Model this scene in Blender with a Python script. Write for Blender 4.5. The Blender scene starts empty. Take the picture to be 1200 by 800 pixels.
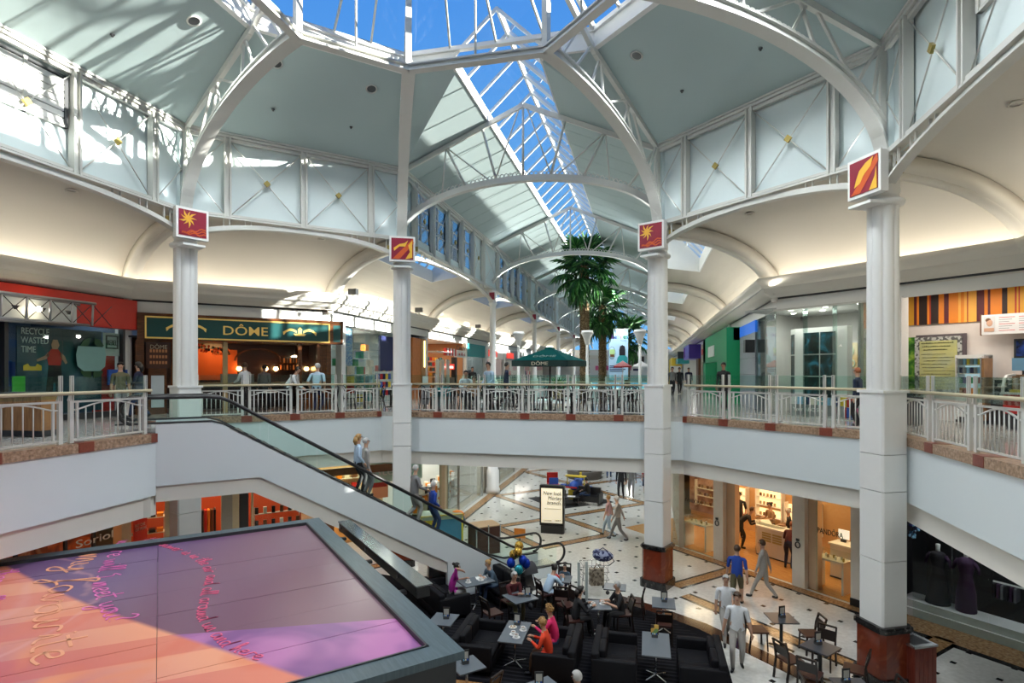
import bpy, bmesh, math, random
from math import sin, cos, pi, sqrt, radians, atan2, hypot
from mathutils import Vector, Matrix
random.seed(7)
SC = bpy.context.scene
COL = SC.collection
# ------------------------------------------------------------------ camera, sky, sun, exposure
CX, CY, EYE, YAW = 4.07, -9.71, 6.80, 0.232
cam = bpy.data.cameras.new('camera'); cam.sensor_width = 36; cam.lens = 668/1200*36
cam.shift_y = 36.5/1200; cam.clip_start = 0.05; cam.clip_end = 400
camo = bpy.data.objects.new('camera', cam); COL.objects.link(camo)
camo.location = (CX, CY, EYE); camo.rotation_euler = (pi/2, 0, YAW)
SC.camera = camo
SC.view_settings.view_transform = 'Standard'; SC.view_settings.look = 'None'
SC.view_settings.gamma = 1; SC.view_settings.use_curve_mapping = False
SC.view_settings.exposure = 0.0
try:
    SC.cycles.max_bounces = 7; SC.cycles.diffuse_bounces = 4; SC.cycles.glossy_bounces = 3
    SC.cycles.transparent_max_bounces = 24; SC.cycles.transmission_bounces = 4
    SC.cycles.sample_clamp_indirect = 4.0; SC.cycles.use_denoising = True
    SC.cycles.caustics_reflective = False; SC.cycles.caustics_refractive = False
except Exception: pass
W_ = bpy.data.worlds.new('sky'); SC.world = W_; W_.use_nodes = True
nt = W_.node_tree; nt.nodes.clear()
out = nt.nodes.new('ShaderNodeOutputWorld'); bg = nt.nodes.new('ShaderNodeBackground')
tc = nt.nodes.new('ShaderNodeTexCoord'); sp = nt.nodes.new('ShaderNodeSeparateXYZ'); cr = nt.nodes.new('ShaderNodeValToRGB')
nt.links.new(tc.outputs['Generated'], sp.inputs[0]); nt.links.new(sp.outputs['Z'], cr.inputs[0])
cr.color_ramp.elements[0].position = 0.0; cr.color_ramp.elements[0].color = (0.20, 0.56, 1.0, 1)
cr.color_ramp.elements[1].position = 0.8; cr.color_ramp.elements[1].color = (0.026, 0.20, 0.78, 1)
nt.links.new(cr.outputs[0], bg.inputs[0]); bg.inputs[1].default_value = 1.0
nt.links.new(bg.outputs[0], out.inputs[0])
sun = bpy.data.lights.new('sun', 'SUN'); sun.energy = 30; sun.angle = radians(0.55); sun.color = (1, 0.96, 0.88)
suno = bpy.data.objects.new('sun', sun); COL.objects.link(suno)
SUND = Vector((-1, -0.10, -0.272)).normalized()
suno.rotation_euler = SUND.to_track_quat('-Z', 'Y').to_euler()
LIGHTS = []
def lamp(kind, loc, energy, color=(1, .9, .75), size=.2, size_y=None, aim=None, spot=None, blend=.6):
    l = bpy.data.lights.new('lamp', kind); l.energy = energy; l.color = color
    if kind == 'AREA':
        l.size = size
        if size_y: l.shape = 'RECTANGLE'; l.size_y = size_y
    else: l.shadow_soft_size = size
    if spot: l.spot_size = spot; l.spot_blend = blend
    o = bpy.data.objects.new('lamp', l); COL.objects.link(o); o.location = loc
    if aim is not None: o.rotation_euler = Vector(aim).to_track_quat('-Z', 'Y').to_euler()
    return o

# ------------------------------------------------------------------ mesh helpers
class MB:
    def __init__(s): s.v = []; s.f = []; s.m = []; s.s = []; s.T = None; s.mat = 0
    def add(s, vs, fs, smooth=False):
        n = len(s.v)
        for p in vs:
            p = Vector(p); s.v.append(tuple(s.T @ p) if s.T else tuple(p))
        for f in fs:
            s.f.append([i+n for i in f]); s.m.append(s.mat); s.s.append(smooth)
        return s
    def box(s, x0, x1, y0, y1, z0, z1):
        return s.add([(x0,y0,z0),(x1,y0,z0),(x1,y1,z0),(x0,y1,z0),(x0,y0,z1),(x1,y0,z1),(x1,y1,z1),(x0,y1,z1)],
              [(3,2,1,0),(4,5,6,7),(0,1,5,4),(1,2,6,5),(2,3,7,6),(3,0,4,7)])
    def cbox(s, c, d, rz=0):
        o = s.T; R = Matrix.Translation(c) @ Matrix.Rotation(rz, 4, 'Z'); s.T = (o @ R) if o else R
        s.box(-d[0]/2, d[0]/2, -d[1]/2, d[1]/2, -d[2]/2, d[2]/2); s.T = o; return s
    def bar(s, p, q, w, h=None, up=(0,0,1)):
        p = Vector(p); q = Vector(q); d = (q-p).normalized(); u = Vector(up)
        if abs(d.dot(u)) > .999: u = Vector((1,0,0))
        a = d.cross(u).normalized(); b = a.cross(d).normalized(); h = h or w
        a = a*w/2; b = b*h/2
        vs = [p-a-b, p+a-b, p+a+b, p-a+b, q-a-b, q+a-b, q+a+b, q-a+b]
        return s.add(vs, [(3,2,1,0),(4,5,6,7),(0,1,5,4),(1,2,6,5),(2,3,7,6),(3,0,4,7)])
    def sweep(s, path, side, w, h, smooth=False):
        path = [Vector(p) for p in path]; sd = Vector(side).normalized(); rings = []
        for i, p in enumerate(path):
            t = (path[min(i+1, len(path)-1)]-path[max(i-1, 0)]).normalized()
            n = sd.cross(t).normalized()
            rings.append([p-sd*w/2-n*h/2, p+sd*w/2-n*h/2, p+sd*w/2+n*h/2, p-sd*w/2+n*h/2])
        vs = [v for r in rings for v in r]; fs = [(3,2,1,0)]
        for i in range(len(path)-1):
            for k in range(4):
                a = i*4+k; b = i*4+(k+1)%4; fs.append((a, b, b+4, a+4))
        k = (len(path)-1)*4; fs.append((k, k+1, k+2, k+3))
        return s.add(vs, fs, smooth)
    def tube(s, pts, r, n=6, smooth=True, closed=False):
        pts = [Vector(p) for p in pts]; N = len(pts); rr = r if isinstance(r, (list, tuple)) else [r]*N
        vs = []; fs = []; ref = None
        for i, p in enumerate(pts):
            if closed: t = (pts[(i+1) % N]-pts[i-1]).normalized()
            else: t = (pts[min(i+1, N-1)]-pts[max(i-1, 0)]).normalized()
            if ref is None:
                ref = Vector((0,0,1)) if abs(t.z) < .9 else Vector((1,0,0))
            a = t.cross(ref).normalized(); b = a.cross(t).normalized(); ref = b
            for k in range(n):
                g = 2*pi*k/n; vs.append(p+a*cos(g)*rr[i]+b*sin(g)*rr[i])
        for i in range(N if closed else N-1):
            j = (i+1) % N
            for k in range(n):
                k2 = (k+1) % n; fs.append((i*n+k, j*n+k, j*n+k2, i*n+k2))
        if not closed: fs += [tuple(range(n)), tuple(reversed(range((N-1)*n, N*n)))]
        return s.add(vs, fs, smooth)
    def lathe(s, prof, c=(0,0,0), n=12, smooth=True, rz=0, cap=True):
        vs = []; fs = []; c = Vector(c)
        for r, z in prof:
            for k in range(n):
                g = 2*pi*k/n+rz; vs.append((c.x+r*cos(g), c.y+r*sin(g), c.z+z))
        m = len(prof)
        for i in range(m-1):
            for k in range(n):
                k2 = (k+1) % n; fs.append((i*n+k, i*n+k2, (i+1)*n+k2, (i+1)*n+k))
        if cap: fs += [tuple(reversed(range(n))), tuple(range((m-1)*n, m*n))]
        return s.add(vs, fs, smooth)
    def prism(s, poly, z0, z1):
        a = sum(poly[i-1][0]*poly[i][1]-poly[i][0]*poly[i-1][1] for i in range(len(poly)))
        if a < 0: poly = list(reversed(poly))
        n = len(poly); vs = [(x, y, z0) for x, y in poly]+[(x, y, z1) for x, y in poly]
        fs = [tuple(reversed(range(n))), tuple(range(n, 2*n))]+[(i, (i+1) % n, n+(i+1) % n, n+i) for i in range(n)]
        return s.add(vs, fs)
    def quad(s, *p): return s.add(p, [tuple(range(len(p)))])
    def slab(s, pts, n, t):                      # polygon pts thickened along n by t
        n = Vector(n).normalized()*t; k = len(pts); P = [Vector(p) for p in pts]
        vs = P+[p+n for p in P]
        return s.add(vs, [tuple(range(k)), tuple(reversed(range(k, 2*k)))]+[(i, i+k, (i+1) % k+k, (i+1) % k) for i in range(k)])
    def sheet(s, rows, smooth=True):
        n = len(rows[0]); vs = [p for r in rows for p in r]
        fs = [(i*n+k, i*n+k+1, (i+1)*n+k+1, (i+1)*n+k) for i in range(len(rows)-1) for k in range(n-1)]
        return s.add(vs, fs, smooth)
    def ball(s, c, r, n=10, m=6, smooth=True):
        r = r if isinstance(r, (tuple, list)) else (r, r, r); vs = []; fs = []; c = Vector(c)
        for i in range(m+1):
            a = pi*i/m
            for k in range(n):
                g = 2*pi*k/n; vs.append((c.x+r[0]*sin(a)*cos(g), c.y+r[1]*sin(a)*sin(g), c.z-r[2]*cos(a)))
        for i in range(m):
            for k in range(n):
                k2 = (k+1) % n; fs.append((i*n+k, i*n+k2, (i+1)*n+k2, (i+1)*n+k))
        return s.add(vs, fs, smooth)
    def mesh(s, name):
        me = bpy.data.meshes.new(name); me.from_pydata(s.v, [], s.f); return me
    def build(s, name, mats, parent=None, **k):
        me = s.mesh(name)
        mats = mats if isinstance(mats, (list, tuple)) else [mats]
        for m in mats: me.materials.append(m)
        me.polygons.foreach_set('material_index', s.m); me.polygons.foreach_set('use_smooth', s.s)
        me.update()
        return link(name, me, parent, **k)
def link(name, me, parent=None, loc=None, rz=None, **k):
    o = bpy.data.objects.new(name, me); COL.objects.link(o)
    if parent: o.parent = parent
    if loc is not None: o.location = loc
    if rz is not None: o.rotation_euler = (0, 0, rz)
    for a, b in k.items(): o[a] = b
    return o
def thing(name, label, category, loc=(0,0,0), rz=0, group=None):
    o = bpy.data.objects.new(name, None); COL.objects.link(o); o.location = loc; o.rotation_euler = (0,0,rz)
    o.empty_display_size = .2
    o['label'] = label; o['category'] = category
    if group: o['group'] = group
    return o
def tag(o, label, category, group=None):
    o['label'] = label; o['category'] = category
    if group: o['group'] = group
    return o
def struct(name, loc=(0,0,0), rz=0):
    o = bpy.data.objects.new(name, None); COL.objects.link(o); o.location = loc; o.rotation_euler = (0,0,rz)
    o['kind'] = 'structure'; return o
def inst(o, loc=None, rz=None, parent=None, M=None):
    c = o.copy(); COL.objects.link(c)
    if parent is not None: c.parent = parent
    if M is not None: c.matrix_local = M
    if loc is not None: c.location = loc
    if rz is not None: c.rotation_euler = (0, 0, rz)
    return c
KIDS = {}
def copy_tree(o, loc=None, rz=None, label=None, group=None, parent=None):
    c = o.copy(); COL.objects.link(c)
    if parent is not None: c.parent = parent
    if loc is not None: c.location = loc
    if rz is not None: c.rotation_euler = (0, 0, rz)
    if label: c['label'] = label
    if group: c['group'] = group
    if o.name not in KIDS: KIDS[o.name] = [x for x in o.children]
    for ch in KIDS[o.name]: copy_tree(ch, parent=c)
    return c
# ------------------------------------------------------------------ materials
MATS = {}
def mat(name, col, rough=.5, metal=0, var=.06, scale=6, bump=0, spec=.5, emit=None, es=0):
    if name in MATS: return MATS[name]
    m = bpy.data.materials.new(name); m.use_nodes = True; t = m.node_tree; b = t.nodes['Principled BSDF']
    b.inputs['Roughness'].default_value = rough; b.inputs['Metallic'].default_value = metal
    b.inputs['Specular IOR Level'].default_value = spec
    no = t.nodes.new('ShaderNodeTexNoise'); no.inputs['Scale'].default_value = scale; no.inputs['Detail'].default_value = 3
    co = t.nodes.new('ShaderNodeTexCoord'); t.links.new(co.outputs['Object'], no.inputs['Vector'])
    mx = t.nodes.new('ShaderNodeMix'); mx.data_type = 'RGBA'
    c = Vector(col[:3]); lo = c*(1-var); hi = c*(1+var)
    mx.inputs[6].default_value = (*lo, 1); mx.inputs[7].default_value = (min(hi[0],1), min(hi[1],1), min(hi[2],1), 1)
    t.links.new(no.outputs['Fac'], mx.inputs[0]); t.links.new(mx.outputs[2], b.inputs['Base Color'])
    if bump:
        bp = t.nodes.new('ShaderNodeBump'); bp.inputs['Strength'].default_value = bump; bp.inputs['Distance'].default_value = .01
        t.links.new(no.outputs['Fac'], bp.inputs['Height']); t.links.new(bp.outputs[0], b.inputs['Normal'])
    if emit:
        b.inputs['Emission Color'].default_value = (*emit, 1); b.inputs['Emission Strength'].default_value = es
    MATS[name] = m; return m
def ramp_mat(name, stops, scale=5, rough=.4, stretch=(1,1,1), detail=6, distort=0, metal=0, tex='noise', coord='Object'):
    if name in MATS: return MATS[name]
    m = bpy.data.materials.new(name); m.use_nodes = True; t = m.node_tree; b = t.nodes['Principled BSDF']
    b.inputs['Roughness'].default_value = rough; b.inputs['Metallic'].default_value = metal
    co = t.nodes.new('ShaderNodeTexCoord'); mp = t.nodes.new('ShaderNodeMapping'); mp.inputs['Scale'].default_value = stretch
    t.links.new(co.outputs[coord], mp.inputs[0])
    if tex == 'voronoi':
        no = t.nodes.new('ShaderNodeTexVoronoi'); no.inputs['Scale'].default_value = scale; o_ = no.outputs['Color']
    elif tex == 'wave':
        no = t.nodes.new('ShaderNodeTexWave'); no.inputs['Scale'].default_value = scale; no.inputs['Distortion'].default_value = distort; o_ = no.outputs['Fac']
    else:
        no = t.nodes.new('ShaderNodeTexNoise'); no.inputs['Scale'].default_value = scale; no.inputs['Detail'].default_value = detail
        no.inputs['Distortion'].default_value = distort; o_ = no.outputs['Fac']
    t.links.new(mp.outputs[0], no.inputs['Vector'])
    r = t.nodes.new('ShaderNodeValToRGB'); e = r.color_ramp.elements
    while len(e) < len(stops): e.new(.5)
    for k, (p, c) in enumerate(stops): e[k].position = p; e[k].color = (*c, 1)
    t.links.new(o_, r.inputs[0]); t.links.new(r.outputs[0], b.inputs['Base Color'])
    MATS[name] = m; return m
def glass_mat(name, tint=(.9,.96,.94), refl=.9):
    m = bpy.data.materials.new(name); m.use_nodes = True; t = m.node_tree; t.nodes.clear()
    o = t.nodes.new('ShaderNodeOutputMaterial'); mx = t.nodes.new('ShaderNodeMixShader')
    tr = t.nodes.new('ShaderNodeBsdfTransparent'); gl = t.nodes.new('ShaderNodeBsdfGlossy')
    fr = t.nodes.new('ShaderNodeFresnel'); fr.inputs[0].default_value = 1.45
    mu = t.nodes.new('ShaderNodeMath'); mu.operation = 'MULTIPLY'; mu.inputs[1].default_value = refl
    tr.inputs[0].default_value = (*tint, 1); gl.inputs['Roughness'].default_value = .02
    t.links.new(fr.outputs[0], mu.inputs[0]); t.links.new(mu.outputs[0], mx.inputs[0])
    t.links.new(tr.outputs[0], mx.inputs[1]); t.links.new(gl.outputs[0], mx.inputs[2]); t.links.new(mx.outputs[0], o.inputs[0])
    MATS[name] = m; return m
def emit_mat(name, col, s):
    if name in MATS: return MATS[name]
    return mat(name, tuple(min(1,c) for c in col), .5, emit=col, es=s)
white = mat('white paint', (.80,.80,.77), .45, var=.02)
steel = mat('white steel', (.60,.60,.56), .4, var=.03)
plaster = mat('cream plaster', (.74,.71,.64), .7, var=.02, scale=2)
fascia_m = mat('pale blue white plaster', (.70,.76,.77), .6, var=.015, scale=1.5)
ceil_m = mat('ceiling paint', (.37,.46,.46), .7, var=.02, scale=1.2)
vault_m = mat('vault plaster', (.65,.615,.545), .75, var=.02, scale=1)
panel_m = mat('frieze panel', (.66,.75,.75), .5, var=.02, scale=2)
gold = mat('gold metal', (.34,.26,.07), .35, .5)
black = mat('black lacquer', (.012,.012,.013), .35)
dark = mat('dark metal', (.03,.032,.035), .4)
chrome = mat('brushed steel', (.62,.63,.63), .25, .9)
glass = glass_mat('clear glass', (.93,.97,.95), .4)
railglass = glass_mat('rail glass', (.86,.96,.93), .55)
skyglass = glass_mat('skylight glass', (.96,.98,.98), .6)
wood = ramp_mat('warm wood', [(.3,(.22,.10,.035)),(.7,(.42,.22,.08))], 3, .4, (8,1,1))
# ------------------------------------------------------------------ plan
A8, B8 = 8.82, 6.69
WW = A8/2+B8/sqrt(2)
h = A8/2
P = [(-h,WW),(h,WW),(WW,h),(WW,-h),(h,-WW),(-h,-WW),(-WW,-h),(-WW,h)]   # clockwise from the hall's left column
UF = 5.40; AW = 3.85; EAVE = 14.05
def off(i, w):                                   # corner i pushed outwards by w on both sides
    x, y = P[i]; ang = [(-1,.4142),(1,.4142)]    # hall corners turn the other way
    if i == 0: return (x-w, y+w*.4142)
    if i == 1: return (x+w, y+w*.4142)
    n1 = snorm(i-1); n2 = snorm(i); k = w/(1+n1[0]*n2[0]+n1[1]*n2[1])
    return (x+k*(n1[0]+n2[0]), y+k*(n1[1]+n2[1]))
def snorm(i):
    a = P[i % 8]; b = P[(i+1) % 8]; dx, dy = b[0]-a[0], b[1]-a[1]; L = hypot(dx, dy); return (-dy/L, dx/L)
def lerp(a, b, t): return tuple(a[k]+(b[k]-a[k])*t for k in range(len(a)))
HY = [WW+12.3*k for k in range(7)]
# ================================================================== STRUCTURE: roof of the octagon
ceil_o = struct('ceiling')
SO, ZO = .618, 15.48
for i in range(1, 8):
    a, b = P[i], P[(i+1) % 8]
    m = MB(); pts = [(*a,EAVE),(*b,EAVE),(b[0]*SO,b[1]*SO,ZO),(a[0]*SO,a[1]*SO,ZO)]
    m.slab(pts, (0,0,1), .12); m.build('ceiling_panel', ceil_m, ceil_o)
for sgn in (-1, 1):
    m = MB(); hp = (sgn*h, WW, EAVE)
    pts = [hp, (sgn*h*SO, WW*SO, ZO), (sgn*1.25, WW*SO, ZO), (sgn*1.25, 5.83, 15.41)]
    m.slab(pts, (0,0,1), .12); m.build('ceiling_panel', ceil_m, ceil_o)
# hall roof: sloping boards, one object per board
hall_c = struct('ceiling')
ZK = 15.41
proto = {}
n0 = 0
for sgn in (-1, 1):
    m = MB()
    m.slab([(sgn*h,WW,EAVE),(sgn*1.25,5.83,ZK),(sgn*1.25,WW,ZK)], (0,0,1), .12); m.build('ceiling_panel', ceil_m, hall_c)
    m = MB(); m.slab([(sgn*h,.012,EAVE),(sgn*1.25,.012,ZK),(sgn*1.25,1.218,ZK),(sgn*h,1.218,EAVE)], (0,0,1), .1)
    o = m.build('ceiling_panel', ceil_m, hall_c); o.location = (0,WW,0)
    for k in range(1, 60): inst(o, (0, WW+1.23*k, 0))
    m = MB(); m.slab([(sgn*h,WW,EAVE+.1),(sgn*1.25,WW,ZK+.1),(sgn*1.25,83,ZK+.1),(sgn*h,83,EAVE+.1)], (0,0,1), .05); m.build('roof_deck', dark, hall_c)
# ------------------------------------------------------------------ skylight of the hall
sky1 = struct('window_1')
RZ, CZ = 16.95, 15.78
for sgn in (-1, 1):
    MB().box(sgn*1.25-.04, sgn*1.25+.04, 5.65, 83, ZK, CZ).build('curb', white, sky1)
m = MB(); m.bar((0,5.65,RZ),(0,83,RZ), .07, .10); m.build('ridge_beam', white, sky1)
m = MB()
for sgn in (-1, 1): m.bar((sgn*1.25,0,CZ),(0,0,RZ), .055, .09)
ra = m.build('rafter', white, sky1); ra.location = (0,5.65,0)
pn = {}
for sgn in (-1, 1):
    m = MB(); m.quad((sgn*1.25,.02,CZ+.06),(sgn*1.25,1.21,CZ+.06),(0,1.21,RZ+.06),(0,.02,RZ+.06)); pn[sgn] = m.build('pane', skyglass, sky1); pn[sgn].location = (0,5.65,0)
for k in range(1, 64):
    inst(ra, (0,5.65+1.23*k,0))
    if k < 63:
        for sgn in (-1, 1): inst(pn[sgn], (0,5.65+1.23*k,0))
# ------------------------------------------------------------------ lantern over the octagon
sky2 = struct('window_2')
ZL, ZA, SA = 15.95, 19.2, .06
RI, ZR = .397, 14.36
for i in range(8):
    a, b = P[i], P[(i+1) % 8]
    n = snorm(i)
    A0 = (a[0]*(SO-.003),a[1]*(SO-.003)); B0 = (b[0]*(SO-.003),b[1]*(SO-.003))
    if i != 0:
        m = MB(); m.slab([(*A0,ZO-.03),(*B0,ZO-.03),(*B0,ZL),(*A0,ZL)], (n[0],n[1],0), .1); m.build('curb', white, sky2)
        m = MB(); m.bar((*A0,ZO+.02),(*B0,ZO+.02), .14, .12); m.build('curb_trim', white, sky2)
    else:
        for sgn in (-1, 1):
            m = MB(); m.slab([(sgn*1.25,A0[1],ZO-.03),(sgn*h*SO,A0[1],ZO-.03),(sgn*h*SO,A0[1],ZL),(sgn*1.25,A0[1],ZL)], (0,1,0), .1); m.build('curb', white, sky2)
    m = MB(); m.bar((*A0,ZL),(*B0,ZL), .16, .12); m.build('sill', white, sky2)
    m = MB(); m.bar((*A0,ZL),(a[0]*SA,a[1]*SA,ZA), .09, .16); m.build('hip_bar', steel, sky2)
    for k in range(4):
        t0, t1 = k/4, (k+1)/4
        q0 = lerp((*A0,ZL),(*B0,ZL),t0); q1 = lerp((*A0,ZL),(*B0,ZL),t1)
        at = (a[0]*SA,a[1]*SA,ZA); bt = (b[0]*SA,b[1]*SA,ZA); r0 = lerp(at,bt,t0); r1 = lerp(at,bt,t1)
        if k: m = MB(); m.bar(q0,r0, .05, .10); m.build('glazing_bar', steel, sky2)
        mm = [lerp(q0,r0,.5), lerp(q1,r1,.5)]
        MB().quad(q0,q1,mm[1],mm[0]).build('pane', skyglass, sky2); MB().quad(mm[0],mm[1],r1,r0).build('pane', skyglass, sky2)
    m = MB(); m.bar(lerp((*A0,ZL),at,.5), lerp((*B0,ZL),bt,.5), .06,.1); m.build('purlin', steel, sky2)
m = MB(); m.prism([(p[0]*SA*1.1,p[1]*SA*1.1) for p in P], ZA-.05, ZA+.1); m.build('crown', steel, sky2)
# ------------------------------------------------------------------ ring beam hanging below the lantern
ring = thing('ring_beam', 'white steel octagonal ring beam with posts under the glass roof lantern', 'beam', (0,0,0))
for i in range(8):
    a = (P[i][0]*RI,P[i][1]*RI); b = (P[(i+1)%8][0]*RI,P[(i+1)%8][1]*RI)
    m = MB(); m.bar((*a,ZR),(*b,ZR), .22, .05); m.bar((*a,ZR+.07),(*b,ZR+.07), .05, .12); m.bar((*a,ZR+.14),(*b,ZR+.14), .2, .04); m.build('ring_segment', steel, ring)
    zt = ZL+(SO-RI)/(SO-SA)*(ZA-ZL)-.1
    m = MB(); m.bar((*a,ZR),(*a,zt), .15, .15, (a[0],a[1],0)); m.build('post', steel, ring)
    mid = lerp((*a,ZR),(*b,ZR),.5); m = MB(); m.tube([mid,(mid[0],mid[1],zt-.1)], .03, 6); m.build('hanger', steel, ring)
    m = MB(); m.bar((*a,zt),(*b,zt), .12, .14); m.build('upper_rail', steel, ring)
# ------------------------------------------------------------------ ribs on the eight corners
labs = {7:'curved white roof rib rising above the left-hand column to the ring beam', 0:'curved roof rib seen end-on above the second column from the left', 1:'curved white roof rib rising above the third column from the left', 2:'curved white roof rib above the right-hand column, leaving the frame at the top',
        3:'roof rib on the right near corner of the octagon, outside the picture', 4:'roof rib above the near corner right of the viewer', 5:'roof rib above the near corner left of the viewer', 6:'roof rib on the left near corner of the octagon, outside the picture'}
def ribpt(i, s, z): return (P[i][0]*s, P[i][1]*s, z)
for i in range(8):
    rb = thing('roof_rib', labs[i], 'rib', (0,0,0))
    sd = Vector((P[i][1],-P[i][0],0)).normalized()
    arc = []
    for k in range(25):
        q = pi/2*k/24; arc.append(ribpt(i, RI+(1-RI)*cos(q), 11.4+(ZR-11.4)*sin(q)))
    m = MB(); m.sweep(arc, sd, .34, .05)
    m.build('bottom_flange', steel, rb)
    up = [Vector(p) for p in arc]; c0 = Vector(ribpt(i, RI, 11.4))
    in2 = [p+(p-c0).normalized()*.14 for p in up]
    m = MB(); m.sweep(in2, sd, .06, .24); m.build('web_plate', steel, rb)
    in3 = [p+(p-c0).normalized()*.28 for p in up]
    m = MB(); m.sweep(in3, sd, .20, .04); m.build('top_flange', steel, rb)
    m = MB()                                       # scalloped cresting on top of the arch
    for k in range(2, 70):
        q = pi/2*k/71; p = Vector(ribpt(i, RI+(1-RI)*cos(q), 11.4+(ZR-11.4)*sin(q))); n = (p-c0).normalized(); t = sd.cross(n)
        p = p+n*.30; m.sweep([p+t*.085*cos(g)+n*.12*sin(g) for g in (0,.8,1.57,2.34,3.14)], sd, .02, .03)
    m.build('scallop_trim', steel, rb)
    top = [ribpt(i, 1.0, EAVE-.05), ribpt(i, SO, ZO-.12), ribpt(i, RI, ZL+(SO-RI)/(SO-SA)*(ZA-ZL)-.5)]
    m = MB(); m.bar(top[0],top[1], .12,.16); m.bar(top[1],top[2], .12,.16); m.build('top_chord', steel, rb)
    def tp(s):
        if s > SO: return lerp(top[1],top[0],(s-SO)/(1-SO))
        return lerp(top[2],top[1],(s-RI)/(SO-RI))
    def bp(s):
        x = (s-RI)/(1-RI); return ribpt(i, s, 11.4+(ZR-11.4)*sqrt(max(0,1-x*x))+.25)
    seq = [(.97,.995),(.93,.99),(.93,.83),(.83,.79),(.77,.81),(.68,.79),(.66,.65),(.60,.64),(.52,.60),(.46,.55)]
    for sb, st in seq[:]:
        m = MB(); m.bar(bp(sb),tp(st), .06,.06); m.build('strut', steel, rb)
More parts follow.
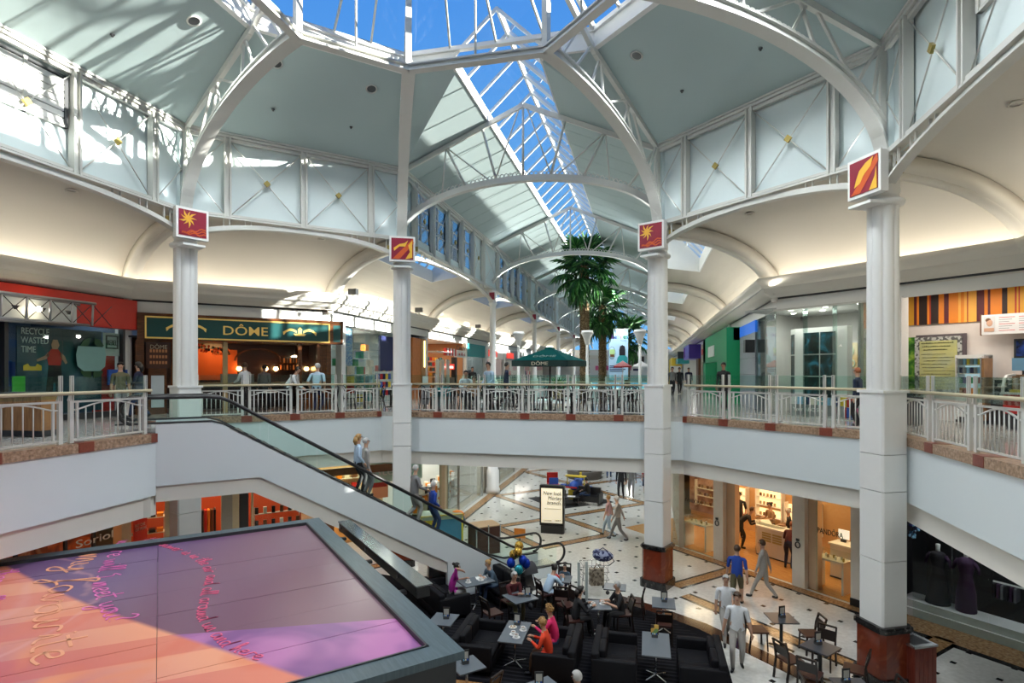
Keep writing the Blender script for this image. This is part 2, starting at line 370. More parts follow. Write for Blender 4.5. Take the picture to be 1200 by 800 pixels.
# ------------------------------------------------------------------ friezes: panelled clerestory band above the columns
ZB0, ZB1 = 11.5, 13.97
def frieze(idx, A, B, nrm, posts, xb, louvers=(), wins=(), arch=True):
    """A,B column centres; everything in a frame with x along A->B, y outwards"""
    L = hypot(B[0]-A[0], B[1]-A[1]); rz = atan2(B[1]-A[1], B[0]-A[0])
    r = struct('wall_frieze_%d' % idx, (A[0],A[1],0), rz)
    sg = 1 if (-sin(rz)*nrm[0]+cos(rz)*nrm[1]) > 0 else -1
    def bx(x0,x1,y0,y1,z0,z1,name,mt):
        ya, yb = sorted((y0*sg, y1*sg)); return MB().box(x0,x1,ya,yb,z0,z1).build(name, mt, r)
    bx(0,L,-.06,.14,ZB0-.02,ZB0+.03,'bottom_chord',steel); bx(0,L,-.03,.11,ZB0+.05,ZB0+.12,'bottom_chord',steel)
    bx(0,L,-.06,.16,ZB1-.02,ZB1+.05,'top_chord',steel); bx(0,L,-.10,.18,ZB1+.06,ZB1+.11,'top_chord',steel); bx(0,L,0,.1,ZB1-.12,ZB1-.03,'top_chord',steel)
    xs = [p*L for p in posts]
    for x in xs:
        bx(x-.10,x-.05,-.07,.12,ZB0,ZB1,'post',steel); bx(x+.05,x+.10,-.07,.12,ZB0,ZB1,'post',steel); bx(x-.06,x+.06,-.01,.06,ZB0,ZB1,'post',steel)
    ed = [0]+xs+[L]
    for k in range(len(ed)-1):
        x0, x1 = ed[k], ed[k+1]; mid = (x0+x1)/2
        if k in wins:
            bx(x0,x1,.14,.20,ZB0,ZB0+.45,'panel',panel_m); bx(x0,x1,.14,.20,ZB1-.2,ZB1,'panel',panel_m)
            bx(x0+.02,x1-.02,.19,.195,ZB0+.45,ZB1-.2,'pane',skyglass)
            for f in (0,.5,1): bx(x0+(x1-x0)*f-.025,x0+(x1-x0)*f+.025,.14,.22,ZB0+.45,ZB1-.2,'glazing_bar',steel)
            for f in (.35,.7): bx(x0,x1,.15,.21,ZB0+.45+1.8*f-.02,ZB0+.45+1.8*f+.02,'glazing_bar',steel)
        else:
            bx(x0,x1,.16,.22,ZB0,ZB1,'panel',panel_m)
        if k in louvers:
            w0, w1 = x0+.25*(1 if k else 1), x1-.2
            bx(w0-.06,w1+.06,.08,.16,ZB0+1.05,ZB0+1.11,'louver_frame',steel); bx(w0-.06,w1+.06,.08,.16,ZB1-.26,ZB1-.2,'louver_frame',dark)
            for xx in (w0-.03,(w0+w1)/2,w1+.03): bx(xx-.04,xx+.04,.07,.16,ZB0+1.05,ZB1-.2,'louver_frame',steel if xx < w1 else dark)
            for q in range(7): bx(w0,w1,.10,.16,ZB0+1.13+q*.155,ZB0+1.13+q*.155+.125,'louver',white)
        yr = .03*sg
        if k in xb:
            for s1, s2 in ((0,1),(1,0)):
                m = MB(); m.tube([(x0+.12,yr,ZB0+.14+(ZB1-ZB0-.3)*s1),(x1-.12,yr,ZB0+.14+(ZB1-ZB0-.3)*s2)], .016, 5); m.build('tie_rod', steel, r)
            m = MB(); m.T = Matrix.Translation((mid,yr-.03*sg,(ZB0+ZB1)/2)) @ Matrix.Rotation(pi/4,4,'Y'); m.box(-.075,.075,-.03,.03,-.075,.075); m.build('boss', gold, r)
        elif x1-x0 > .6:
            xa, xz = (x0, x1) if k == 0 else (x1, x0)
            d = .12 if k == 0 else -.12
            for z in (ZB0+.16, ZB1-.16):
                m = MB(); m.tube([(xa+d,yr,(ZB0+ZB1)/2),(xz-d,yr,z)], .016, 5); m.build('tie_rod', steel, r)
    if idx < 8:
        MB().box(-.16,.16,*sorted((.05*sg,.42*sg)),ZB0,ZB1).build('corner_post', panel_m, r); MB().box(-.07,.07,*sorted((-.06*sg,.06*sg)),ZB0,ZB1).build('corner_post', steel, r); MB().box(L-.16,L+.16,*sorted((.05*sg,.42*sg)),ZB0,ZB1).build('corner_post', panel_m, r)
    if arch:
        pts = []
        for k in range(33):
            x = L*k/32; q = (x-L/2)/(L/2); pts.append((x, .03*sg, 10.72+.70*sqrt(max(0,1-q*q*.98))-.1))
        m = MB(); m.sweep(pts, (0,1,0), .22, .05); m.build('arch_chord', steel, r)
        m = MB(); m.sweep([(p[0],p[1],p[2]+.09) for p in pts], (0,1,0), .05, .09); m.build('arch_chord', steel, r)
        q = 0
        for x in [L*f for f in (.06,.085,.15,.175,.24,.265)]:
            for xx in (x, L-x):
                z = 10.72+.70*sqrt(max(0,1-((xx-L/2)/(L/2))**2*.98))-.05
                if ZB0-z > .05: m = MB(); m.box(xx-.012,xx+.012,-.0,.05,z,ZB0); m.build('picket', steel, r)
    return r
frieze(1, P[7], P[0], snorm(7), (1/6,.5,5/6), (1,2))
frieze(2, P[1], P[2], snorm(1), (1/6,.5,5/6), (1,2))
frieze(3, P[6], P[7], snorm(6), (1/8,3/8,5/8,7/8), (1,2,3), louvers=(1,2))
frieze(4, P[2], P[3], snorm(2), (1/8,3/8,5/8,7/8), (1,2,3), louvers=(2,3))
for n_, i in ((5,3),(6,4),(7,5)):
    frieze(n_, P[i], P[i+1], snorm(i), (1/6,.5,5/6), (1,2))
ff = (.1,.25,.4,.55,.7,.85)
for k in range(6):
    frieze(8+2*k, (-h,HY[k]), (-h,HY[k+1]), (-1,0), ff, (1,2,3,4,5), wins=(1,2,3,4), louvers=())
    frieze(9+2*k, (h,HY[k]), (h,HY[k+1]), (1,0), ff, (1,2,3,4,5), wins=(1,2,3,4))
# ------------------------------------------------------------------ hall trusses
tl = ['white arched roof truss spanning the hall mouth between the two middle columns','second arched roof truss of the hall, crossing in front of the first palm crown','third arched roof truss down the hall','fourth arched roof truss down the hall','fifth arched roof truss down the hall','farthest arched roof truss of the hall']
for k in range(6):
    Y = HY[k]; tr = thing('roof_truss', tl[k], 'truss', (0,Y,0))
    def bz(x): return 11.55+1.72*sqrt(max(0,1-(x/h)**2*.97))
    pts = [(-h+2*h*q/36, 0, bz(-h+2*h*q/36)) for q in range(37)]
    m = MB(); m.sweep(pts, (0,1,0), .22, .045); m.build('bottom_flange', steel, tr)
    m = MB(); m.sweep([(p[0],0,p[2]+.12) for p in pts], (0,1,0), .05, .18); m.build('web_plate', steel, tr)
    m = MB()
    for q in range(1, 60):
        x = -h+2*h*q/60; z = bz(x)+.22; m.sweep([(x+.07*cos(g),0,z+.10*sin(g)) for g in (0,.8,1.57,2.34,3.14)], (0,1,0), .02, .025)
    m.build('scallop_trim', steel, tr)
    def tz(x): return EAVE-.1+(ZK-EAVE)/(h-1.25)*(h-abs(x))
    m = MB(); m.bar((-h,0,tz(h)),(0,0,tz(0)), .1,.15); m.bar((h,0,tz(h)),(0,0,tz(0)), .1,.15); m.build('top_chord', steel, tr)
    for xb_, xt, r_ in ((0,0,.04),(.95,.12,.028),(-.95,-.12,.028),(.95,1.45,.045),(-.95,-1.45,.045),(1.2,2.75,.028),(-1.2,-2.75,.028),(2.05,2.75,.045),(-2.05,-2.75,.045),(2.9,2.75,.028),(-2.9,-2.75,.028),(3.5,4.35,.045),(-3.5,-4.35,.045)):
        m = MB(); m.tube([(xb_,0,bz(xb_)+.2),(xt,0,tz(xt))], r_, 6); m.build('strut', steel, tr)
# ------------------------------------------------------------------ aisle vaults, cornices and outer walls of the octagon
def vz(d): return 9.62+1.98*sqrt(max(0,1-(d/AW)**2))
DS = [AW*sin(pi/2*k/14) for k in range(15)]
def prof_strip(i, prof, name, mt, parent):
    m = MB(); a, b = i, (i+1) % 8
    rows = [[(*off(a,d),z),(*off(b,d),z)] for d, z in prof]
    m.sheet(rows); return m.build(name, mt, parent)
side_name = {1:'right', 2:'right_near', 3:'right_rear', 4:'rear', 5:'left_rear', 6:'left_near', 7:'left'}
cornice = [(3.35,9.55),(3.30,9.90),(3.24,9.90),(3.20,9.80),(3.24,9.72),(3.42,9.6),(3.46,9.42),(3.62,9.38),(3.64,9.28),(3.84,9.28)]
vault_o = struct('ceiling')
for i in range(1, 8):
    wl = struct('wall_'+side_name[i])
    prof_strip(i, [(d, vz(d)) for d in DS], 'ceiling_vault', vault_m, vault_o)
    prof_strip(i, cornice, 'cornice', plaster, wl)
    prof_strip(i, [(3.80,9.34),(3.80,9.22)], 'dark_strip', dark, wl)  # thin dark strip along the foot of the cornice
    prof_strip(i, [(3.86,9.3),(3.86,8.86)], 'wall_face', white, wl)
    prof_strip(i, [(3.35,9.56),(3.95,9.56)], 'cove_tray', white, wl)
for sgn in (-1, 1):
    wl = struct('wall_hall_left' if sgn < 0 else 'wall_hall_right')
    y0 = WW; y1 = 83
    def strip(prof, name, mt, par):
        m = MB(); m.sheet([[(sgn*(h+d), WW+d*.4142, z),(sgn*(h+d), y1, z)] for d, z in prof]); return m.build(name, mt, par)
    # vault bay by bay, each with an opening under a glazed dormer
    D0, D1 = .30, 1.95; dd = sorted(set([d for d in DS if abs(d-D0)>.12 and abs(d-D1)>.12]+[D0,D1]))
    m = MB(); m.sheet([[(sgn*(h+d),WW+d*.4142,vz(d)),(sgn*(h+d),WW+1.7,vz(d))] for d in dd]); m.build('ceiling_vault', vault_m, vault_o)
    for k in range(6):
        ya, yb, yc = WW+12.3*k+(1.7 if k == 0 else 0), WW+12.3*k+1.7, WW+12.3*k+8.0; yd = WW+12.3*(k+1)
        for q in range(len(dd)-1):
            a_, b_ = dd[q], dd[q+1]; segs = [(ya,yd)] if not (a_ >= D0-.001 and b_ <= D1+.001) else [(ya,yb),(yc,yd)]
            for s0, s1 in segs:
                if s1-s0 > .01: m = MB(); m.add([(sgn*(h+a_),s0,vz(a_)),(sgn*(h+a_),s1,vz(a_)),(sgn*(h+b_),s1,vz(b_)),(sgn*(h+b_),s0,vz(b_))],[(0,1,2,3)],True); m.build('ceiling_vault', vault_m, vault_o)
        sk = struct('window_%d' % (3+2*k+(sgn > 0)), (0,0,0))
        X0, X1 = sgn*(h+.26), sgn*(h+D1); zt = 13.75; zc = 11.9
        MB().box(min(X1,X1+sgn*.08),max(X1,X1+sgn*.08),yb,yc,vz(D1)-.02,zc).build('curb', white, sk)
        MB().box(min(X0,X0+sgn*.05),max(X0,X0+sgn*.05),yb,yc,vz(D0)-.02,11.5).build('curb', white, sk)
        for y in (yb,yc): m = MB(); m.slab([(X0,y,vz(D0)),(X1,y,vz(D1)),(X1,y,zc),(X0,y,zt)],(0,1,0),.05); m.build('dormer_cheek', white, sk)
        nr = 7
        for q in range(nr+1):
            y = yb+(yc-yb)*q/nr; m = MB(); m.bar((X0,y,zt),(X1,y,zc),.06,.09); m.build('rafter', white, sk)
            if q < nr: y2 = yb+(yc-yb)*(q+1)/nr; MB().quad((X0,y+.03,zt+.05),(X1,y+.03,zc+.05),(X1,y2-.03,zc+.05),(X0,y2-.03,zt+.05)).build('pane', skyglass, sk)
        for f in (.33,.66): m = MB(); m.bar((X0+(X1-X0)*f,yb,zt+(zc-zt)*f),(X0+(X1-X0)*f,yc,zt+(zc-zt)*f),.05,.06); m.build('purlin', white, sk)
    strip(cornice, 'cornice', plaster, wl); strip([(3.80,9.34),(3.80,9.22)], 'dark_strip', dark, wl)
    strip([(3.86,9.3),(3.86,8.86)], 'wall_face', white, wl); strip([(3.35,9.56),(3.95,9.56)], 'cove_tray', white, wl)
# transverse ribs of the vaults
def vrib(c, o, par):
    d = Vector((o[0]-c[0],o[1]-c[1],0)); L = d.length; sd = Vector((d.y,-d.x,0)).normalized(); pts = []
    for k in range(21):
        q = pi/2*k/20; pts.append((c[0]+d.x*.985*sin(q), c[1]+d.y*.985*sin(q), 9.35+2.02*cos(q)))
    m = MB(); m.sweep(pts, sd, .42, .36, True); m.build('vault_rib', plaster, par)
    m = MB(); m.sweep([(p[0],p[1],p[2]-.2) for p in pts], sd, .26, .08, True); m.build('vault_rib', plaster, par)
for i in (0,1,2,3,6,7): vrib(P[i], off(i,AW), vault_o)
for k in range(1, 6):
    for sgn in (-1, 1): vrib((sgn*h,HY[k]), (sgn*(h+AW),HY[k]), vault_o)

# plain outer walls on the sides without shops, flat roofs over the shops
for i in (2,3,4,5): prof_strip(i, [(3.87,8.9),(3.87,5.2)], 'wall_face', white, struct('wall_plain_'+side_name[i]))
for i in range(1,8): prof_strip(i, [(3.86,9.95),(3.9,10.05),(9.0,10.05)], 'flat_roof', dark, vault_o)
for sgn in (-1,1):
    MB().box(min(sgn*8.3,sgn*20),max(sgn*8.3,sgn*20),12,84,10.0,10.1).build('flat_roof', dark, vault_o)
    ow = struct('wall_outer_left' if sgn<0 else 'wall_outer_right'); MB().box(sgn*19.9-.1,sgn*19.9+.1,-14,84,0,10.05).build('wall_face', plaster, ow)
ow = struct('wall_outer_rear'); MB().box(-20,20,-14.2,-14,0,10.05).build('wall_face', plaster, ow)
# ================================================================== FLOORS AND EDGES
UF = 5.37; KB = 5.20; FB = 3.97; SB = 3.50
marble = ramp_mat('cream terrazzo', [(.35,(.56,.56,.52)),(.65,(.66,.66,.62))], 9, .10, detail=8)
granite = ramp_mat('brown granite', [(.3,(.16,.075,.028)),(.5,(.34,.19,.08)),(.7,(.46,.29,.15))], 14, .15, detail=8)
blackst = ramp_mat('black marble', [(.4,(.008,.008,.009)),(.62,(.03,.028,.026)),(.75,(.16,.15,.14))], 9, .12, detail=10, distort=1.2)
redgran = mat('red granite', (.20,.045,.025), .3, var=.35, scale=30)
kerbst = ramp_mat('kerb granite', [(.3,(.16,.10,.06)),(.5,(.33,.21,.13)),(.7,(.50,.36,.26))], 18, .35, detail=8)
redmarble = ramp_mat('red marble', [(.30,(.20,.035,.015)),(.5,(.15,.028,.012)),(.66,(.27,.07,.03)),(.675,(.75,.60,.5)),(.69,(.22,.05,.02))], 1.6, .12, detail=9, distort=1.5)
fl = struct('floor')
MB().box(-24,24,-14,84,-.3,0).build('floor_slab', marble, fl)
def clipseg(pts): return pts
def band(pts, w, mt, z, name, closed=False):
    """flat inlaid strip following pts, mitred"""
    n = len(pts); L = []; R = []
    for i, p in enumerate(pts):
        a = Vector(pts[i-1]) if i > 0 else None; b = Vector(pts[i+1]) if i < n-1 else None; p = Vector(p)
        d1 = (p-a).normalized() if a is not None else (b-p).normalized(); d2 = (b-p).normalized() if b is not None else d1
        n1 = Vector((-d1.y,d1.x)); n2 = Vector((-d2.y,d2.x)); k = (n1+n2)/(1+n1.dot(n2)) if n1.dot(n2) > -.9 else n1
        L.append(p+k*w/2); R.append(p-k*w/2)
    for i in range(n-1):
        m = MB(); m.prism([tuple(L[i]),tuple(L[i+1]),tuple(R[i+1]),tuple(R[i])], -.01, z); m.build(name, mt, fl)
def inlay(pts, w=.42, e=.09):
    band(pts, w+2*e, blackst, .004, 'border_stone'); band(pts, w, granite, .007, 'granite_stone')
S34 = 18.55
z1 = [(.1,12.1),(2.6,14.6),(-4.0,20.8),(4,28.6),(-4,36.6),(4,44.6)]
z2 = [(.1,12.1),(-2.4,14.6),(4.0,20.8),(-4,28.6),(4,36.6),(-4,44.6)]
inlay(z1, .34, .08); inlay(z2, .34, .08)
band([(4.9,13.25),(9.95,8.2)], .10, blackst, .006, 'border_stone'); band([(5.02,13.44),(10.1,8.36)], .36, granite, .008, 'granite_stone')
band([(10.05,8.75),(13.6,5.2)], 1.15, blackst, .004, 'border_stone'); band([(10.15,8.85),(13.7,5.3)], 1.0, granite, .007, 'granite_stone')
inlay([(4.95,9.15),(6.95,11.2)], .36, .10); inlay([(9.6,5.1),(11.5,7.0)], .42, .1)
inlay([(5.2,8.45),(9.2,4.6),(9.4,-9)], .32, .10)
inlay([(-9.1,4.8),(-5.1,8.8)], .3, .085)
band([(3.2,7.75),(4.15,7.25),(5.5,6.35),(7.6,4.15),(8.3,2.2),(8.4,-9)], .34, granite, .007, 'granite_stone')
band([(3.2,7.75),(4.15,7.25),(5.5,6.35),(7.6,4.15),(8.3,2.2),(8.4,-9)], .46, mat('dark brown stone',(.05,.02,.012),.12,var=.5,scale=20), .010, 'border_stone')
band([(-4.35,14.5),(-4.35,46)], .42, granite, .007, 'granite_stone'); band([(-4.10,14.5),(-4.10,46)], .08, blackst, .008, 'border_stone')
band([(-4.4,14.5),(-9,9.9)], .5, granite, .007, 'granite_stone')
band([(4.9,13.8),(4.9,46)], .42, granite, .007, 'granite_stone')
# small black inset tiles
m = MB(); m.cbox((0,0,0), (.115,.115,.012), pi/4); it = m.build('inset_tile', blackst, fl)
first = True; cnt = 0
def near_band(x, y):
    def ds(p, a, b):
        ax, ay = a; bx, by = b; L2 = (bx-ax)**2+(by-ay)**2; t = max(0, min(1, ((p[0]-ax)*(bx-ax)+(p[1]-ay)*(by-ay))/L2))
        return hypot(p[0]-ax-t*(bx-ax), p[1]-ay-t*(by-ay))
    for pl in (z1, z2, [(5,13.6),(10.1,8.5)], [(5.2,8.45),(9.2,4.6)], [(4.95,9.15),(6.75,11)], [(9.6,5.1),(11.5,7)], [(3.2,7.75),(4.15,7.25),(5.5,6.35),(7.6,4.15)]):
        for i in range(len(pl)-1):
            if ds((x,y), pl[i], pl[i+1]) < .33: return True
    return False
for n in range(-8, 62):
    for mI in range(-7, 24):
        if (mI+n) % 2 == 0: continue
        x = .615*mI; y = .15+.615*n
        ok = (y > 8.6 and -4 < x < 4.7 and y < 38) or (x >= 4.4 and 13.2 < x+y+0 < 18.2 and y > -2) or (x > 4.6 and y < 13.2-x and x+.9*y > 10.2 and y > 2)
        if not ok or near_band(x, y) or (x-4.41)**2+(y-9.14)**2 < .4 or cnt > 290: continue
        if first: it.location = (x,y,0); first = False
        else: inst(it, (x,y,0))
        cnt += 1
# ------------------------------------------------------------------ upper deck
VOID = [(-6.95,-9.05),(-6.95,1.2),(-8.05,2.3),(-9.6,3.85),(-9.6,5.22),(-5.37,9.45),(5.23,9.45),(9.6,5.08),(9.6,-9.05)]
EX = 4.62
deckL = [(-20,-13),(-6.95,-13)]+VOID[1:6]+[(-EX,9.45),(-EX,84),(-20,84)]
deckR = [(20,-13),(9.6,-13)]+[VOID[7],VOID[6]]+[(EX,9.45),(EX,84),(20,84)]
deckM = [(-EX,9.45),(EX,9.45),(EX,16.6),(-EX,16.6)]
deckB = [(-6.95,-13),(9.6,-13),(9.6,-9.05),(-6.95,-9.05)]
up_tile = ramp_mat('upper floor terrazzo', [(.35,(.42,.42,.40)),(.65,(.52,.52,.49))], 8, .12, detail=6)
up = struct('floor_upper')
for d in (deckL, deckR, deckM, deckB):
    MB().prism(d, FB, KB+.02).build('deck_slab', fascia_m, up)
    MB().prism(d, KB+.02, UF).build('floor_finish', up_tile, up)
VI = [(-7.4,1.35),(-8.3,2.6),(-10,4),(-10,5.4),(-5.54,9.9)]
for d in ([(-20,-13),(-7.4,-13)]+VI+[(-EX-.42,9.9),(-EX-.42,84),(-20,84)], [(20,-13),(10,-13),(10,5.25),(5.4,9.9),(EX+.42,9.9),(EX+.42,84),(20,84)], [(-EX-.42,9.9),(EX+.42,9.9),(EX+.42,16.2),(-EX-.42,16.2)], [(-7.4,-13),(10,-13),(10,-9.5),(-7.4,-9.5)]):
    MB().prism(d, SB+.06, FB-.002).build('lower_ceiling', white, up)
# kerb stones, fascia trims, soffit beams along the void
tr_ = struct('trim_1')
def edge_run(A, B, nb, kerb=True, inset=0.0, first_block=True):
    L = hypot(B[0]-A[0],B[1]-A[1]); rz = atan2(B[1]-A[1],B[0]-A[0]); M_ = Matrix.Translation((A[0],A[1],0)) @ Matrix.Rotation(rz,4,'Z')
    m = MB(); m.T = M_; m.box(-.1,L+.1,.10,.55,SB,FB); m.build('soffit_beam', plaster, tr_)
    if not kerb: return
    bw = L/nb
    for k in range(nb+1):
        m = MB(); m.T = M_; m.box(max(0,k*bw-.16),min(L,k*bw+.16),-.05,.30,KB,UF+.03); m.build('kerb_block', redgran, tr_)
        if k < nb:
            m = MB(); m.T = M_; m.box(k*bw+.163,(k+1)*bw-.163,-.04,.30,KB+.003,UF+.022); m.build('kerb_stone', kerbst, tr_)
edge_run(VOID[0],VOID[1],6); edge_run(VOID[1],VOID[2],1,False); edge_run(VOID[2],VOID[3],1,False); edge_run(VOID[3],VOID[4],1)
edge_run(VOID[4],VOID[5],4)
edge_run((-4.75,9.45),(4.75,9.45),6)
MB().box(-5.5,5.4,9.58,9.98,SB+.012,FB-.004).build('soffit_beam', plaster, tr_)
edge_run(VOID[6],VOID[7],4); edge_run(VOID[7],VOID[8],8)
edge_run((EX,84),(EX,16.6),1,False); edge_run((-EX,16.6),(-EX,84),1,False)
MB().box(-EX,EX,16.0,16.45,SB,FB).build('soffit_beam', plaster, tr_)
# ------------------------------------------------------------------ columns
signred = mat('crimson enamel', (.26,.012,.035), .4, var=.15)
signyel = mat('golden yellow enamel', (.85,.48,.05), .4)
signora = mat('orange enamel', (.62,.10,.02), .4)
def colaz(i): a = P[i]; return atan2(-a[1],-a[0])       # towards the octagon centre
clab = {7:('white fluted column at the left behind the escalator, crimson sign with a golden plant on top',0),0:('white fluted column left of the green parasol, sign with a yellow leaf curl',1),
        1:('white fluted column right of the palms on a red marble base, sign with a yellow palm',2),2:('white fluted column nearest the camera at right, red marble base beside a timber bin',3),3:('column beside the viewer on the right, out of the frame',4),6:('column left of the viewer, out of the frame',5)}
MOT = {0:[[(-.30,.02),(-.1,.16),(.08,.2),(.2,.3),(.1,.08),(-.1,.08),(-.28,-.08)],[(.2,.12),(.34,.3),(.34,-.3),(.1,-.36),(.26,-.1)]],
       2:[[(-.18,-.02),(-.1,.14),(.06,.26),(.26,.34),(.2,.16),(.02,.02),(-.08,-.14),(-.24,-.2)],[(.16,-.36),(.3,-.1),(.34,.1),(.36,-.36)]]}
for i in (7,0,1,2,3,6):
    x, y = P[i]; az = colaz(i)
    c = thing('column', clab[i][0], 'column', (x,y,0), az)
    m = MB(); m.prism([(-.44,-.36),(-.36,-.44),(.36,-.44),(.44,-.36),(.44,.36),(.36,.44),(-.36,.44),(-.44,.36)],0,.24); m.build('plinth', blackst, c)
    m = MB(); m.prism([(-.39,-.30),(-.30,-.39),(.30,-.39),(.39,-.30),(.39,.30),(.30,.39),(-.30,.39),(-.39,.30)],.24,1.2); m.build('marble_base', redmarble, c)
    m = MB()
    for s_, a_, b_ in ((.40,1.2,1.24),(.43,1.24,1.30),(.40,1.30,1.34)):
        m.prism([(-s_,-s_+.08),(-s_+.08,-s_),(s_-.08,-s_),(s_,-s_+.08),(s_,s_-.08),(s_-.08,s_),(-s_+.08,s_),(-s_,s_-.08)],a_,b_)
    m.build('base_moulding', blackst, c)
    for za, zb in ((1.34,2.72),(2.735,4.22),(4.235,5.02),(5.035,6.36)):
        MB().prism([(-.325,-.29),(-.29,-.325),(.29,-.325),(.325,-.29),(.325,.29),(.29,.325),(-.29,.325),(-.325,.29)],za,zb).build('shaft_block', white, c)
    m = MB(); m.prism([(-.35,-.35),(.35,-.35),(.35,.35),(-.35,.35)],6.36,6.42); m.build('shaft_cap', white, c)
    m = MB(); n = 96; prof = []
    for k in range(n):
        g = 2*pi*k/n; r = .285+.038*abs(sin(4*g))**.45; prof.append((r*cos(g+pi/4), r*sin(g+pi/4)))
    vs = [(a,b,6.42) for a,b in prof]+[(a*.97,b*.97,10.5) for a,b in prof]
    m.add(vs, [(k,(k+1)%n,n+(k+1)%n,n+k) for k in range(n)], True); m.build('fluted_shaft', white, c)
    m = MB(); m.lathe([(.30,10.42),(.40,10.46),(.42,10.52),(.40,10.56),(.31,10.6),(.30,10.68),(.33,10.74),(.30,11.5)], (0,0,0), 20); m.build('capital', white, c)
    for z0_, s_ in ((10.36,.78),): MB().box(-.02,.62,-.30,.30,10.44,10.50).build('capital_shelf', white, c)
    m = MB(); m.box(.30,.50,-.44,.44,10.66,11.54); sb_ = m.build('sign_box', white, c)
    m = MB(); m.box(.50,.512,-.375,.375,10.73,11.47); m.build('sign_face', signred, sb_)
    m = MB()
    mt_i = clab[i][1]
    def poly(pts, d):
        m.prism([(p[0],p[1]) for p in pts], 0, .01+d)
    m.T = Matrix.Translation((.512,0,11.1)) @ Matrix(((0,0,1,0),(1,0,0,0),(0,1,0,0),(0,0,0,1)))
    m.mat = 1
    if i in (0,2):
        poly([(p[0]*1.12+.02,p[1]*1.06) for p in [(-.32,-.34),(.3,.34),(.33,.2),(-.1,-.34)]], -.004); m.mat = 0
        for pl in MOT[i]: poly(pl, 0)
    else:
        m.mat = 0
        for k in range(9):
            g = .15+k*.68; L_ = .22+.05*(k%2); cx_, cy_ = -.12, .12
            poly([(cx_+.03*cos(g+1.5),cy_+.03*sin(g+1.5)),(cx_+L_*.6*cos(g+.2),cy_+L_*.6*sin(g+.2)),(cx_+L_*cos(g-.15),cy_+L_*sin(g-.15)),(cx_+L_*.6*cos(g-.12),cy_+L_*.6*sin(g-.12)),(cx_+.03*cos(g-1.5),cy_+.03*sin(g-1.5))], 0)
        m.mat = 1
        for q in range(3):
            pts = [(-.3+.06*k, -.28+.10*q*(k/12)+.03*sin(k*1.4+q)) for k in range(12)]
            poly(pts+[(a,b-.035) for a,b in reversed(pts)], 0)
    m.build('sign_motif', [signyel, signora], sb_)
    for sy in (-.5,.5):
        m = MB(); m.cbox((.05,sy,11.2),(.18,.12,.16)); m.cbox((.0,sy*.8,11.05),(.05,.2,.04)); m.build('uplight', gold, c)
hc = None
hl = ['slender white hall column left of the parasol top, {} on the left side']
nthw = ['first','second','third','fourth','fifth']
for k in range(1, 6):
    for sgn in (-1, 1):
        lab = '%s slender white column down the %s side of the hall, under its arched truss' % (nthw[k-1], 'left' if sgn < 0 else 'right')
        if hc is None:
            hc = thing('hall_column', lab, 'column', (sgn*h,HY[k],0))
            MB().lathe([(.42,0),(.42,.25),(.36,.3),(.36,1.3),(.30,1.34),(.30,6.3),(.24,6.36),(.19,6.42),(.17,10.6),(.26,10.66),(.26,10.72),(.17,10.78),(.17,11.5)],n=14).build('shaft', white, hc)
            s_ = MB().box(-.22,.22,-.28,-.18,10.85,11.35).build('sign_box', white, hc); MB().box(-.18,.18,-.29,-.28,10.9,11.3).build('sign_face', signred, s_)
        else: copy_tree(hc, (sgn*h,HY[k],0), label=lab)
# ------------------------------------------------------------------ balustrades
railwood = mat('pale timber handrail', (.52,.45,.30), .35, var=.08)
def balustrade(A, B, nb, label, inset=.12):
    L = hypot(B[0]-A[0],B[1]-A[1]); rz = atan2(B[1]-A[1],B[0]-A[0]); bw = L/nb
    r = thing('balustrade', label, 'railing', (A[0],A[1],UF+.03), rz)
    proto = {}
    def pc(key, fn, x, name, mt):
        if key not in proto:
            m = MB(); fn(m); proto[key] = m.build(name, mt, r); proto[key].location = (x,inset,0)
        else: inst(proto[key], (x,inset,0))
    for k in range(nb):
        x0, x1 = k*bw+.11, (k+1)*bw-.11; w = x1-x0
        for x in (x0, x1):
            pc('p', lambda m: (m.box(-.04,.04,-.03,.03,0,.84), m.box(-.03,-.01,-.045,.0,.84,1.34), m.box(.01,.03,-.045,0,.84,1.34), m.bar((-.04,0,.84),(0,0,.95),.05,.04)), x, 'post', steel)
            pc('pd', lambda m: m.box(-.012,.012,-.04,-.005,.86,1.33), x, 'post_slot', dark)
        pc('tr', lambda m: m.box(0,w,-.025,.025,.80,.84), x0, 'top_rail', steel)
        pc('br', lambda m: m.box(0,w,-.02,.02,.05,.085), x0, 'bottom_rail', steel)
        pc('ar', lambda m: m.sweep([(w*q/14,0,.66+.14*sin(pi*min(1,max(0,(q-1.2)/11.6)))) for q in range(15)], (0,1,0), .03,.028, True), x0, 'arched_rail', steel)
        for x in (x0+.13, x1-.13): pc('st', lambda m: m.box(-.02,.02,-.02,.02,.06,.80), x, 'stile', steel)
        nbal = 8
        for q in range(1, nbal):
            xx = x0+.13+(w-.26)*q/nbal; zt = .66+.14*sin(pi*min(1,max(0,((xx-x0)/w*14-1.2)/11.6)))
            pc('b%d' % q, lambda m: m.tube([(0,0,.07),(0,0,zt)], .0125, 6), xx, 'baluster', steel)
        pc('gl', lambda m: m.box(.05,w-.05,-.025,-.019,.88,1.32), x0, 'glass_panel', railglass)
    m = MB(); m.tube([(0,inset-.07,.99),(L,inset-.07,.99)], .036, 8); m.build('handrail', railwood, r)
    return r
balustrade((-6.95,-6.6),(-6.95,1.12),4,'white steel balustrade at the far left balcony in front of the sports store')
balustrade(VOID[4],VOID[5],4,'white steel balustrade in front of the coffee house, behind the escalator glass')
balustrade((-4.75,9.45),(4.75,9.45),6,'white steel balustrade along the cafe deck under the green parasol')
balustrade(VOID[6],VOID[7],4,'white steel balustrade in front of the glass fronted corner shop at right')
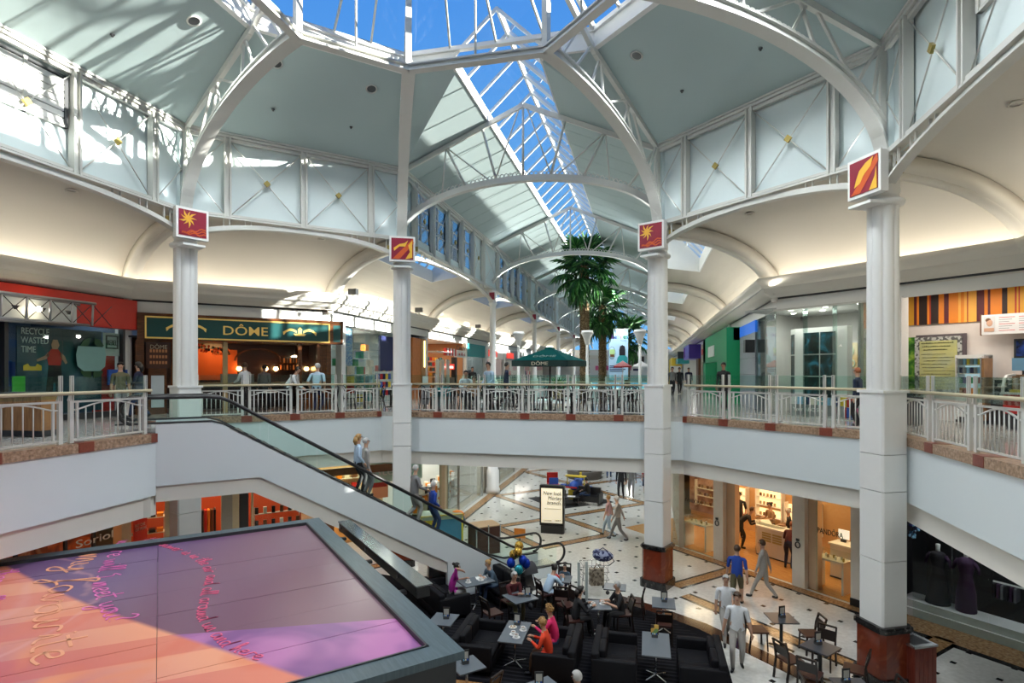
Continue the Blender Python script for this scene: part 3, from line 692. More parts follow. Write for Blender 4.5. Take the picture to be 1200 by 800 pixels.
balustrade(VOID[7],(9.6,-5.6),7,'white steel balustrade at the far right edge in front of the striped juice bar')
# plain glass rails round the hall void
def glassrail(A, B, nb, label):
    L = hypot(B[0]-A[0],B[1]-A[1]); rz = atan2(B[1]-A[1],B[0]-A[0]); bw = L/nb
    r = thing('glass_railing', label, 'railing', (A[0],A[1],UF), rz)
    g0 = p0 = None
    for k in range(nb+1):
        if p0 is None: p0 = MB().box(-.03,.03,-.03,.03,0,1.25).build('post', steel, r)
        else: inst(p0, (k*bw,0,0))
        if k < nb:
            if g0 is None: g0 = MB().box(.05,bw-.05,-.006,.006,.1,1.2).build('glass_panel', railglass, r)
            else: inst(g0, (k*bw,0,0))
    m = MB(); m.tube([(0,0,1.0),(L,0,1.0)], .03, 6); m.build('handrail', railwood, r)
glassrail((-EX+.1,16.5),(EX-.1,16.5),12,'green glass railing across the back of the upper cafe deck')
glassrail((-EX,16.7),(-EX,60),30,'green glass railing along the left walkway of the hall')
glassrail((EX,16.7),(EX,60),30,'green glass railing along the right walkway of the hall')
# ------------------------------------------------------------------ escalator
esc_ang = pi/4
es = thing('escalator', 'white sided escalator with black handrails and glass sides rising to the left balcony', 'escalator', (-6.863,1.287,0), esc_ang)
EWd = 1.55
for y0 in (0, EWd-.14):
    m = MB(); m.T = Matrix(((1,0,0,0),(0,0,1,0),(0,1,0,0),(0,0,0,1)))
    m.prism([(-.13,5.60),(1.0,5.60),(1.25,5.52),(9.5,.56),(10.1,.34),(11.5,.30),(11.5,0),(7.28,0),(7.28,1.13),(2.1,4.18),(-.13,4.18)], y0, y0+.14); m.build('side_panel', fascia_m, es)
    m = MB(); m.sweep([(-.9,y0+.07,5.63),(1.02,y0+.07,5.63),(1.28,y0+.07,5.55),(9.5,y0+.07,.60),(10.1,y0+.07,.38),(11.5,y0+.07,.34)], (0,1,0), .12, .04); m.build('skirt_trim', dark, es)
    yc = y0+.07
    path = [(-.55-.30*sin(pi*k/10), 5.92-.30*cos(pi*k/10)) for k in range(11)]+[(.9,6.22),(1.2,6.19),(1.45,6.09),(9.5,1.26),(9.85,1.10),(10.15,1.05)]+[(11.35+.325*sin(pi*k/10), .725+.325*cos(pi*k/10)) for k in range(11)]
    m = MB(); m.tube([(a,yc,z) for a, z in path], .042, 8); m.build('handrail', black, es)
    low = [(-.55,5.65),(1.02,5.65),(1.28,5.57),(9.5,.62),(10.1,.40),(11.35,.36)]
    def zlow(x):
        for (a,za),(b,zb) in zip(low,low[1:]):
            if a <= x <= b: return za+(zb-za)*(x-a)/(b-a)
        return low[-1][1]
    tops = path[10:18]
    def ztop(x):
        for (a,za),(b,zb) in zip(tops,tops[1:]):
            if a <= x <= b: return za+(zb-za)*(x-a)/(b-a)
        return tops[-1][1] if x > 5 else tops[0][1]
    xs = [-.55,.2,1.1,2.3,3.5,4.7,5.9,7.1,8.3,9.5,10.4,11.35]
    for a, b in zip(xs, xs[1:]):
        pp = [a+.006]+[x for x in (.9,1.2,1.45,9.85,10.15) if a < x < b]+[b-.006]
        m = MB(); m.add([(x,yc,zlow(x)) for x in pp]+[(x,yc,ztop(x)) for x in pp], [(k,k+1,len(pp)+k+1,len(pp)+k) for k in range(len(pp)-1)])
        m.build('glass_panel', railglass, es)
m = MB(); m.T = Matrix(((1,0,0,0),(0,0,1,0),(0,1,0,0),(0,0,0,1)))
m.prism([(-.13,4.18),(2.1,4.18),(7.28,1.13),(7.28,.80),(6.9,.98),(1.94,3.80),(-.13,3.80)], .06, EWd-.06); m.build('soffit_panel', plaster, es)
st0 = None
for k in range(27):
    x = 1.35+k*.318; z = 5.32-k*.195
    if st0 is None: st0 = MB().box(0,.40,.16,EWd-.16,-.22,0).build('step', mat('grey step metal',(.12,.125,.13),.4,.6), es); st0.location = (x,0,z)
    else: inst(st0, (x,0,z))
MB().box(9.9,11.9,.1,EWd-.1,0,.06).build('landing_plate', chrome, es); MB().box(-.9,1.4,.1,EWd-.1,5.30,5.40).build('landing_plate', chrome, es)
# ================================================================== UPPER LEVEL SHOPS
def text(name, s, size, mt, parent, loc, rot=(pi/2,0,0), ext=.008, align='LEFT', shear=0, width=None, bold=0):
    c = bpy.data.curves.new('t', 'FONT'); c.body = s; c.size = size; c.extrude = ext; c.align_x = align; c.shear = shear; c.resolution_u = 3; c.offset = bold
    o = bpy.data.objects.new('t', c); COL.objects.link(o); dg = bpy.context.evaluated_depsgraph_get()
    me = bpy.data.meshes.new_from_object(o.evaluated_get(dg)); bpy.data.objects.remove(o); bpy.data.curves.remove(c)
    me.materials.clear(); me.materials.append(mt)
    if width:
        xs = [v.co.x for v in me.vertices]; w = max(xs)-min(xs)
        for v in me.vertices: v.co.x *= width/w
    r = link(name, me, parent); r.location = loc; r.rotation_euler = rot; return r
def bxf(parent):
    def f(name, x0,x1,y0,y1,z0,z1, mt, par=None):
        return MB().box(x0,x1,y0,y1,z0,z1).build(name, mt, par or parent)
    return f
O7 = (-12.99,6.0); O0 = (-8.26,10.74); O1 = (8.26,10.74); O2 = (12.99,6.0)
F7 = ((*O7,0), pi/4); F6 = ((-12.99,-2.82,0), pi/2); F0 = ((*O0,0), pi/2); F1 = ((*O1,0), -pi/4); FR = ((8.26,60,0), -pi/2)
# ---- rooms behind the shopfronts
def room(n, F, x0, x1, depth, z0, z1, mt, fm=None, cm=None, y0=.02, yl=None, left=True):
    r = struct('wall_shop_%d' % n, *F); b = bxf(r)
    b('back_wall', x0,x1,depth,depth+.1,z0,z1,mt); b('side_wall', x0-.06,x0,yl or y0,depth,z0,z1,mt) if left else None; b('side_wall', x1,x1+.06,y0,depth,z0,z1,mt)
    b('ceiling', x0,x1,y0,depth,z1,z1+.06,cm or white); b('floor', x0,x1,y0,depth,z0,z0+.02,fm or up_tile)
    return r
def goods(F, spots, label, group, cat='box', nm='product_box', mats=None, d=(.22,.12,.26), shelf=False):
    """countable small goods: one mesh per colour, copied"""
    pr = {}
    M_ = Matrix.Translation(F[0]) @ Matrix.Rotation(F[1],4,'Z')
    for k, (x,y,z) in enumerate(spots):
        c = k % len(mats); p = M_ @ Vector((x,y,z))
        if c not in pr:
            m = MB(); m.box(-d[0]/2,d[0]/2,-d[1]/2,d[1]/2,0,d[2]); m.box(-d[0]*.42,d[0]*.42,-d[1]/2-.004,-d[1]/2,d[2]*.35,d[2]*.75)
            o = m.build(nm, mats[c]); tag(o, label, cat, group); pr[c] = o; o.location = p; o.rotation_euler = (0,0,F[1])
        else: inst(pr[c], p, F[1])
    if shelf:
        xs = [q[0] for q in spots]; ys = [q[1] for q in spots]; zs_ = sorted(set(round(q[2],3) for q in spots)); zf = UF if zs_[0] > 4 else 0
        t = thing('display_shelf', 'plain open shelf stand carrying the '+group, 'shelf', *F); b = bxf(t)
        x0, x1, y0, y1 = min(xs)-d[0]*.7, max(xs)+d[0]*.7, min(ys)-d[1]*.7, max(ys)+d[1]*.7
        for z in zs_:
            if z-zf > .05: b('shelf_board', x0,x1,y0,y1,z-.025,z-.002, steel)
        for x in (x0,x1-.03): b('side_frame', x,x+.03,y1-.03,y1,zf+.02,zs_[-1]+d[2], steel)
cols = {n: mat(n, c, .5, var=.1) for n, c in {'red':(.55,.02,.015),'orange':(.8,.25,.02),'yellow':(.8,.6,.05),'green':(.03,.30,.10),'blue':(.02,.09,.42),'teal':(.02,.28,.30),'pink':(.7,.12,.28),'purple':(.12,.02,.28),'navy':(.01,.015,.08),'brown':(.14,.06,.025),'tan':(.45,.32,.18),'grey':(.28,.29,.30),'ivory':(.75,.70,.58),'sky':(.25,.50,.72)}.items()}
shopred = mat('shop red', (.58,.022,.008), .45, var=.05)
domegreen = mat('deep teal sign paint', (.003,.055,.055), .35, var=.1)
domewood = ramp_mat('polished mahogany', [(.3,(.06,.02,.007)),(.7,(.15,.05,.015))], 4, .25, (1,1,10))
darkwood = ramp_mat('dark cafe timber', [(.3,(.012,.005,.003)),(.7,(.03,.010,.005))], 4, .3, (1,1,10))
goldl = mat('gilt lettering', (.78,.55,.16), .35, .3, emit=(.8,.5,.12), es=.12)
lampglow = emit_mat('warm lamp glow', (1,.55,.2), 14)
whiteglow = emit_mat('downlight glow', (1,.95,.85), 20)
# ---- sports store (left)
room(1, F6, 3.0, 8.86, 4.2, UF, 8.9, mat('blue store wall',(.04,.07,.12),.6), cm=mat('store ceiling',(.2,.21,.23),.7))
ss = thing('shopfront', 'sports store front with broad red fascia and tall glazing at far left', 'shop front', *F6); b = bxf(ss)
b('fascia', 2.5,8.95,-.30,.0,8.24,9.22, shopred); b('wall_pier', 8.66,9.0,-.02,.3,UF,8.26, white)
b('post', 5.0,5.1,-.1,.1,UF,8.24, dark); b('post', 8.6,8.68,-.1,.1,UF,8.24, dark); b('sill', 5.1,8.62,-.1,.12,UF,5.55, dark)
for x0, x1 in ((5.12,6.65),(6.67,7.7),(7.72,8.6)): b('glass_pane', x0,x1,-.01,.0,5.55,8.22, glass)
b('return_panel', 7.85,8.6,.25,.3,UF,7.45, cols['red'])
po = b('poster', 5.45,8.0,.10,.13,5.6,8.12, ramp_mat('sport poster print',[(.3,(.005,.015,.022)),(.6,(.012,.075,.11)),(.8,(.04,.22,.28))],.9,.4,(1,1,.6)))
text('lettering', 'RECYCLE\nWASTED\nTIME', .26, mat('poster pale print',(.6,.72,.7),.5), po, (5.55,.09,7.9), width=.78)
# printed runner and small emblems on the poster (flat print)
m = MB(); m.T = Matrix(((1,0,0,0),(0,0,1,.092),(0,1,0,0),(0,0,0,1)))
def pp(l): m.prism(l, 0, .006)
m.mat = 0; pp([(6.32,7.02),(6.68,7.02),(6.72,7.32),(6.6,7.5),(6.4,7.5),(6.26,7.32)])
m.mat = 1; pp([(6.43,7.5),(6.58,7.5),(6.64,7.62),(6.58,7.78),(6.45,7.78),(6.40,7.62)]); pp([(6.3,7.4),(6.22,7.3),(5.98,7.18),(6.0,7.12),(6.26,7.2),(6.34,7.3)]); pp([(6.68,7.4),(6.8,7.3),(6.88,7.1),(6.82,7.06),(6.74,7.18),(6.66,7.28)])
m.mat = 2; pp([(6.32,7.02),(6.68,7.02),(6.74,6.4),(6.7,5.7),(6.55,5.7),(6.52,6.5),(6.46,6.5),(6.40,5.7),(6.22,5.7),(6.26,6.4)])
m.mat = 3; pp([(5.62,7.0),(5.74,7.06),(5.8,6.98),(5.95,6.98),(6.0,7.06),(6.12,7.0),(6.12,6.86),(5.62,6.86)])
m.build('runner_print', [cols['red'], mat('printed skin',(.55,.33,.22),.5), black, cols['yellow']], po)
m = MB(); m.T = Matrix(((1,0,0,0),(0,0,1,-.02),(0,1,0,0),(0,0,0,1)))
m.mat = 0; m.prism([(7.1,7.0),(7.3,6.85),(7.85,6.85),(8.02,7.0),(8.06,7.35),(8.0,7.62),(7.12,7.62),(7.06,7.35)],0,.006)
m.mat = 1
for q in ([(7.18,7.62),(7.3,7.82),(7.52,7.9),(7.5,7.72),(7.42,7.62)],[(7.66,7.9),(7.86,7.84),(7.98,7.66),(7.78,7.62),(7.66,7.72)],[(7.2,6.85),(7.3,6.68),(7.55,6.62),(7.55,6.85)],[(7.62,6.85),(7.62,6.62),(7.88,6.68),(7.96,6.85)]): m.prism(q,0,.007)
m.build('window_sticker', [mat('sticker pale teal',(.22,.42,.40),.5), mat('sticker dark green',(.01,.06,.02),.5)], ss)
lg = b('wall_sign', 8.02,8.62,.05,.08,7.35,8.1, mat('sign light grey',(.5,.58,.58),.5)); b('sign_frame', 8.1,8.54,.03,.05,7.58,7.62, black, lg); b('sign_frame', 8.1,8.54,.03,.05,7.98,8.02, black, lg); b('sign_frame', 8.1,8.14,.03,.05,7.62,7.98, black, lg); b('sign_frame', 8.5,8.54,.03,.05,7.62,7.98, black, lg)
text('lettering', 'REBEL', .24, black, lg, (8.15,.04,7.7), width=.34)
# trussed light box over the entrance
tb = thing('truss_sign', 'silver triangular truss light box jutting out below the red fascia', 'sign', F6[0], F6[1]); b = bxf(tb)
for z in (8.2, 8.86):
    for y in (-.34,-.95): m = MB(); m.tube([(2.6,y,z),(6.9-(.2 if z<8.5 else 0),y,z)], .045, 6); m.build('chord', mat('satin aluminium',(.42,.44,.46),.35,.8), tb)
sal = MATS['satin aluminium']
for k in range(7):
    x = 3.1+k*.62
    for y in (-.95,): m = MB(); m.tube([(x,y,8.86),(x-.03,y,8.2)], .03, 6); m.build('upright', sal, tb)
    for s1 in (0,1): m = MB(); m.tube([(x,-.93,8.84 if s1 else 8.22),(x+.62,-.93,8.22 if s1 else 8.84)], .012, 5); m.build('brace', dark, tb)
b('back_panel', 2.6,6.75,-.42,-.38,8.24,8.84, mat('frosted panel',(.55,.6,.6),.4)); 
for x in (5.6,6.35,4.9): m = MB(); m.lathe([(.03,0),(.05,.04),(.09,.10)],(x,-.62,8.5),10); m.build('spotlight', dark, tb)
m = MB(); m.ball((5.45,-.68,8.56),.075); m.build('lamp_bulb', emit_mat('halogen glow',(1,.85,.6),40), tb)
lamp('POINT', F6[0], 12, (1,.75,.45), .08).location = (-12.3,2.65,8.55)
# things in the sports store
tag(MB().box(0,.34,0,.02,0,.5).build('price_sign', mat('lime card',(.1,.7,.08),.5)), 'lime green price sign in the sports store window', 'sign').location = (-13.0,2.45,6.2)
bpy.data.objects['price_sign'].rotation_euler = (0,0,pi/2)
jk = MB(); jk.prism([(-.22,-.1),(.22,-.1),(.26,.1),(-.26,.1)],0,.75); jk.prism([(-.34,-.06),(-.22,-.08),(-.22,.08),(-.34,.06)],.1,.72); jk.prism([(.34,-.06),(.22,-.08),(.22,.08),(.34,.06)],.1,.72); jk.prism([(-.1,-.08),(.1,-.08),(.1,.08),(-.1,.08)],.75,.82)
for k,(y,c) in enumerate(((1.7,'blue'),(2.25,'navy'),(2.05,'blue'))):
    pos = [(-13.7,2.2,6.5),(-14.2,3.0,6.4),(-13.9,1.75,5.6)][k]
    o = (jk.build('jacket', cols[c]) if k == 0 else inst(bpy.data.objects['jacket'])); o.location = pos; o.rotation_euler = (0,0,pi/2)
    tag(o, ['blue sports jacket hanging at the store entrance','blue sports jacket hanging deeper inside the sports store','blue sports jacket hanging low by the sports store door'][k], 'jacket')
ct = thing('display_counter', 'timber and black slatted display stand behind the far left balustrade', 'counter', (-9.6,.35,UF+.02), .1)
b = bxf(ct)
for k in range(5): b('timber_panel', -.6+k*.24,-.6+k*.24+.225,-.22,.22,.12,.92, wood)
b('top', -.62,.62,-.25,.25,.93,.97, dark); b('plinth', -.58,.58,-.2,.2,0,.12, dark)
tag(MB().box(-.5,.5,-.3,.3,0,.6).build('plastic_tub', cols['blue']), 'bright blue merchandise tub behind the leftmost balustrade panels', 'tub').location = (-9.9,-1.1,UF+.02)
tag(MB().box(-.03,.03,-.35,.35,0,.5).build('notice', cols['blue']), 'small blue notice on the white pier beside the coffee house', 'sign').location = (-12.92,5.6,6.4)
# ---- coffee house (Dôme)
room(2, F7, .05, 6.6, 3.2, UF, 8.0, darkwood, fm=mat('cafe dark floor',(.05,.03,.02),.4), cm=darkwood)
dm = thing('shopfront', 'coffee house front in dark timber under a long green and gilt sign', 'shop front', *F7); b = bxf(dm)
sbd = b('sign_board', .3,6.9,-.16,.02,7.92,8.84, domewood); b('sign_panel', .58,6.62,-.19,-.16,8.02,8.68, domegreen, sbd)
for q in ((.52,6.68,8.68,8.73),(.52,6.68,7.97,8.02)): b('gilt_rail', q[0],q[1],-.21,-.15,q[2],q[3], goldl, sbd)
for q in ((.52,.57),(6.63,6.68)): b('gilt_rail', q[0],q[1],-.21,-.15,7.97,8.73, goldl, sbd)
text('lettering', 'DÔME', .46, goldl, sbd, (2.86,-.2,8.17), width=1.5, ext=.012, bold=.002)
def garland(cx, nm):
    m = MB(); m.T = Matrix(((1,0,0,cx),(0,0,1,-.2),(0,1,0,8.35),(0,0,0,1)))
    for s in (-1,1):
        pts = [(s*(.12+.42*k/8), .05+.09*sin(pi*k/8)) for k in range(9)]
        m.prism(pts+[(a,c-.09) for a,c in reversed(pts)],0,.012); m.prism([(s*.54,.05),(s*.62,.0),(s*.6,-.12),(s*.54,-.06)],0,.012)
    m.prism([(-.08,.12),(0,.2),(.08,.12),(.06,0),(.1,-.12),(-.1,-.12),(-.06,0)],0,.012); m.prism([(-.24,-.06),(.24,-.06),(.16,-.14),(-.16,-.14)],0,.012)
    m.build(nm, goldl, sbd)
garland(1.75,'garland_emblem'); garland(5.55,'garland_emblem')
b('corner_board', 6.69,7.2,-.14,-.02,7.92,8.84, domewood); b('sign_panel', 6.82,7.1,-.17,-.14,8.02,8.68, domegreen)
b('pier', .25,.5,-.1,.15,UF,7.92, domewood); b('pier', 1.28,1.42,-.1,.15,UF,7.92, domewood)
b('pier', 2.9,3.06,-.06,.10,UF,7.92, mat('brass post',(.36,.26,.12),.4)); b('pier', 5.5,5.64,-.1,.15,UF,7.92, domewood); b('pier', 6.22,6.30,-.1,.15,UF,7.92, domewood); b('pier', 6.62,6.75,-.1,.15,UF,7.92, domewood)
b('door', .62,1.16,.0,.06,UF,7.0, domewood); b('door_glass', .7,1.08,-.02,.0,5.6,6.7, mat('frosted door',(.55,.62,.66),.3)); b('menu_board', .55,1.25,-.02,.02,6.95,7.85, mat('menu brown',(.06,.018,.008),.4))
for r_ in range(3):
    for k in range(6): b('menu_line', .66+k*.09,.72+k*.09,-.03,-.02,7.1+r_*.2,7.2+r_*.2, mat('menu print',(.5,.2,.08),.5))
text('lettering','DÔME',.2,mat('sign dull gold',(.42,.36,.26),.4),dm,(.66,-.03,7.62),width=.5)
for k in range(6): b('folding_leaf', 6.3+k*.055,6.34+k*.055,-.1,.05,UF,7.85, domewood)
b('glass_pane', 5.66,6.2,.0,.01,6.0,7.85, glass); b('panel', 5.64,6.62,.0,.06,UF,6.0, domewood); b('panel', .3,1.4,.02,.06,7.85,7.95, domewood)
b('pier', 7.16,7.24,-.1,.1,UF,8.86, white); b('glass_pane', 6.78,7.14,-.02,-.01,UF,7.9, glass)
# inside: orange feature wall, sconces, bar, arches, shelves
fw = tag(MB().box(2.0,3.7,3.05,3.15,6.5,7.75).build('feature_wall', mat('glowing orange plaster',(.55,.11,.015),.6)), 'orange lit panel on the back wall of the coffee house', 'panel'); fw.location, fw.rotation_euler = F7[0], (0,0,F7[1])
lamp('AREA', Matrix.Translation(F7[0]) @ Matrix.Rotation(F7[1],4,'Z') @ Vector((2.8,2.3,7.9)), 16, (1,.5,.18), .8, .3, aim=(-.35,.35,-.9))
M7 = Matrix.Translation(F7[0]) @ Matrix.Rotation(F7[1],4,'Z')
sc0 = None
for k, x in enumerate((3.76,4.78,5.19,6.45)):
    lab = 'small amber wall lamp in the coffee house, %s from the left' % ['first','second','third','fourth'][k]
    if sc0 is None:
        sc0 = thing('wall_lamp', lab, 'lamp', M7 @ Vector((x,3.05,6.93)), F7[1])
        m = MB(); m.lathe([(.05,-.05),(.11,.02),(.07,.12)],(0,-.1,0),10); m.build('shade', lampglow, sc0); m = MB(); m.box(-.03,.03,-.06,.1,-.08,0); m.build('bracket', goldl, sc0)
    else: copy_tree(sc0, M7 @ Vector((x,3.05,6.93)), label=lab)
    lamp('POINT', M7 @ Vector((x,2.8,7.0)), 4, (1,.42,.12), .06)
pd = thing('pendant_lamp', 'glass pendant lamp hanging over the coffee house bar', 'lamp', M7 @ Vector((5.89,2.6,7.49))); m = MB(); m.lathe([(.02,.06),(.10,.04),(.16,0),(.12,-.03)],n=12); m.build('shade', emit_mat('pendant glow',(1,.8,.5),6), pd); m = MB(); m.tube([(0,0,.05),(0,0,.5)],.01); m.build('cord', dark, pd)
bb = thing('bar_counter', 'long dark service bar inside the coffee house', 'counter', F7[0], F7[1]); b = bxf(bb)
b('bar_front', 2.2,6.3,1.9,2.4,UF,6.35, darkwood); b('bar_top', 2.1,6.4,1.8,2.5,6.35,6.40, mat('pale bar top',(.42,.36,.22),.3)); b('display_case', 3.0,4.2,1.95,2.35,6.40,6.75, mat('glass case',(.3,.33,.34),.2))
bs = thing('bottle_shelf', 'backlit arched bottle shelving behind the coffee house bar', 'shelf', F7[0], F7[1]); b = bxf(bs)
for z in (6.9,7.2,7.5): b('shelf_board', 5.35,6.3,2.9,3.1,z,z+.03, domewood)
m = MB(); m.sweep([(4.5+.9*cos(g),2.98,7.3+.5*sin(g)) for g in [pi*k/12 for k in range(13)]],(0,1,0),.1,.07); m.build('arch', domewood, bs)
goods(F7, [(5.4+.13*k,3.0,zz) for zz in (6.93,7.23) for k in range(7)], 'small amber bottle on the shelves behind the coffee house bar', 'bottles behind the coffee house bar', 'bottle', 'bottle', [mat('amber bottle',(.35,.10,.02),.2,emit=(.5,.15,.03),es=.35), cols['brown']], (.06,.06,.2))  # glow put into the amber bottle material, no light stands behind
fl_ = thing('flower_garland', 'mass of red flowers hanging above the coffee house counter', 'flowers', M7 @ Vector((2.0,1.6,7.55)), F7[1])
m = MB(); random.seed(3)
for k in range(90):
    x = random.random()*1.3; zc = .14+.18*(1-x/1.4); m.mat = k % 3; m.ball((x,random.uniform(-.15,.15),random.uniform(-.05,.3)*zc*4), random.uniform(.035,.06), 5, 3)
o = m.build('blossoms', [mat('red petal',(.55,.03,.01),.5,emit=(.6,.05,.01),es=.15),mat('orange petal',(.75,.14,.02),.5,emit=(.7,.12,.02),es=.15),mat('dark leaf',(.03,.03,.01),.6)], fl_); o['kind'] = 'stuff'
# ---- left hall: toy and gift store, walk-through pier, candy shop, more fronts
def shop(n, F, x0, x1, wallm, zt=8.76, depth=3.2, fasc=None, fz=.5):
    room(n, F, x0+.1, x1-.1, depth, UF, zt, wallm, cm=ceil_m)
room(3, F0, 2.7, 6.7, 3.2, UF, 8.8, mat('toy shop wall',(.35,.42,.42),.6), left=False)
ts = thing('shopfront', 'frameless glass front of the toy and gift shop left of the second column', 'shop front', *F0); b = bxf(ts)
b('pier', .85,1.12,-.1,.2,UF,8.86, white)
for x0, x1 in ((1.3,2.3),(2.32,3.4),(3.42,4.5)): b('glass_pane', x0,x1,0,.01,UF,8.78, glass)
b('transom', .9,5.4,.0,.05,8.78,8.88, white)
bn = tag(MB().box(1.3,2.05,.1,.12,7.1,8.7).build('banner', ramp_mat('blue pattern banner',[(.42,(.05,.22,.65)),(.52,(.6,.75,.85)),(.6,(.08,.35,.75))],3,.5,(1,1,1.5),distort=2)), 'blue and white patterned banner in the toy shop window', 'banner'); bn.location, bn.rotation_euler = F0[0], (0,0,F0[1])
pb = tag(MB().box(4.9,6.6,.25,.3,6.9,8.6).build('wall_panel', cols['navy']), 'deep blue panel above the stationery shelves left of the second column', 'panel'); pb.location, pb.rotation_euler = F0[0], (0,0,F0[1])
goods(F0, [(1.5+.42*k,.35+.3*(k%2),UF+.1+r_*.42) for r_ in range(4) for k in range(8)], 'small colourful toy in the glass shop window left of the second column', 'toys in the glass shop window', 'toy', 'toy_box', [cols['green'],cols['sky'],cols['ivory'],cols['red'],cols['yellow'],cols['ivory'],cols['teal']], (.3,.2,.34), shelf=True)
goods(F0, [(1.6+.5*k,.6,7.1+.36*(k%3)) for k in range(7)], 'round green balloon cluster piece above the toys', 'balloons in the toy window', 'balloon', 'balloon', [cols['green'],cols['orange'],cols['ivory'],cols['green']], (.3,.25,.3), shelf=True)
goods(F0, [(5.0+.3*k,.4,UF+.3+r_*.4) for r_ in range(4) for k in range(5)], 'boxed item on the stationery shelves below the blue panel', 'boxes on the stationery shelves', 'box', 'product_box', [cols['navy'],cols['yellow'],cols['blue'],cols['red']], (.22,.15,.28), shelf=True)
pier = thing('portal_pier', 'orange timber clad shop portal right of the second column', 'pier', *F0); b = bxf(pier)
b('cladding', 8.2,9.4,-.05,.3,UF,8.7, mat('orange timber',(.52,.16,.03),.4,var=.2)); b('cladding', 9.4,10.0,-.08,.3,UF,8.7, wood); b('light_strip', 9.75,9.85,-.12,-.08,7.1,8.6, emit_mat('strip glow',(1,.75,.35),3)); b('pier_edge', 10.0,10.25,-.12,.3,UF,8.86, white)
room(4, F0, 10.3, 17.0, 3.4, UF, 8.8, mat('candy shop wall',(.42,.20,.09),.6))
cd = thing('candy_kiosk', 'sweet shop stand with a red and white striped awning sign', 'kiosk', *F0); b = bxf(cd)
for k in range(7): b('awning_stripe', 12.2+k*.28,12.48+k*.28,-.5,-.35,7.85,8.3, cols['red'] if k%2==0 else white)
b('sign_drum', 14.3,16.2,-.5,-.3,7.8,8.25, white); text('lettering','Candy',.42,black,cd,(14.3,-.45,8.28),width=1.8); text('lettering','a & c',.3,cols['red'],cd,(14.6,-.52,7.92),width=1.3)
b('pillar', 14.6,14.9,-.3,0,UF,7.8, black); b('lower_sign', 11.9,14.3,-.32,-.28,7.0,7.35, mat('red neon panel',(.7,.03,.02),.4,emit=(1,.05,.02),es=.7)); text('lettering','de Alabama',.3,emit_mat('white neon',(1,.9,.8),2.0),cd,(12.1,-.34,7.08),width=1.9)
b('counter', 12,14.4,-.3,.3,UF,6.5, cols['brown']); b('canopy', 10.4,12.6,-.6,.5,8.0,8.06, white)
goods(F0, [(12+.45*k,.6,UF+1.2+r_*.32) for r_ in range(4) for k in range(6)], 'small packet on the sweet shop shelves', 'packets in the sweet shop', 'packet', 'packet', [cols['orange'],cols['yellow'],cols['brown'],cols['teal'],cols['red']], (.28,.15,.22), shelf=True)
tw = None
for k, x in enumerate((10.8,11.6,12.5)):
    lab = ['tall clear candy dispenser tube nearest the portal pier','middle tall candy dispenser tube','tall candy dispenser tube beside the sweet shop counter'][k]
    p = Matrix.Translation(F0[0]) @ Matrix.Rotation(F0[1],4,'Z') @ Vector((x,-.5,UF+.02))
    if tw is None:
        tw = thing('candy_tube', lab, 'dispenser', p); m = MB(); m.lathe([(.2,0),(.2,.5),(.14,.55)],n=12); m.build('base', cols['teal'], tw); m = MB(); m.lathe([(.13,.55),(.13,2.1),(.1,2.2)],n=12); m.build('tube', mat('pale acrylic',(.62,.66,.6),.2), tw)
    else: copy_tree(tw, p, label=lab)
# further fronts
fr = [(17.2,22,'grey clad shop front beyond the sweet shop','teal',(.25,.30,.32)),(22.2,28,'pale pink lit shop front behind the first hall column','pink',(.55,.42,.42)),(28.2,36,'glass shop front with red neon far down the left side','grey',(.5,.5,.48)),(36.5,48,'white shop front near the far end of the left side','ivory',(.6,.55,.48))]
for k, (x0,x1,lab,c,wc) in enumerate(fr):
    room(5+k, F0, x0+.1, x1-.1, 3.0, UF, 8.8, mat('shop wall %s' % c, wc, .6))
    t = thing('shopfront', lab, 'shop front', *F0); b = bxf(t)
    b('fascia', x0,x1,-.15,0,7.95,8.86, cols[c] if c in ('teal','grey') else white); b('pier', x0-.1,x0+.15,-.2,.1,UF,8.86, white)
    nb = max(2,int((x1-x0)/1.8))
    for q in range(nb): b('glass_pane', x0+.2+q*(x1-x0-.2)/nb,x0+.12+(q+1)*(x1-x0-.2)/nb,0,.01,UF,7.95, glass)
    if k in (1,2): b('neon_sign', x0+.8,x0+3.4,-.2,-.15,8.1,8.6, mat('red neon panel',(.7,.03,.02)))
    goods(F0, [(x0+.6+.7*q,.9,UF+.1+r_*.55) for r_ in range(3) for q in range(int((x1-x0)/.8))], 'small item on display in the '+lab.split(' shop')[0]+' shop', 'display goods in the '+lab.split(' shop')[0]+' shop', 'box', 'product_box', [cols['pink'],cols['ivory'],cols['red'],cols['grey'],cols['tan'],cols['navy']], (.4,.2,.4), shelf=True)
# small dark flood lights along the left cornice
f0 = None
for k, x in enumerate((1.0,8.0,19,30)):
    lab = ['black floodlight on the cornice above the toy shop','black floodlight on the left cornice above the portal pier','black floodlight on the left cornice past the sweet shop','farthest black floodlight on the left cornice'][k]
    p = Matrix.Translation(F0[0]) @ Matrix.Rotation(F0[1],4,'Z') @ Vector((x,-.5,9.92))
    if f0 is None:
        f0 = thing('floodlight', lab, 'lamp', p); m = MB(); m.box(-.18,.18,-.1,.12,.1,.34); m.build('housing', dark, f0); MB().box(-.05,.05,-.05,.05,0,.1).build('bracket', steel, f0)
    else: copy_tree(f0, p, label=lab)
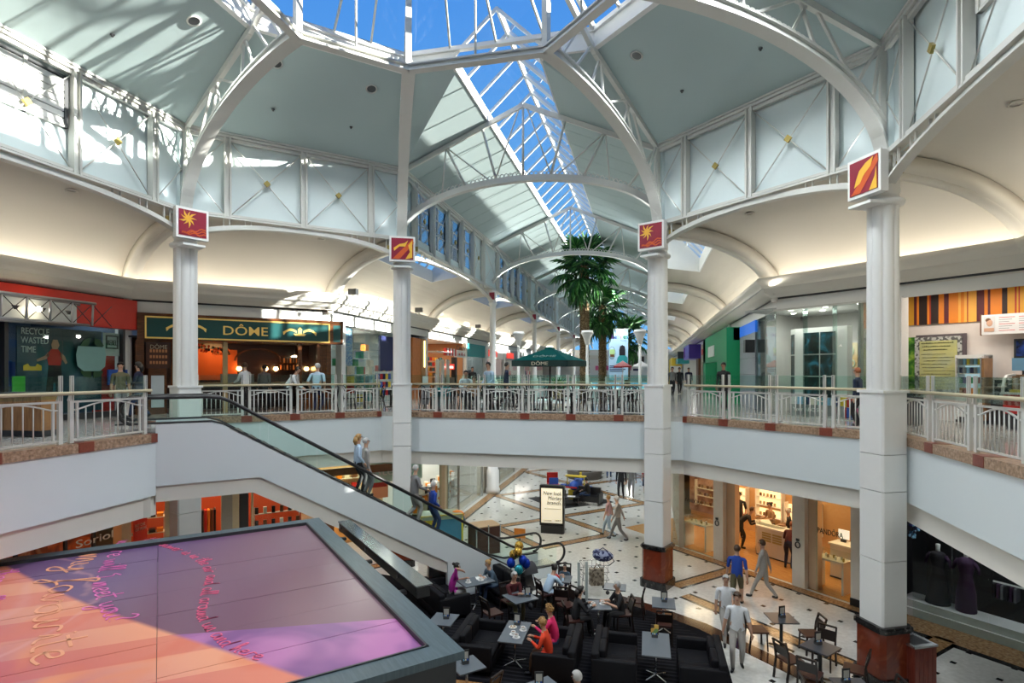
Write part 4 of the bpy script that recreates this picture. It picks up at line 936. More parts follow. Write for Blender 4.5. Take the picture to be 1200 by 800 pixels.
# ---- right: glass corner shop
room(10, F1, -1.2, 2.6, 3.3, UF, 8.9, mat('corner shop wall',(.42,.42,.40),.7), cm=mat('corner shop ceiling',(.40,.41,.40),.7), yl=1.25)
ab = thing('shopfront', 'frameless glass front of the media shop left of the right-hand column', 'shop front', *F1); b = bxf(ab)
for x0, x1 in ((-.05,.92),(.94,1.85),(1.87,2.75)): b('glass_pane', x0,x1,0,.012,UF,8.86, glass)
for x in (.92,1.86,2.76): b('glass_fin', x,x+.012,.0,.25,UF,8.86, railglass)
b('head_rail', -.1,3.6,-.02,.03,8.84,8.9, steel); b('pier', 3.45,3.8,-.1,.3,UF,8.9, white)
kd = thing('display_wall', 'white display unit holding dark landscape posters in the media shop window', 'display', *F1); b = bxf(kd)
m = MB(); m.prism([(-.28,1.25),(.1,.9),(1.82,.9),(1.82,1.2),(.1,1.5)],5.6,8.28); ub = m.build('unit_body', white, kd)
b('plinth', .0,1.8,.75,1.3,UF,5.75, mat('plinth grey',(.30,.31,.31),.5))
scr = ramp_mat('landscape poster print',[(.38,(.003,.008,.006)),(.5,(.004,.026,.024)),(.58,(.008,.07,.09)),(.7,(.04,.24,.36))],2.6,.35,(1.2,1,1),distort=.8)
for x0, x1 in ((.44,.93),(.98,1.47)):
    for z0, z1 in ((7.42,8.12),(6.70,7.38),(6.0,6.66)): b('poster', x0,x1,.87,.895,z0,z1, scr, ub)
for k in range(2):
    for z0, z1 in ((7.42,8.1),(6.70,7.38),(6.0,6.66)):
        t0, t1 = .12+.4*k, .48+.4*k; m = MB(); p0 = lerp((-.28,1.25),(.1,.9),t0); p1 = lerp((-.28,1.25),(.1,.9),t1)
        m.slab([(*p0,z0),(*p1,z0),(*p1,z1),(*p0,z1)],(-.35,-.38,0),.012); m.build('poster', scr, ub)
text('lettering','Your ABC Shop',.17,white,kd,(.12,.74,5.53),width=1.15)
goods(F1, [(.45+.23*k,.62,5.76) for k in range(6)], 'small book propped on the ledge of the media shop window', 'books along the media shop window ledge', 'book', 'book', [cols['sky'],cols['navy'],cols['ivory'],cols['teal']], (.16,.05,.24))
tc_ = thing('framed_picture', 'framed golden treble clef picture inside the media shop', 'picture', *F1); b = bxf(tc_)
b('frame', .70,1.16,2.9,2.94,6.88,7.88, mat('silver frame',(.45,.46,.47),.3,.7)); b('picture_face', .74,1.12,2.88,2.9,6.93,7.83, ramp_mat('picture print',[(.3,(.5,.28,.08)),(.7,(.55,.52,.35))],2,.4))
cl = [(.93+.10*sin(t*6.2)*(.4+t), 2.86, 7.74-.7*t) for t in [k/20 for k in range(21)]]
m = MB(); m.tube(cl, .022, 5); m.tube([(.93+.11*cos(g),2.86,7.12+.12*sin(g)) for g in [2*pi*k/14 for k in range(14)]],.022,5,closed=True); m.build('clef_relief', mat('pale green brass',(.55,.66,.5),.4), tc_)
bc = thing('bookcase', 'timber bookcase under a blue sign at the back of the media shop', 'bookcase', *F1); b = bxf(bc)
b('blue_sign', 1.2,2.5,2.9,2.95,7.42,7.95, cols['blue']); b('side_panel', 1.18,1.22,2.8,3.2,UF,7.42, wood); b('side_panel', 2.5,2.55,2.8,3.2,UF,7.42, wood)
for q in range(6): b('sign_dot', 1.28+.09*(q%3),1.34+.09*(q%3),2.88,2.9,7.58+.12*(q//3),7.66+.12*(q//3), white)
for z in (5.8,6.2,6.6,7.0,7.4): b('shelf_board', 1.22,2.5,2.8,3.2,z,z+.03, wood)
goods(F1, [(1.28+.12*k,2.95,z+.03) for z in (5.8,6.2,6.6,7.0) for k in range(10)], 'dark spined book in the bookcase of the media shop', 'books in the media shop bookcase', 'book', 'book', [cols['navy'],cols['brown'],cols['grey'],cols['red'],cols['navy']], (.08,.18,.3))
goods(F1, [(1.75+.2*k,.9,UF+.03+.32*r_) for r_ in range(2) for k in range(4)], 'brightly coloured toy stacked on the media shop floor', 'toys on the media shop floor', 'toy', 'toy_box', [cols['red'],cols['blue'],cols['pink'],cols['orange'],cols['yellow']], (.19,.2,.3))
M1 = Matrix.Translation(F1[0]) @ Matrix.Rotation(F1[1],4,'Z')
def downlight(p, lab, nm='downlight', r=.09, grp=None):
    global dl0
    if dl0 is None:
        dl0 = thing(nm, lab, 'lamp', p, 0, grp); m = MB(); m.lathe([(r+.03,0),(r+.03,-.02),(r,-.02)],n=12,cap=False); rg = m.build('trim_ring', steel, dl0); m = MB(); m.lathe([(r,-.012),(r*.9,-.014)],n=12); m.build('lens', whiteglow, rg)
    else: copy_tree(dl0, p, label=lab, group=grp)
dl0 = None
for x, y in ((.2,.5),(.7,1.5),(1.3,.6),(1.6,2.2),(2.4,.5),(2.2,1.6),(-.4,1.6)):
    downlight(M1 @ Vector((x,y,8.89)), 'round recessed downlight in the media shop ceiling', grp='media shop downlights')
# ---- right: striped juice bar
jw = struct('wall_shop_11', *F1); b = bxf(jw)
b('back_wall', 2.66,9.5,2.6,2.7,UF,8.3, mat('warm white wall',(.72,.66,.62),.6)); b('soffit', 2.66,9.5,.0,2.7,9.18,9.24, plaster); b('side_wall', 2.62,2.66,0.05,2.7,UF,9.2, white)
sm = [mat('stripe ochre',(.62,.30,.02),.5),mat('stripe orange',(.75,.22,.01),.5),mat('stripe maroon',(.09,.005,.012),.5),mat('stripe black brown',(.015,.004,.003),.5),mat('stripe amber',(.85,.42,.06),.5),mat('stripe red',(.4,.03,.01),.5)]
seq = [(0,.26),(2,.08),(1,.06),(3,.22),(1,.06),(5,.04),(3,.2),(1,.14),(2,.12),(1,.24),(4,.06),(1,.08),(4,.07),(5,.03),(4,.2),(2,.18),(1,.08),(2,.06),(1,.26),(3,.12),(0,.16),(5,.04),(0,.04),(5,.03),(0,.24),(1,.28),(2,.14),(1,.1),(3,.2),(1,.3),(4,.1),(2,.2),(0,.3),(5,.1)]
x = 2.72
for c, w in seq:
    b('stripe_panel', x,x+w,2.54,2.6,8.27,9.18, sm[c])
    x += w
    if x > 9.3: break

ps = thing('poster_board', 'large tilted yellow green handwritten poster on the juice bar wall', 'poster', *F1); b = bxf(ps)
b('backing', 3.05,4.35,2.5,2.54,6.2,7.95, mat('dark poster edge',(.10,.08,.09),.5)); b('ornate_border', 3.03,4.25,2.47,2.5,6.2,7.88, ramp_mat('ornate print',[(.4,(.10,.10,.10)),(.5,(.45,.46,.44))],16,.5,tex='voronoi'))
sh_ = b('sheet', 3.17,4.14,2.45,2.47,6.3,7.76, ramp_mat('yellow green sheet',[(.3,(.34,.38,.20)),(.5,(.52,.50,.20)),(.7,(.44,.47,.30))],1.6,.5))
for r_ in range(14):
    z = 7.68-r_*.10-(.03 if r_ > 2 else 0); m = MB(); x = 3.22+.03*(r_%3)
    while x < 4.06-.08*(r_%4):
        w = .02+.03*random.random(); hh = .03 if r_ < 3 else .016; m.box(x,x+w,2.44,2.45,z,z+hh*(.5+random.random()*.6)); x += w+.014
    o = m.build('writing_line', mat('ink',(.03,.04,.01),.6), sh_)
gp = tag(MB().box(2.66,3.2,2.56,2.59,5.9,7.9).build('leaf_poster', ramp_mat('green leaves print',[(.3,(.01,.05,.005)),(.5,(.06,.25,.02)),(.65,(.35,.55,.06)),(.8,(.6,.68,.2))],3.5,.5,distort=.8)), 'green foliage poster half hidden by the right-hand column', 'poster'); gp.location, gp.rotation_euler = F1[0], (0,0,F1[1])
mb_ = thing('menu_board', 'white hanging menu board with a portrait photo under the striped panels', 'sign', *F1); b = bxf(mb_)
m = MB(); m.T = Matrix.Translation((4.81,2.2,7.86)) @ Matrix.Rotation(.10,4,'Z'); m.box(0,1.5,0,.05,0,.55); mbd = m.build('board', mat('menu white',(.72,.72,.72),.4), mb_)
m = MB(); m.T = Matrix.Translation((4.81,2.2,7.86)) @ Matrix.Rotation(.10,4,'Z'); m.box(-.03,0,-.01,.06,-.02,.57); m.build('end_cap', cols['brown'], mb_)
m = MB(); m.T = Matrix.Translation((4.81,2.2,7.86)) @ Matrix.Rotation(.10,4,'Z')
m.mat = 0; m.box(.05,.3,-.008,0,.08,.5); m.mat = 1; m.ball((.18,-.008,.32),(.07,.006,.10),10,6); m.prism([(.06,-.012),(.28,-.012),(.25,-.006),(.08,-.006)],.08,.18); m.mat = 2; m.ball((.15,-.007,.40),(.07,.005,.06),8,5)
m.build('portrait_print', [mat('print pale',(.6,.6,.6),.5), mat('printed skin',(.55,.33,.22)), cols['brown']], mbd)
for c_ in range(2):
    for r_ in range(7):
        m = MB(); m.T = Matrix.Translation((4.81,2.2,7.86)) @ Matrix.Rotation(.10,4,'Z'); m.box(.38+c_*.42,.72+c_*.42-.06*(r_%3),-.004,0,.45-r_*.06,.465-r_*.06); m.build('menu_line', cols['red'] if r_%3==0 else cols['grey'], mbd)
tv = thing('television', 'black wall television showing a blue cup at the right edge of the juice bar', 'television', *F1); b = bxf(tv)
b('casing', 5.44,6.6,2.48,2.58,7.2,7.72, black); b('screen', 5.49,6.55,2.47,2.48,7.25,7.67, ramp_mat('screen picture',[(.45,(.002,.003,.01)),(.6,(.02,.06,.3)),(.75,(.3,.35,.8))],2.2,.2))
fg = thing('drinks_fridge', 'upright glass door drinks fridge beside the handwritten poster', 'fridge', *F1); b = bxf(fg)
b('side_panel', 4.30,4.34,1.9,2.5,UF+.1,7.27, white); b('side_panel', 4.92,4.97,1.9,2.5,UF+.1,7.27, wood); b('back_panel', 4.34,4.92,2.46,2.5,UF+.1,7.27, mat('fridge inner glow',(.35,.42,.45),.5,emit=(.6,.8,.9),es=.6)); b('top', 4.30,4.97,1.9,2.5,7.2,7.3, white); b('base', 4.30,4.97,1.92,2.5,UF+.02,UF+.18, dark)  # back panel glows in place of a lamp inside the fridge
for k in range(8): b('vent_slat', 4.33,4.93,1.88,1.92,UF+.2+k*.07,UF+.25+k*.07, white)
b('grille_panel', 4.34,4.92,1.93,2.46,UF+.18,UF+.78, white); b('door_glass', 4.35,4.91,1.9,1.905,UF+.8,7.2, glass); b('door_frame', 4.33,4.36,1.87,1.91,UF+.78,7.22, chrome); b('door_frame', 4.89,4.92,1.87,1.91,UF+.78,7.22, chrome)
zs = [6.2,6.5,6.78,7.02]
for z in zs: b('shelf', 4.34,4.92,1.95,2.46,z-.02,z, white)
for r_, z in enumerate(zs):
    goods(F1, [(4.40+.085*k,2.02,z) for k in range(6)], 'drink can on the %s fridge shelf' % ['bottom','third','second','top'][r_], 'drinks on the %s fridge shelf' % ['bottom','third','second','top'][r_], 'bottle', 'drink_can', [[cols['orange'],cols['red'],cols['yellow']],[cols['green'],cols['purple'],cols['red']],[cols['navy'],cols['grey'],cols['sky']],[cols['grey'],cols['sky'],cols['yellow']]][r_], (.065,.065,.17))
jc = thing('juice_counter', 'juice bar counter with a curved glass food case and red front at the right edge', 'counter', *F1); b = bxf(jc)
b('red_front', 5.75,8.5,.75,1.5,UF+.4,6.25, cols['red']); b('kick', 5.8,8.5,.8,1.5,UF,UF+.4, dark); b('case_floor', 5.7,8.5,.7,1.55,6.25,6.3, white)
pf = [(.72,6.3),(.74,6.45),(.84,6.62),(1.0,6.72),(1.5,6.75)]
m = MB(); m.sheet([[(5.75,y,z),(8.5,y,z)] for y,z in pf]); m.build('curved_glass', glass, jc)
m = MB(); m.sweep([(5.75,y,z) for y,z in pf],(1,0,0),.06,.05); m.build('case_rim', white, jc); b('case_shelf', 5.8,8.5,.95,1.5,6.5,6.52, chrome); b('counter_back', 5.7,8.5,1.5,1.55,6.3,6.75, wood)
goods(F1, [(5.95+.3*k,1.1,6.3) for k in range(5)], 'tray of yellow pastry in the curved glass food case', 'food trays in the glass case', 'food', 'food_tray', [cols['yellow'],cols['tan']], (.24,.4,.07))
cm_ = thing('coffee_machine', 'dark coffee machine between the drinks fridge and the food counter', 'machine', *F1); b = bxf(cm_); b('body', 5.1,5.5,2.2,2.5,6.15,6.6, dark); b('spout', 5.2,5.4,2.1,2.2,6.4,6.5, chrome); b('stand', 5.05,5.6,2.1,2.55,UF,6.15, black)
tag(MB().box(-.25,.25,-.25,.25,0,.85).build('waste_bin', dark), 'dark square bin behind the right balustrade near the column', 'bin').location = M1 @ Vector((3.9,.1,UF+.02))
cr_ = thing('card_reader', 'small white till screen on the food counter at the right edge', 'till', M1 @ Vector((6.0,1.0,6.75)), F1[1]); b = bxf(cr_); b('screen', -.15,.4,0,.05,.1,.42, cols['sky']); b('stand', .05,.2,0,.1,0,.1, dark)
# ---- right hall fronts
room(12, FR, 0, 30.5, 3.0, UF, 8.8, mat('right shop wall',(.40,.42,.40),.6)); room(13, FR, 41.9, 45.85, 2.5, UF, 8.8, mat('grey clad wall',(.28,.30,.33),.6))
gg = thing('shopfront', 'grey panelled shop corner with a blue light band beside the media shop', 'shop front', *FR); b = bxf(gg)
for r_ in range(5): b('clad_panel', 42.0,45.75,-.05,.05,UF+.68*r_,UF+.67+.68*r_, mat('grey cladding',(.26,.29,.33),.5))
b('blue_band', 42.0,45.8,-.06,.05,8.4,8.86, mat('blue light box',(.02,.12,.5),.4,emit=(.03,.2,.9),es=.4)); b('glass_fin', 45.85,45.87,-.02,.6,UF,8.86, railglass); b('wall_box', 45.2,45.7,-.4,-.05,7.6,8.1, dark)
b('glass_pane', 45.9,49.2,0,.01,UF,8.86, glass)
gs = thing('shopfront', 'bright green portal of a shop on the right side of the hall', 'shop front', *FR); b = bxf(gs)
gm = mat('bright green render',(.005,.28,.11),.5)
b('portal_block', 30.6,41.8,-.3,.3,8.3,8.86, gm); b('portal_leg', 38.2,41.8,-.6,.3,UF,8.9, gm); b('portal_leg', 30.6,32.0,-.6,.3,UF,8.9, gm); b('portal_head', 30.6,38.2,-.6,-.3,7.4,8.9, gm); b('sign_plate', 34,37,-.64,-.6,7.7,8.3, white); b('glass_pane', 32,38.2,0,.01,UF,7.4, glass)
cg = thing('shopfront', 'cream framed shop doorway with a red sign beyond the green portal', 'shop front', *FR); b = bxf(cg)
b('frame', 24.6,30.5,-.2,.1,7.6,8.86, mat('cream frame',(.6,.55,.42),.5)); b('frame', 24.6,25.4,-.2,.1,UF,7.6, MATS['cream frame']); b('frame', 29.7,30.5,-.2,.1,UF,7.6, MATS['cream frame']); b('red_letters', 25.6,29.4,-.26,-.2,8.1,8.5, cols['red'])
bg_ = thing('projecting_sign', 'purple blue projecting sign far down the right side of the hall', 'sign', *FR); b = bxf(bg_)
b('sign_box', 17,23.5,-1.0,-.1,7.9,9.0, mat('violet sign',(.05,.02,.32),.4)); b('lettering', 18.2,18.8,-1.05,-1.0,8.1,8.9, cols['purple']); b('pillar', 21.5,23.5,-.3,.1,UF,7.9, cols['brown'])
b2 = thing('projecting_sign', 'small turquoise projecting sign left of the purple one', 'sign', *FR); b = bxf(b2); b('sign_box', 7,11,-1.2,-.1,7.7,8.2, cols['teal']); b('bracket', 8.5,9,-1.1,.12,8.2,8.95, dark)
yb = thing('yellow_portal', 'yellow shop portal at the far right end of the hall', 'portal', *FR); b = bxf(yb); b('portal_head', -12,-3,-1.2,0,7.3,8.6, cols['yellow']); b('portal_leg', -12,-10,-1.2,0,UF,7.3, cols['yellow']); b('light_frame', -2.5,-1,-1.4,-.2,UF,7.6, white)
# end wall of the hall
ew = struct('wall_end'); b = bxf(ew); b('wall_face', -20,20,83.2,83.5,UF,10.5, white); b('cornice', -12,12,82.9,83.2,9.0,9.6, plaster); b('sign_band', -4,2,83.0,83.2,7.2,7.9, cols['pink'])
# ================================================================== HALL OBJECTS ON THE UPPER DECK
# palms growing up through the void
bark = ramp_mat('fibrous palm bark',[(.35,(.07,.045,.02)),(.55,(.24,.16,.08)),(.75,(.50,.40,.24))],9,.9,(1,1,2.2))
frond_m = [mat('palm leaf dark',(.012,.075,.018),.45,var=.3), mat('palm leaf mid',(.025,.13,.025),.45,var=.3), mat('palm leaf light',(.07,.22,.045),.45,var=.3)]
def frond_mesh(R, seed, droop):
    random.seed(seed); m = MB(); pts = [(R*.62*k/5, 0, .10*sin(k/5*2)-droop*(k/5)**2*.25) for k in range(6)]
    m.tube(pts, [.03,.028,.025,.02,.018,.015], 4); c = Vector(pts[-1]); n = 17
    for k in range(n):
        g = (k/(n-1)-.5)*radians(265); L = R*.55*(1-.30*abs(k/(n-1)-.5)*2)*random.uniform(.9,1.05)
        d = Vector((cos(g),sin(g),-.10-droop*.35)); s_ = Vector((-sin(g),cos(g),0)); w = R*.048
        a = c+d*.08*L; b = c+d*.6*L; e = c+d*L+Vector((0,0,-.16*L*(.6+droop)))
        m.mat = k % 3
        m.add([a-s_*.02,a+s_*.02,b+s_*w+Vector((0,0,.02)),b-s_*w+Vector((0,0,.02)),b+Vector((0,0,-.035)),e],[(0,1,2,4),(0,4,3),(3,4,5),(4,2,5)])
    return m
FRM = []
def palm(x, y, base, top, r, R, lab, nf=44, seed=1):
    t = thing('fan_palm', lab, 'palm', (x,y,base))
    prof = []; H = top-base; n = 34; random.seed(seed)
    m = MB(); m.lathe([(r*(1.1-.15*k/n), H*k/n) for k in range(n+1)], n=12); trk = m.build('trunk', bark, t)
    m = MB()
    for k in range(int(H/.13)):
        z = .1+k*.13; rr = r*(1.1-.15*z/H)
        for q in range(9):
            g = 2*pi*q/9+(k%2)*.35; p = Vector((rr*cos(g),rr*sin(g),z)); o_ = Vector((cos(g),sin(g),0)); s_ = Vector((-sin(g),cos(g),0))
            m.add([p-s_*r*.32,p+s_*r*.32,p+o_*.05*r/.3+Vector((0,0,.16))],[(0,1,2)])
    o = m.build('bark_scales', bark, trk); o['kind'] = 'stuff'
    if not FRM:
        for q in range(4): mm = frond_mesh(1.0, 11+q, (.2,.5,.9,1.3)[q]); FRM.append(mm)
    pr = {}
    for k in range(nf):
        e = (k+.5)/nf; el = radians(78-135*e+random.uniform(-8,8)); az = k*2.399+random.uniform(-.2,.2); q = min(3,int(e*4))
        M_ = Matrix.Translation((0,0,H-.25*e)) @ Matrix.Rotation(az,4,'Z') @ Matrix.Rotation(-el,4,'Y') @ Matrix.Scale(R*random.uniform(.85,1.1),4)
        if q not in pr:
            pr[q] = FRM[q].build('frond', frond_m, t); pr[q].matrix_local = M_
        else: inst(pr[q], M=M_)
palm(.14,27.4,0,13.75,.29,2.05,'tallest fan palm with a shaggy trunk, in front of the banner',52,1)
palm(.75,34.7,0,12.0,.29,2.0,'second fan palm, just behind and right of the tallest one',44,2)
palm(2.08,51.5,0,10.7,.28,2.3,'third small fan palm right of the hanging banner',36,3)
for k,(x,y,lab) in enumerate(((.14,27.4,'round planter ring at the foot of the tallest palm'),(.75,34.7,'round planter ring at the foot of the second palm'),(2.08,51.5,'round planter ring at the foot of the third palm'))):
    m = MB(); m.lathe([(1.1,0),(1.15,.5),(1.0,.52),(.95,.4),(.45,.38)],n=20,cap=False); o = m.build('planter', mat('dark planter stone',(.08,.07,.06),.4)); tag(o, lab, 'planter'); o.location = (x,y,0)
# torch lamps
t0 = None
for k,(x,y,lab) in enumerate(((-1.74,16.2,'white uplight torch lamp left behind the parasol'),(1.45,16.2,'white uplight torch lamp in front of the tallest palm trunk'),(3.78,16.2,'white uplight torch lamp left of the third column'))):
    if t0 is None:
        t0 = thing('torch_lamp', lab, 'lamp', (x,y,0)); MB().lathe([(.14,UF),(.14,UF+.3),(.075,UF+.4),(.065,8.05)],n=12).build('pole', steel, t0)
        MB().lathe([(.07,8.05),(.11,8.12),(.16,8.33),(.25,8.55),(.26,8.70),(.24,8.70),(.16,8.5)],n=16,cap=False).build('bowl', white, t0); MB().lathe([(.28,8.55),(.29,8.59),(.28,8.63)],n=16,cap=False).build('bowl_ring', steel, t0)
    else: copy_tree(t0, (x,y,0), label=lab)
# hanging banner
bz = atan2(0,1); X,Y = 1.35,47.5
hb = thing('hanging_banner', 'tall pale blue hanging banner with a dark haired woman in teal', 'banner', (X,Y,0), YAW*.6); b = bxf(hb)
clo = b('cloth', -.95,.95,0,.02,6.1,11.05, mat('banner blue',(.42,.62,.78),.6)); b('top_bar', -1,1,-.03,.05,11.05,11.15, steel)
ew_ = [('e','purple'),('e','blue'),('b','blue'),('i','red'),('e','green'),('s','orange')]
for k,(ch,c) in enumerate((('e','purple'),('e','blue'),('b','sky'),('i','red'),('e','green'),('s','teal'))): text('letter', ch, .62, cols[c], clo, (-.72+.29*k,-.02,10.15))
text('lettering', 'Rewards', .16, cols['blue'], clo, (.2,-.02,9.92))
m = MB(); m.T = Matrix(((1,0,0,0),(0,0,1,-.03),(0,1,0,0),(0,0,0,1)))
m.mat = 0; m.prism([(-.22,7.75),(.9,7.75),(.88,8.3),(.68,8.5),(.1,8.5),(-.08,8.3)],0,.02)
m.mat = 1; m.prism([(.10,8.35),(.66,8.35),(.68,9.0),(.62,9.4),(.38,9.52),(.16,9.4),(.08,9.0)],.005,.022)
m.mat = 2; m.prism([(.24,8.72),(.32,8.62),(.46,8.62),(.54,8.72),(.55,9.0),(.48,9.14),(.3,9.14),(.23,9.0)],.01,.03); m.prism([(.32,8.66),(.46,8.66),(.52,8.45),(.26,8.45)],.01,.026)
m.mat = 3
ov = [(-.62+.34*cos(2*pi*k/20),8.75+.62*sin(2*pi*k/20)) for k in range(20)]; iv = [(-.62+.31*cos(2*pi*k/20),8.75+.59*sin(2*pi*k/20)) for k in range(20)]
for k in range(20): m.add([(*ov[k],.02),(*ov[(k+1)%20],.02),(*iv[(k+1)%20],.02),(*iv[k],.02)],[(0,1,2,3)])
m.mat = 4; m.prism([(-.85,8.6),(-.35,8.6),(-.35,9.1),(-.85,9.1)],.0,.015); m.mat = 5; m.prism([(-.8,8.35),(-.4,8.35),(-.4,8.62),(-.8,8.62)],.0,.017)
m.build('banner_print', [cols['teal'], mat('black hair',(.006,.006,.012),.5), mat('printed skin',(.55,.33,.22)), cols['navy'], mat('pale green print',(.4,.6,.25),.6), cols['brown']], clo)
for k in range(4): b('text_line', -.85,.7-.2*(k%2),-.012,0,7.42-k*.17,7.5-k*.17, cols['navy'], clo)
b('suspension_cord', -.9,-.88,0,.01,11.1,15.42, dark); b('suspension_cord', .88,.9,0,.01,11.1,15.0, dark)
hs = thing('hanging_sign', 'small blue and white hanging sign right of the banner', 'sign', (3.0,55,0), .14); b = bxf(hs)
b('board', -.6,.7,0,.05,6.9,7.7, white); b('dark_badge', -.55,.8,-.02,.0,7.75,8.6, mat('badge dark',(.03,.02,.02),.5)); b('lettering', -.4,.5,-.02,0,7.0,7.25, cols['navy']); b('lettering', -.4,.5,-.02,0,7.35,7.55, cols['blue']); b('cord', 0,.03,0,.02,8.6,14.66, dark)
# far parasols on the upper level
def small_parasol(x,y,c,lab):
    t = thing('parasol', lab, 'parasol', (x,y,UF)); m = MB(); m.lathe([(1.1,1.9),(1.08,2.0),(.0,2.5)],n=4,smooth=False,rz=pi/4); m.build('canopy', c, t); MB().lathe([(.03,0),(.03,2.4)],n=8).build('pole', steel, t)
# a deck bridge carries them
MB().prism([(-EX,39.5),(EX,39.5),(EX,46),(-EX,46)],FB,UF).build('bridge_deck', fascia_m, up)
small_parasol(2.0,42,cols['red'],'small red parasol below the hanging banner'); small_parasol(3.6,43.5,white,'small white parasol right of the red one in the distance')
glassrail((-EX+.1,39.6),(EX-.1,39.6),10,'glass railing on the far bridge below the banner')
# green parasol of the cafe deck
gu = thing('parasol', 'large dark green square parasol lettered in cream over the cafe deck', 'parasol', (.62,10.95,UF), -.20)
cgm = mat('bottle green canvas',(.004,.085,.080),.9,var=.08,spec=.05); cgd = mat('dark green valance',(.003,.03,.024),.6)
s_ = 1.06; m = MB(); zr, zp = 1.86, 2.36
c4 = [(-s_,-s_),(s_,-s_),(s_,s_),(-s_,s_)]
for k in range(4):
    a, b_ = c4[k], c4[(k+1)%4]; mid = ((a[0]+b_[0])/2*.985,(a[1]+b_[1])/2*.985)
    m.add([(*a,zr),(*mid,zr+.01),(0,0,zp),(*b_,zr)],[(0,1,2),(1,3,2)])
cnp = m.build('canopy', cgm, gu); m = MB(); m.lathe([(.22,zp-.08),(.2,zp-.03),(0,zp+.02)],n=4,rz=pi/4,smooth=False,cap=False); m.build('vent_cap', cgm, cnp)
for k in range(4):
    a, b_ = c4[k], c4[(k+1)%4]; m = MB(); m.slab([(*a,zr),(*b_,zr),(b_[0],b_[1],zr-.20),(a[0],a[1],zr-.20)],(0,0,1) if 0 else (-(a[1]-b_[1])*-1,(a[0]-b_[0])*-1,0),.01); m.build('valance', cgd, cnp)
cream = mat('cream lettering',(.62,.58,.42),.6)
text('lettering','DÔME',.17,cream,cnp,(-.30,-s_-.02,zr-.165),width=.62); text('lettering','DÔME',.17,cream,cnp,(-s_-.02,.30,zr-.165),rot=(pi/2,0,-pi/2),width=.62)
tilt = atan2(zp-zr,s_); text('lettering','DÔME',.2,mat('faded cream lettering',(.22,.34,.30),.6),cnp,(-.36,-s_+.22,zr+.125),rot=(tilt,0,0),width=.85,ext=.004)
MB().lathe([(.03,0),(.03,zp)],n=8).build('pole', mat('dark timber pole',(.05,.022,.012),.4), gu); MB().lathe([(.28,0),(.28,.06),(.06,.09),(.05,.3)],n=14).build('base', dark, gu)
for k in range(8):
    g = k*pi/4; m = MB(); L_ = s_*(1.38 if k%2 else .97); m.bar((.02*cos(g),.02*sin(g),zp-.06),(L_*cos(g),L_*sin(g),zr+.0),.02,.02); m.build('rib', MATS['dark timber pole'], gu)
# bistro tables and bentwood chairs on the deck
iron = mat('dark bentwood',(.010,.006,.005),.4)
def bistro_chair(lab, p, rz, group=None):
    t = thing('bentwood_chair', lab, 'chair', p, rz, group)
    MB().lathe([(.19,.45),(.205,.46),(.2,.48),(0,.485)],n=14).build('seat', iron, t)
    for sx in (-1,1):
        m = MB(); m.tube([(sx*.14,-.13,.46),(sx*.17,-.17,0)],.019,6); m.build('leg', iron, t)
        m = MB(); m.tube([(sx*.15,.15,.46),(sx*.19,.22,0)],.019,6); m.build('leg', iron, t)
    m = MB(); m.tube([(-.17,.16,.46),(-.19,.21,.75),(-.15,.24,.9),(0,.25,.96),(.15,.24,.9),(.19,.21,.75),(.17,.16,.46)],.019,6); bkf = m.build('back_frame', iron, t)
    m = MB(); m.tube([(-.10,.17,.46),(-.11,.21,.72),(0,.235,.86),(.11,.21,.72),(.10,.17,.46)],.015,6); m.build('back_loop', iron, bkf)
    return t
def bistro_table(lab, p):
    t = thing('bistro_table', lab, 'table', p); MB().lathe([(.34,.72),(.35,.735),(.34,.75),(0,.75)],n=20).build('table_top', mat('pale marble top',(.58,.58,.55),.25), t)
    MB().lathe([(.03,.03),(.03,.72)],n=8).build('stem', iron, t); MB().lathe([(.22,0),(.22,.02),(.04,.05)],n=14).build('foot', iron, t.children[-1]); return t
random.seed(5)
bc0 = None; bt0 = None; nC = 0
TB = [(-3.6,10.7),(-2.4,11.9),(-1.25,10.6),(-.2,12.1),(1.45,10.55),(2.5,11.8),(3.6,10.6),(-3.3,13.6),(-1.4,13.9),(.9,13.8),(2.9,14.0),(-6.4,10.1),(-7.7,9.0),(-9.0,7.9),(-6.3,12.2)]
for k,(x,y) in enumerate(TB):
    p = (x,y,UF); z = 'on the deck' if k < 11 else 'by the coffee house'
    tl_ = 'small round pale topped cafe table '+('on the upper deck behind the middle balustrade' if k < 11 else 'behind the balustrade in front of the coffee house')
    gr = 'cafe tables on the upper deck' if k < 11 else 'cafe tables before the coffee house'
    if bt0 is None: bt0 = bistro_table(tl_, p); bt0['group'] = gr
    else: copy_tree(bt0, p, label=tl_, group=gr)
    a0 = random.uniform(0,1.5)
    for q in range(4 if k < 11 else 3):
        g = a0+q*pi/2; pc_ = (x+.55*cos(g),y+.55*sin(g),UF); rz = g-pi/2+random.uniform(-.25,.25)
        cl_ = 'dark bentwood cafe chair '+('on the upper deck behind the middle balustrade' if k < 11 else 'behind the balustrade in front of the coffee house'); cg_ = 'bentwood chairs on the upper deck' if k < 11 else 'bentwood chairs before the coffee house'
        if bc0 is None: bc0 = bistro_chair(cl_, pc_, rz, cg_)
        else: copy_tree(bc0, pc_, rz, cl_, cg_)
sg_ = thing('menu_stand', 'small pale menu stand beside the second column on the deck', 'sign', (-3.95,10.2,UF), .2); b = bxf(sg_); b('board', -.16,.16,0,.03,.25,1.0, cols['grey']); b('top_card', -.1,.1,-.02,.02,1.02,1.3, white); b('foot', -.16,.16,-.12,.14,0,.03, dark); b('post', -.03,.03,.03,.06,.03,1.05, dark)
pw = tag(MB().ball((0,0,.0),(.01,.01,.01)).build('shrub', frond_m[0]), 'leafy green potted shrub behind the glass rail left of the tallest palm', 'plant')
m = MB(); random.seed(4)
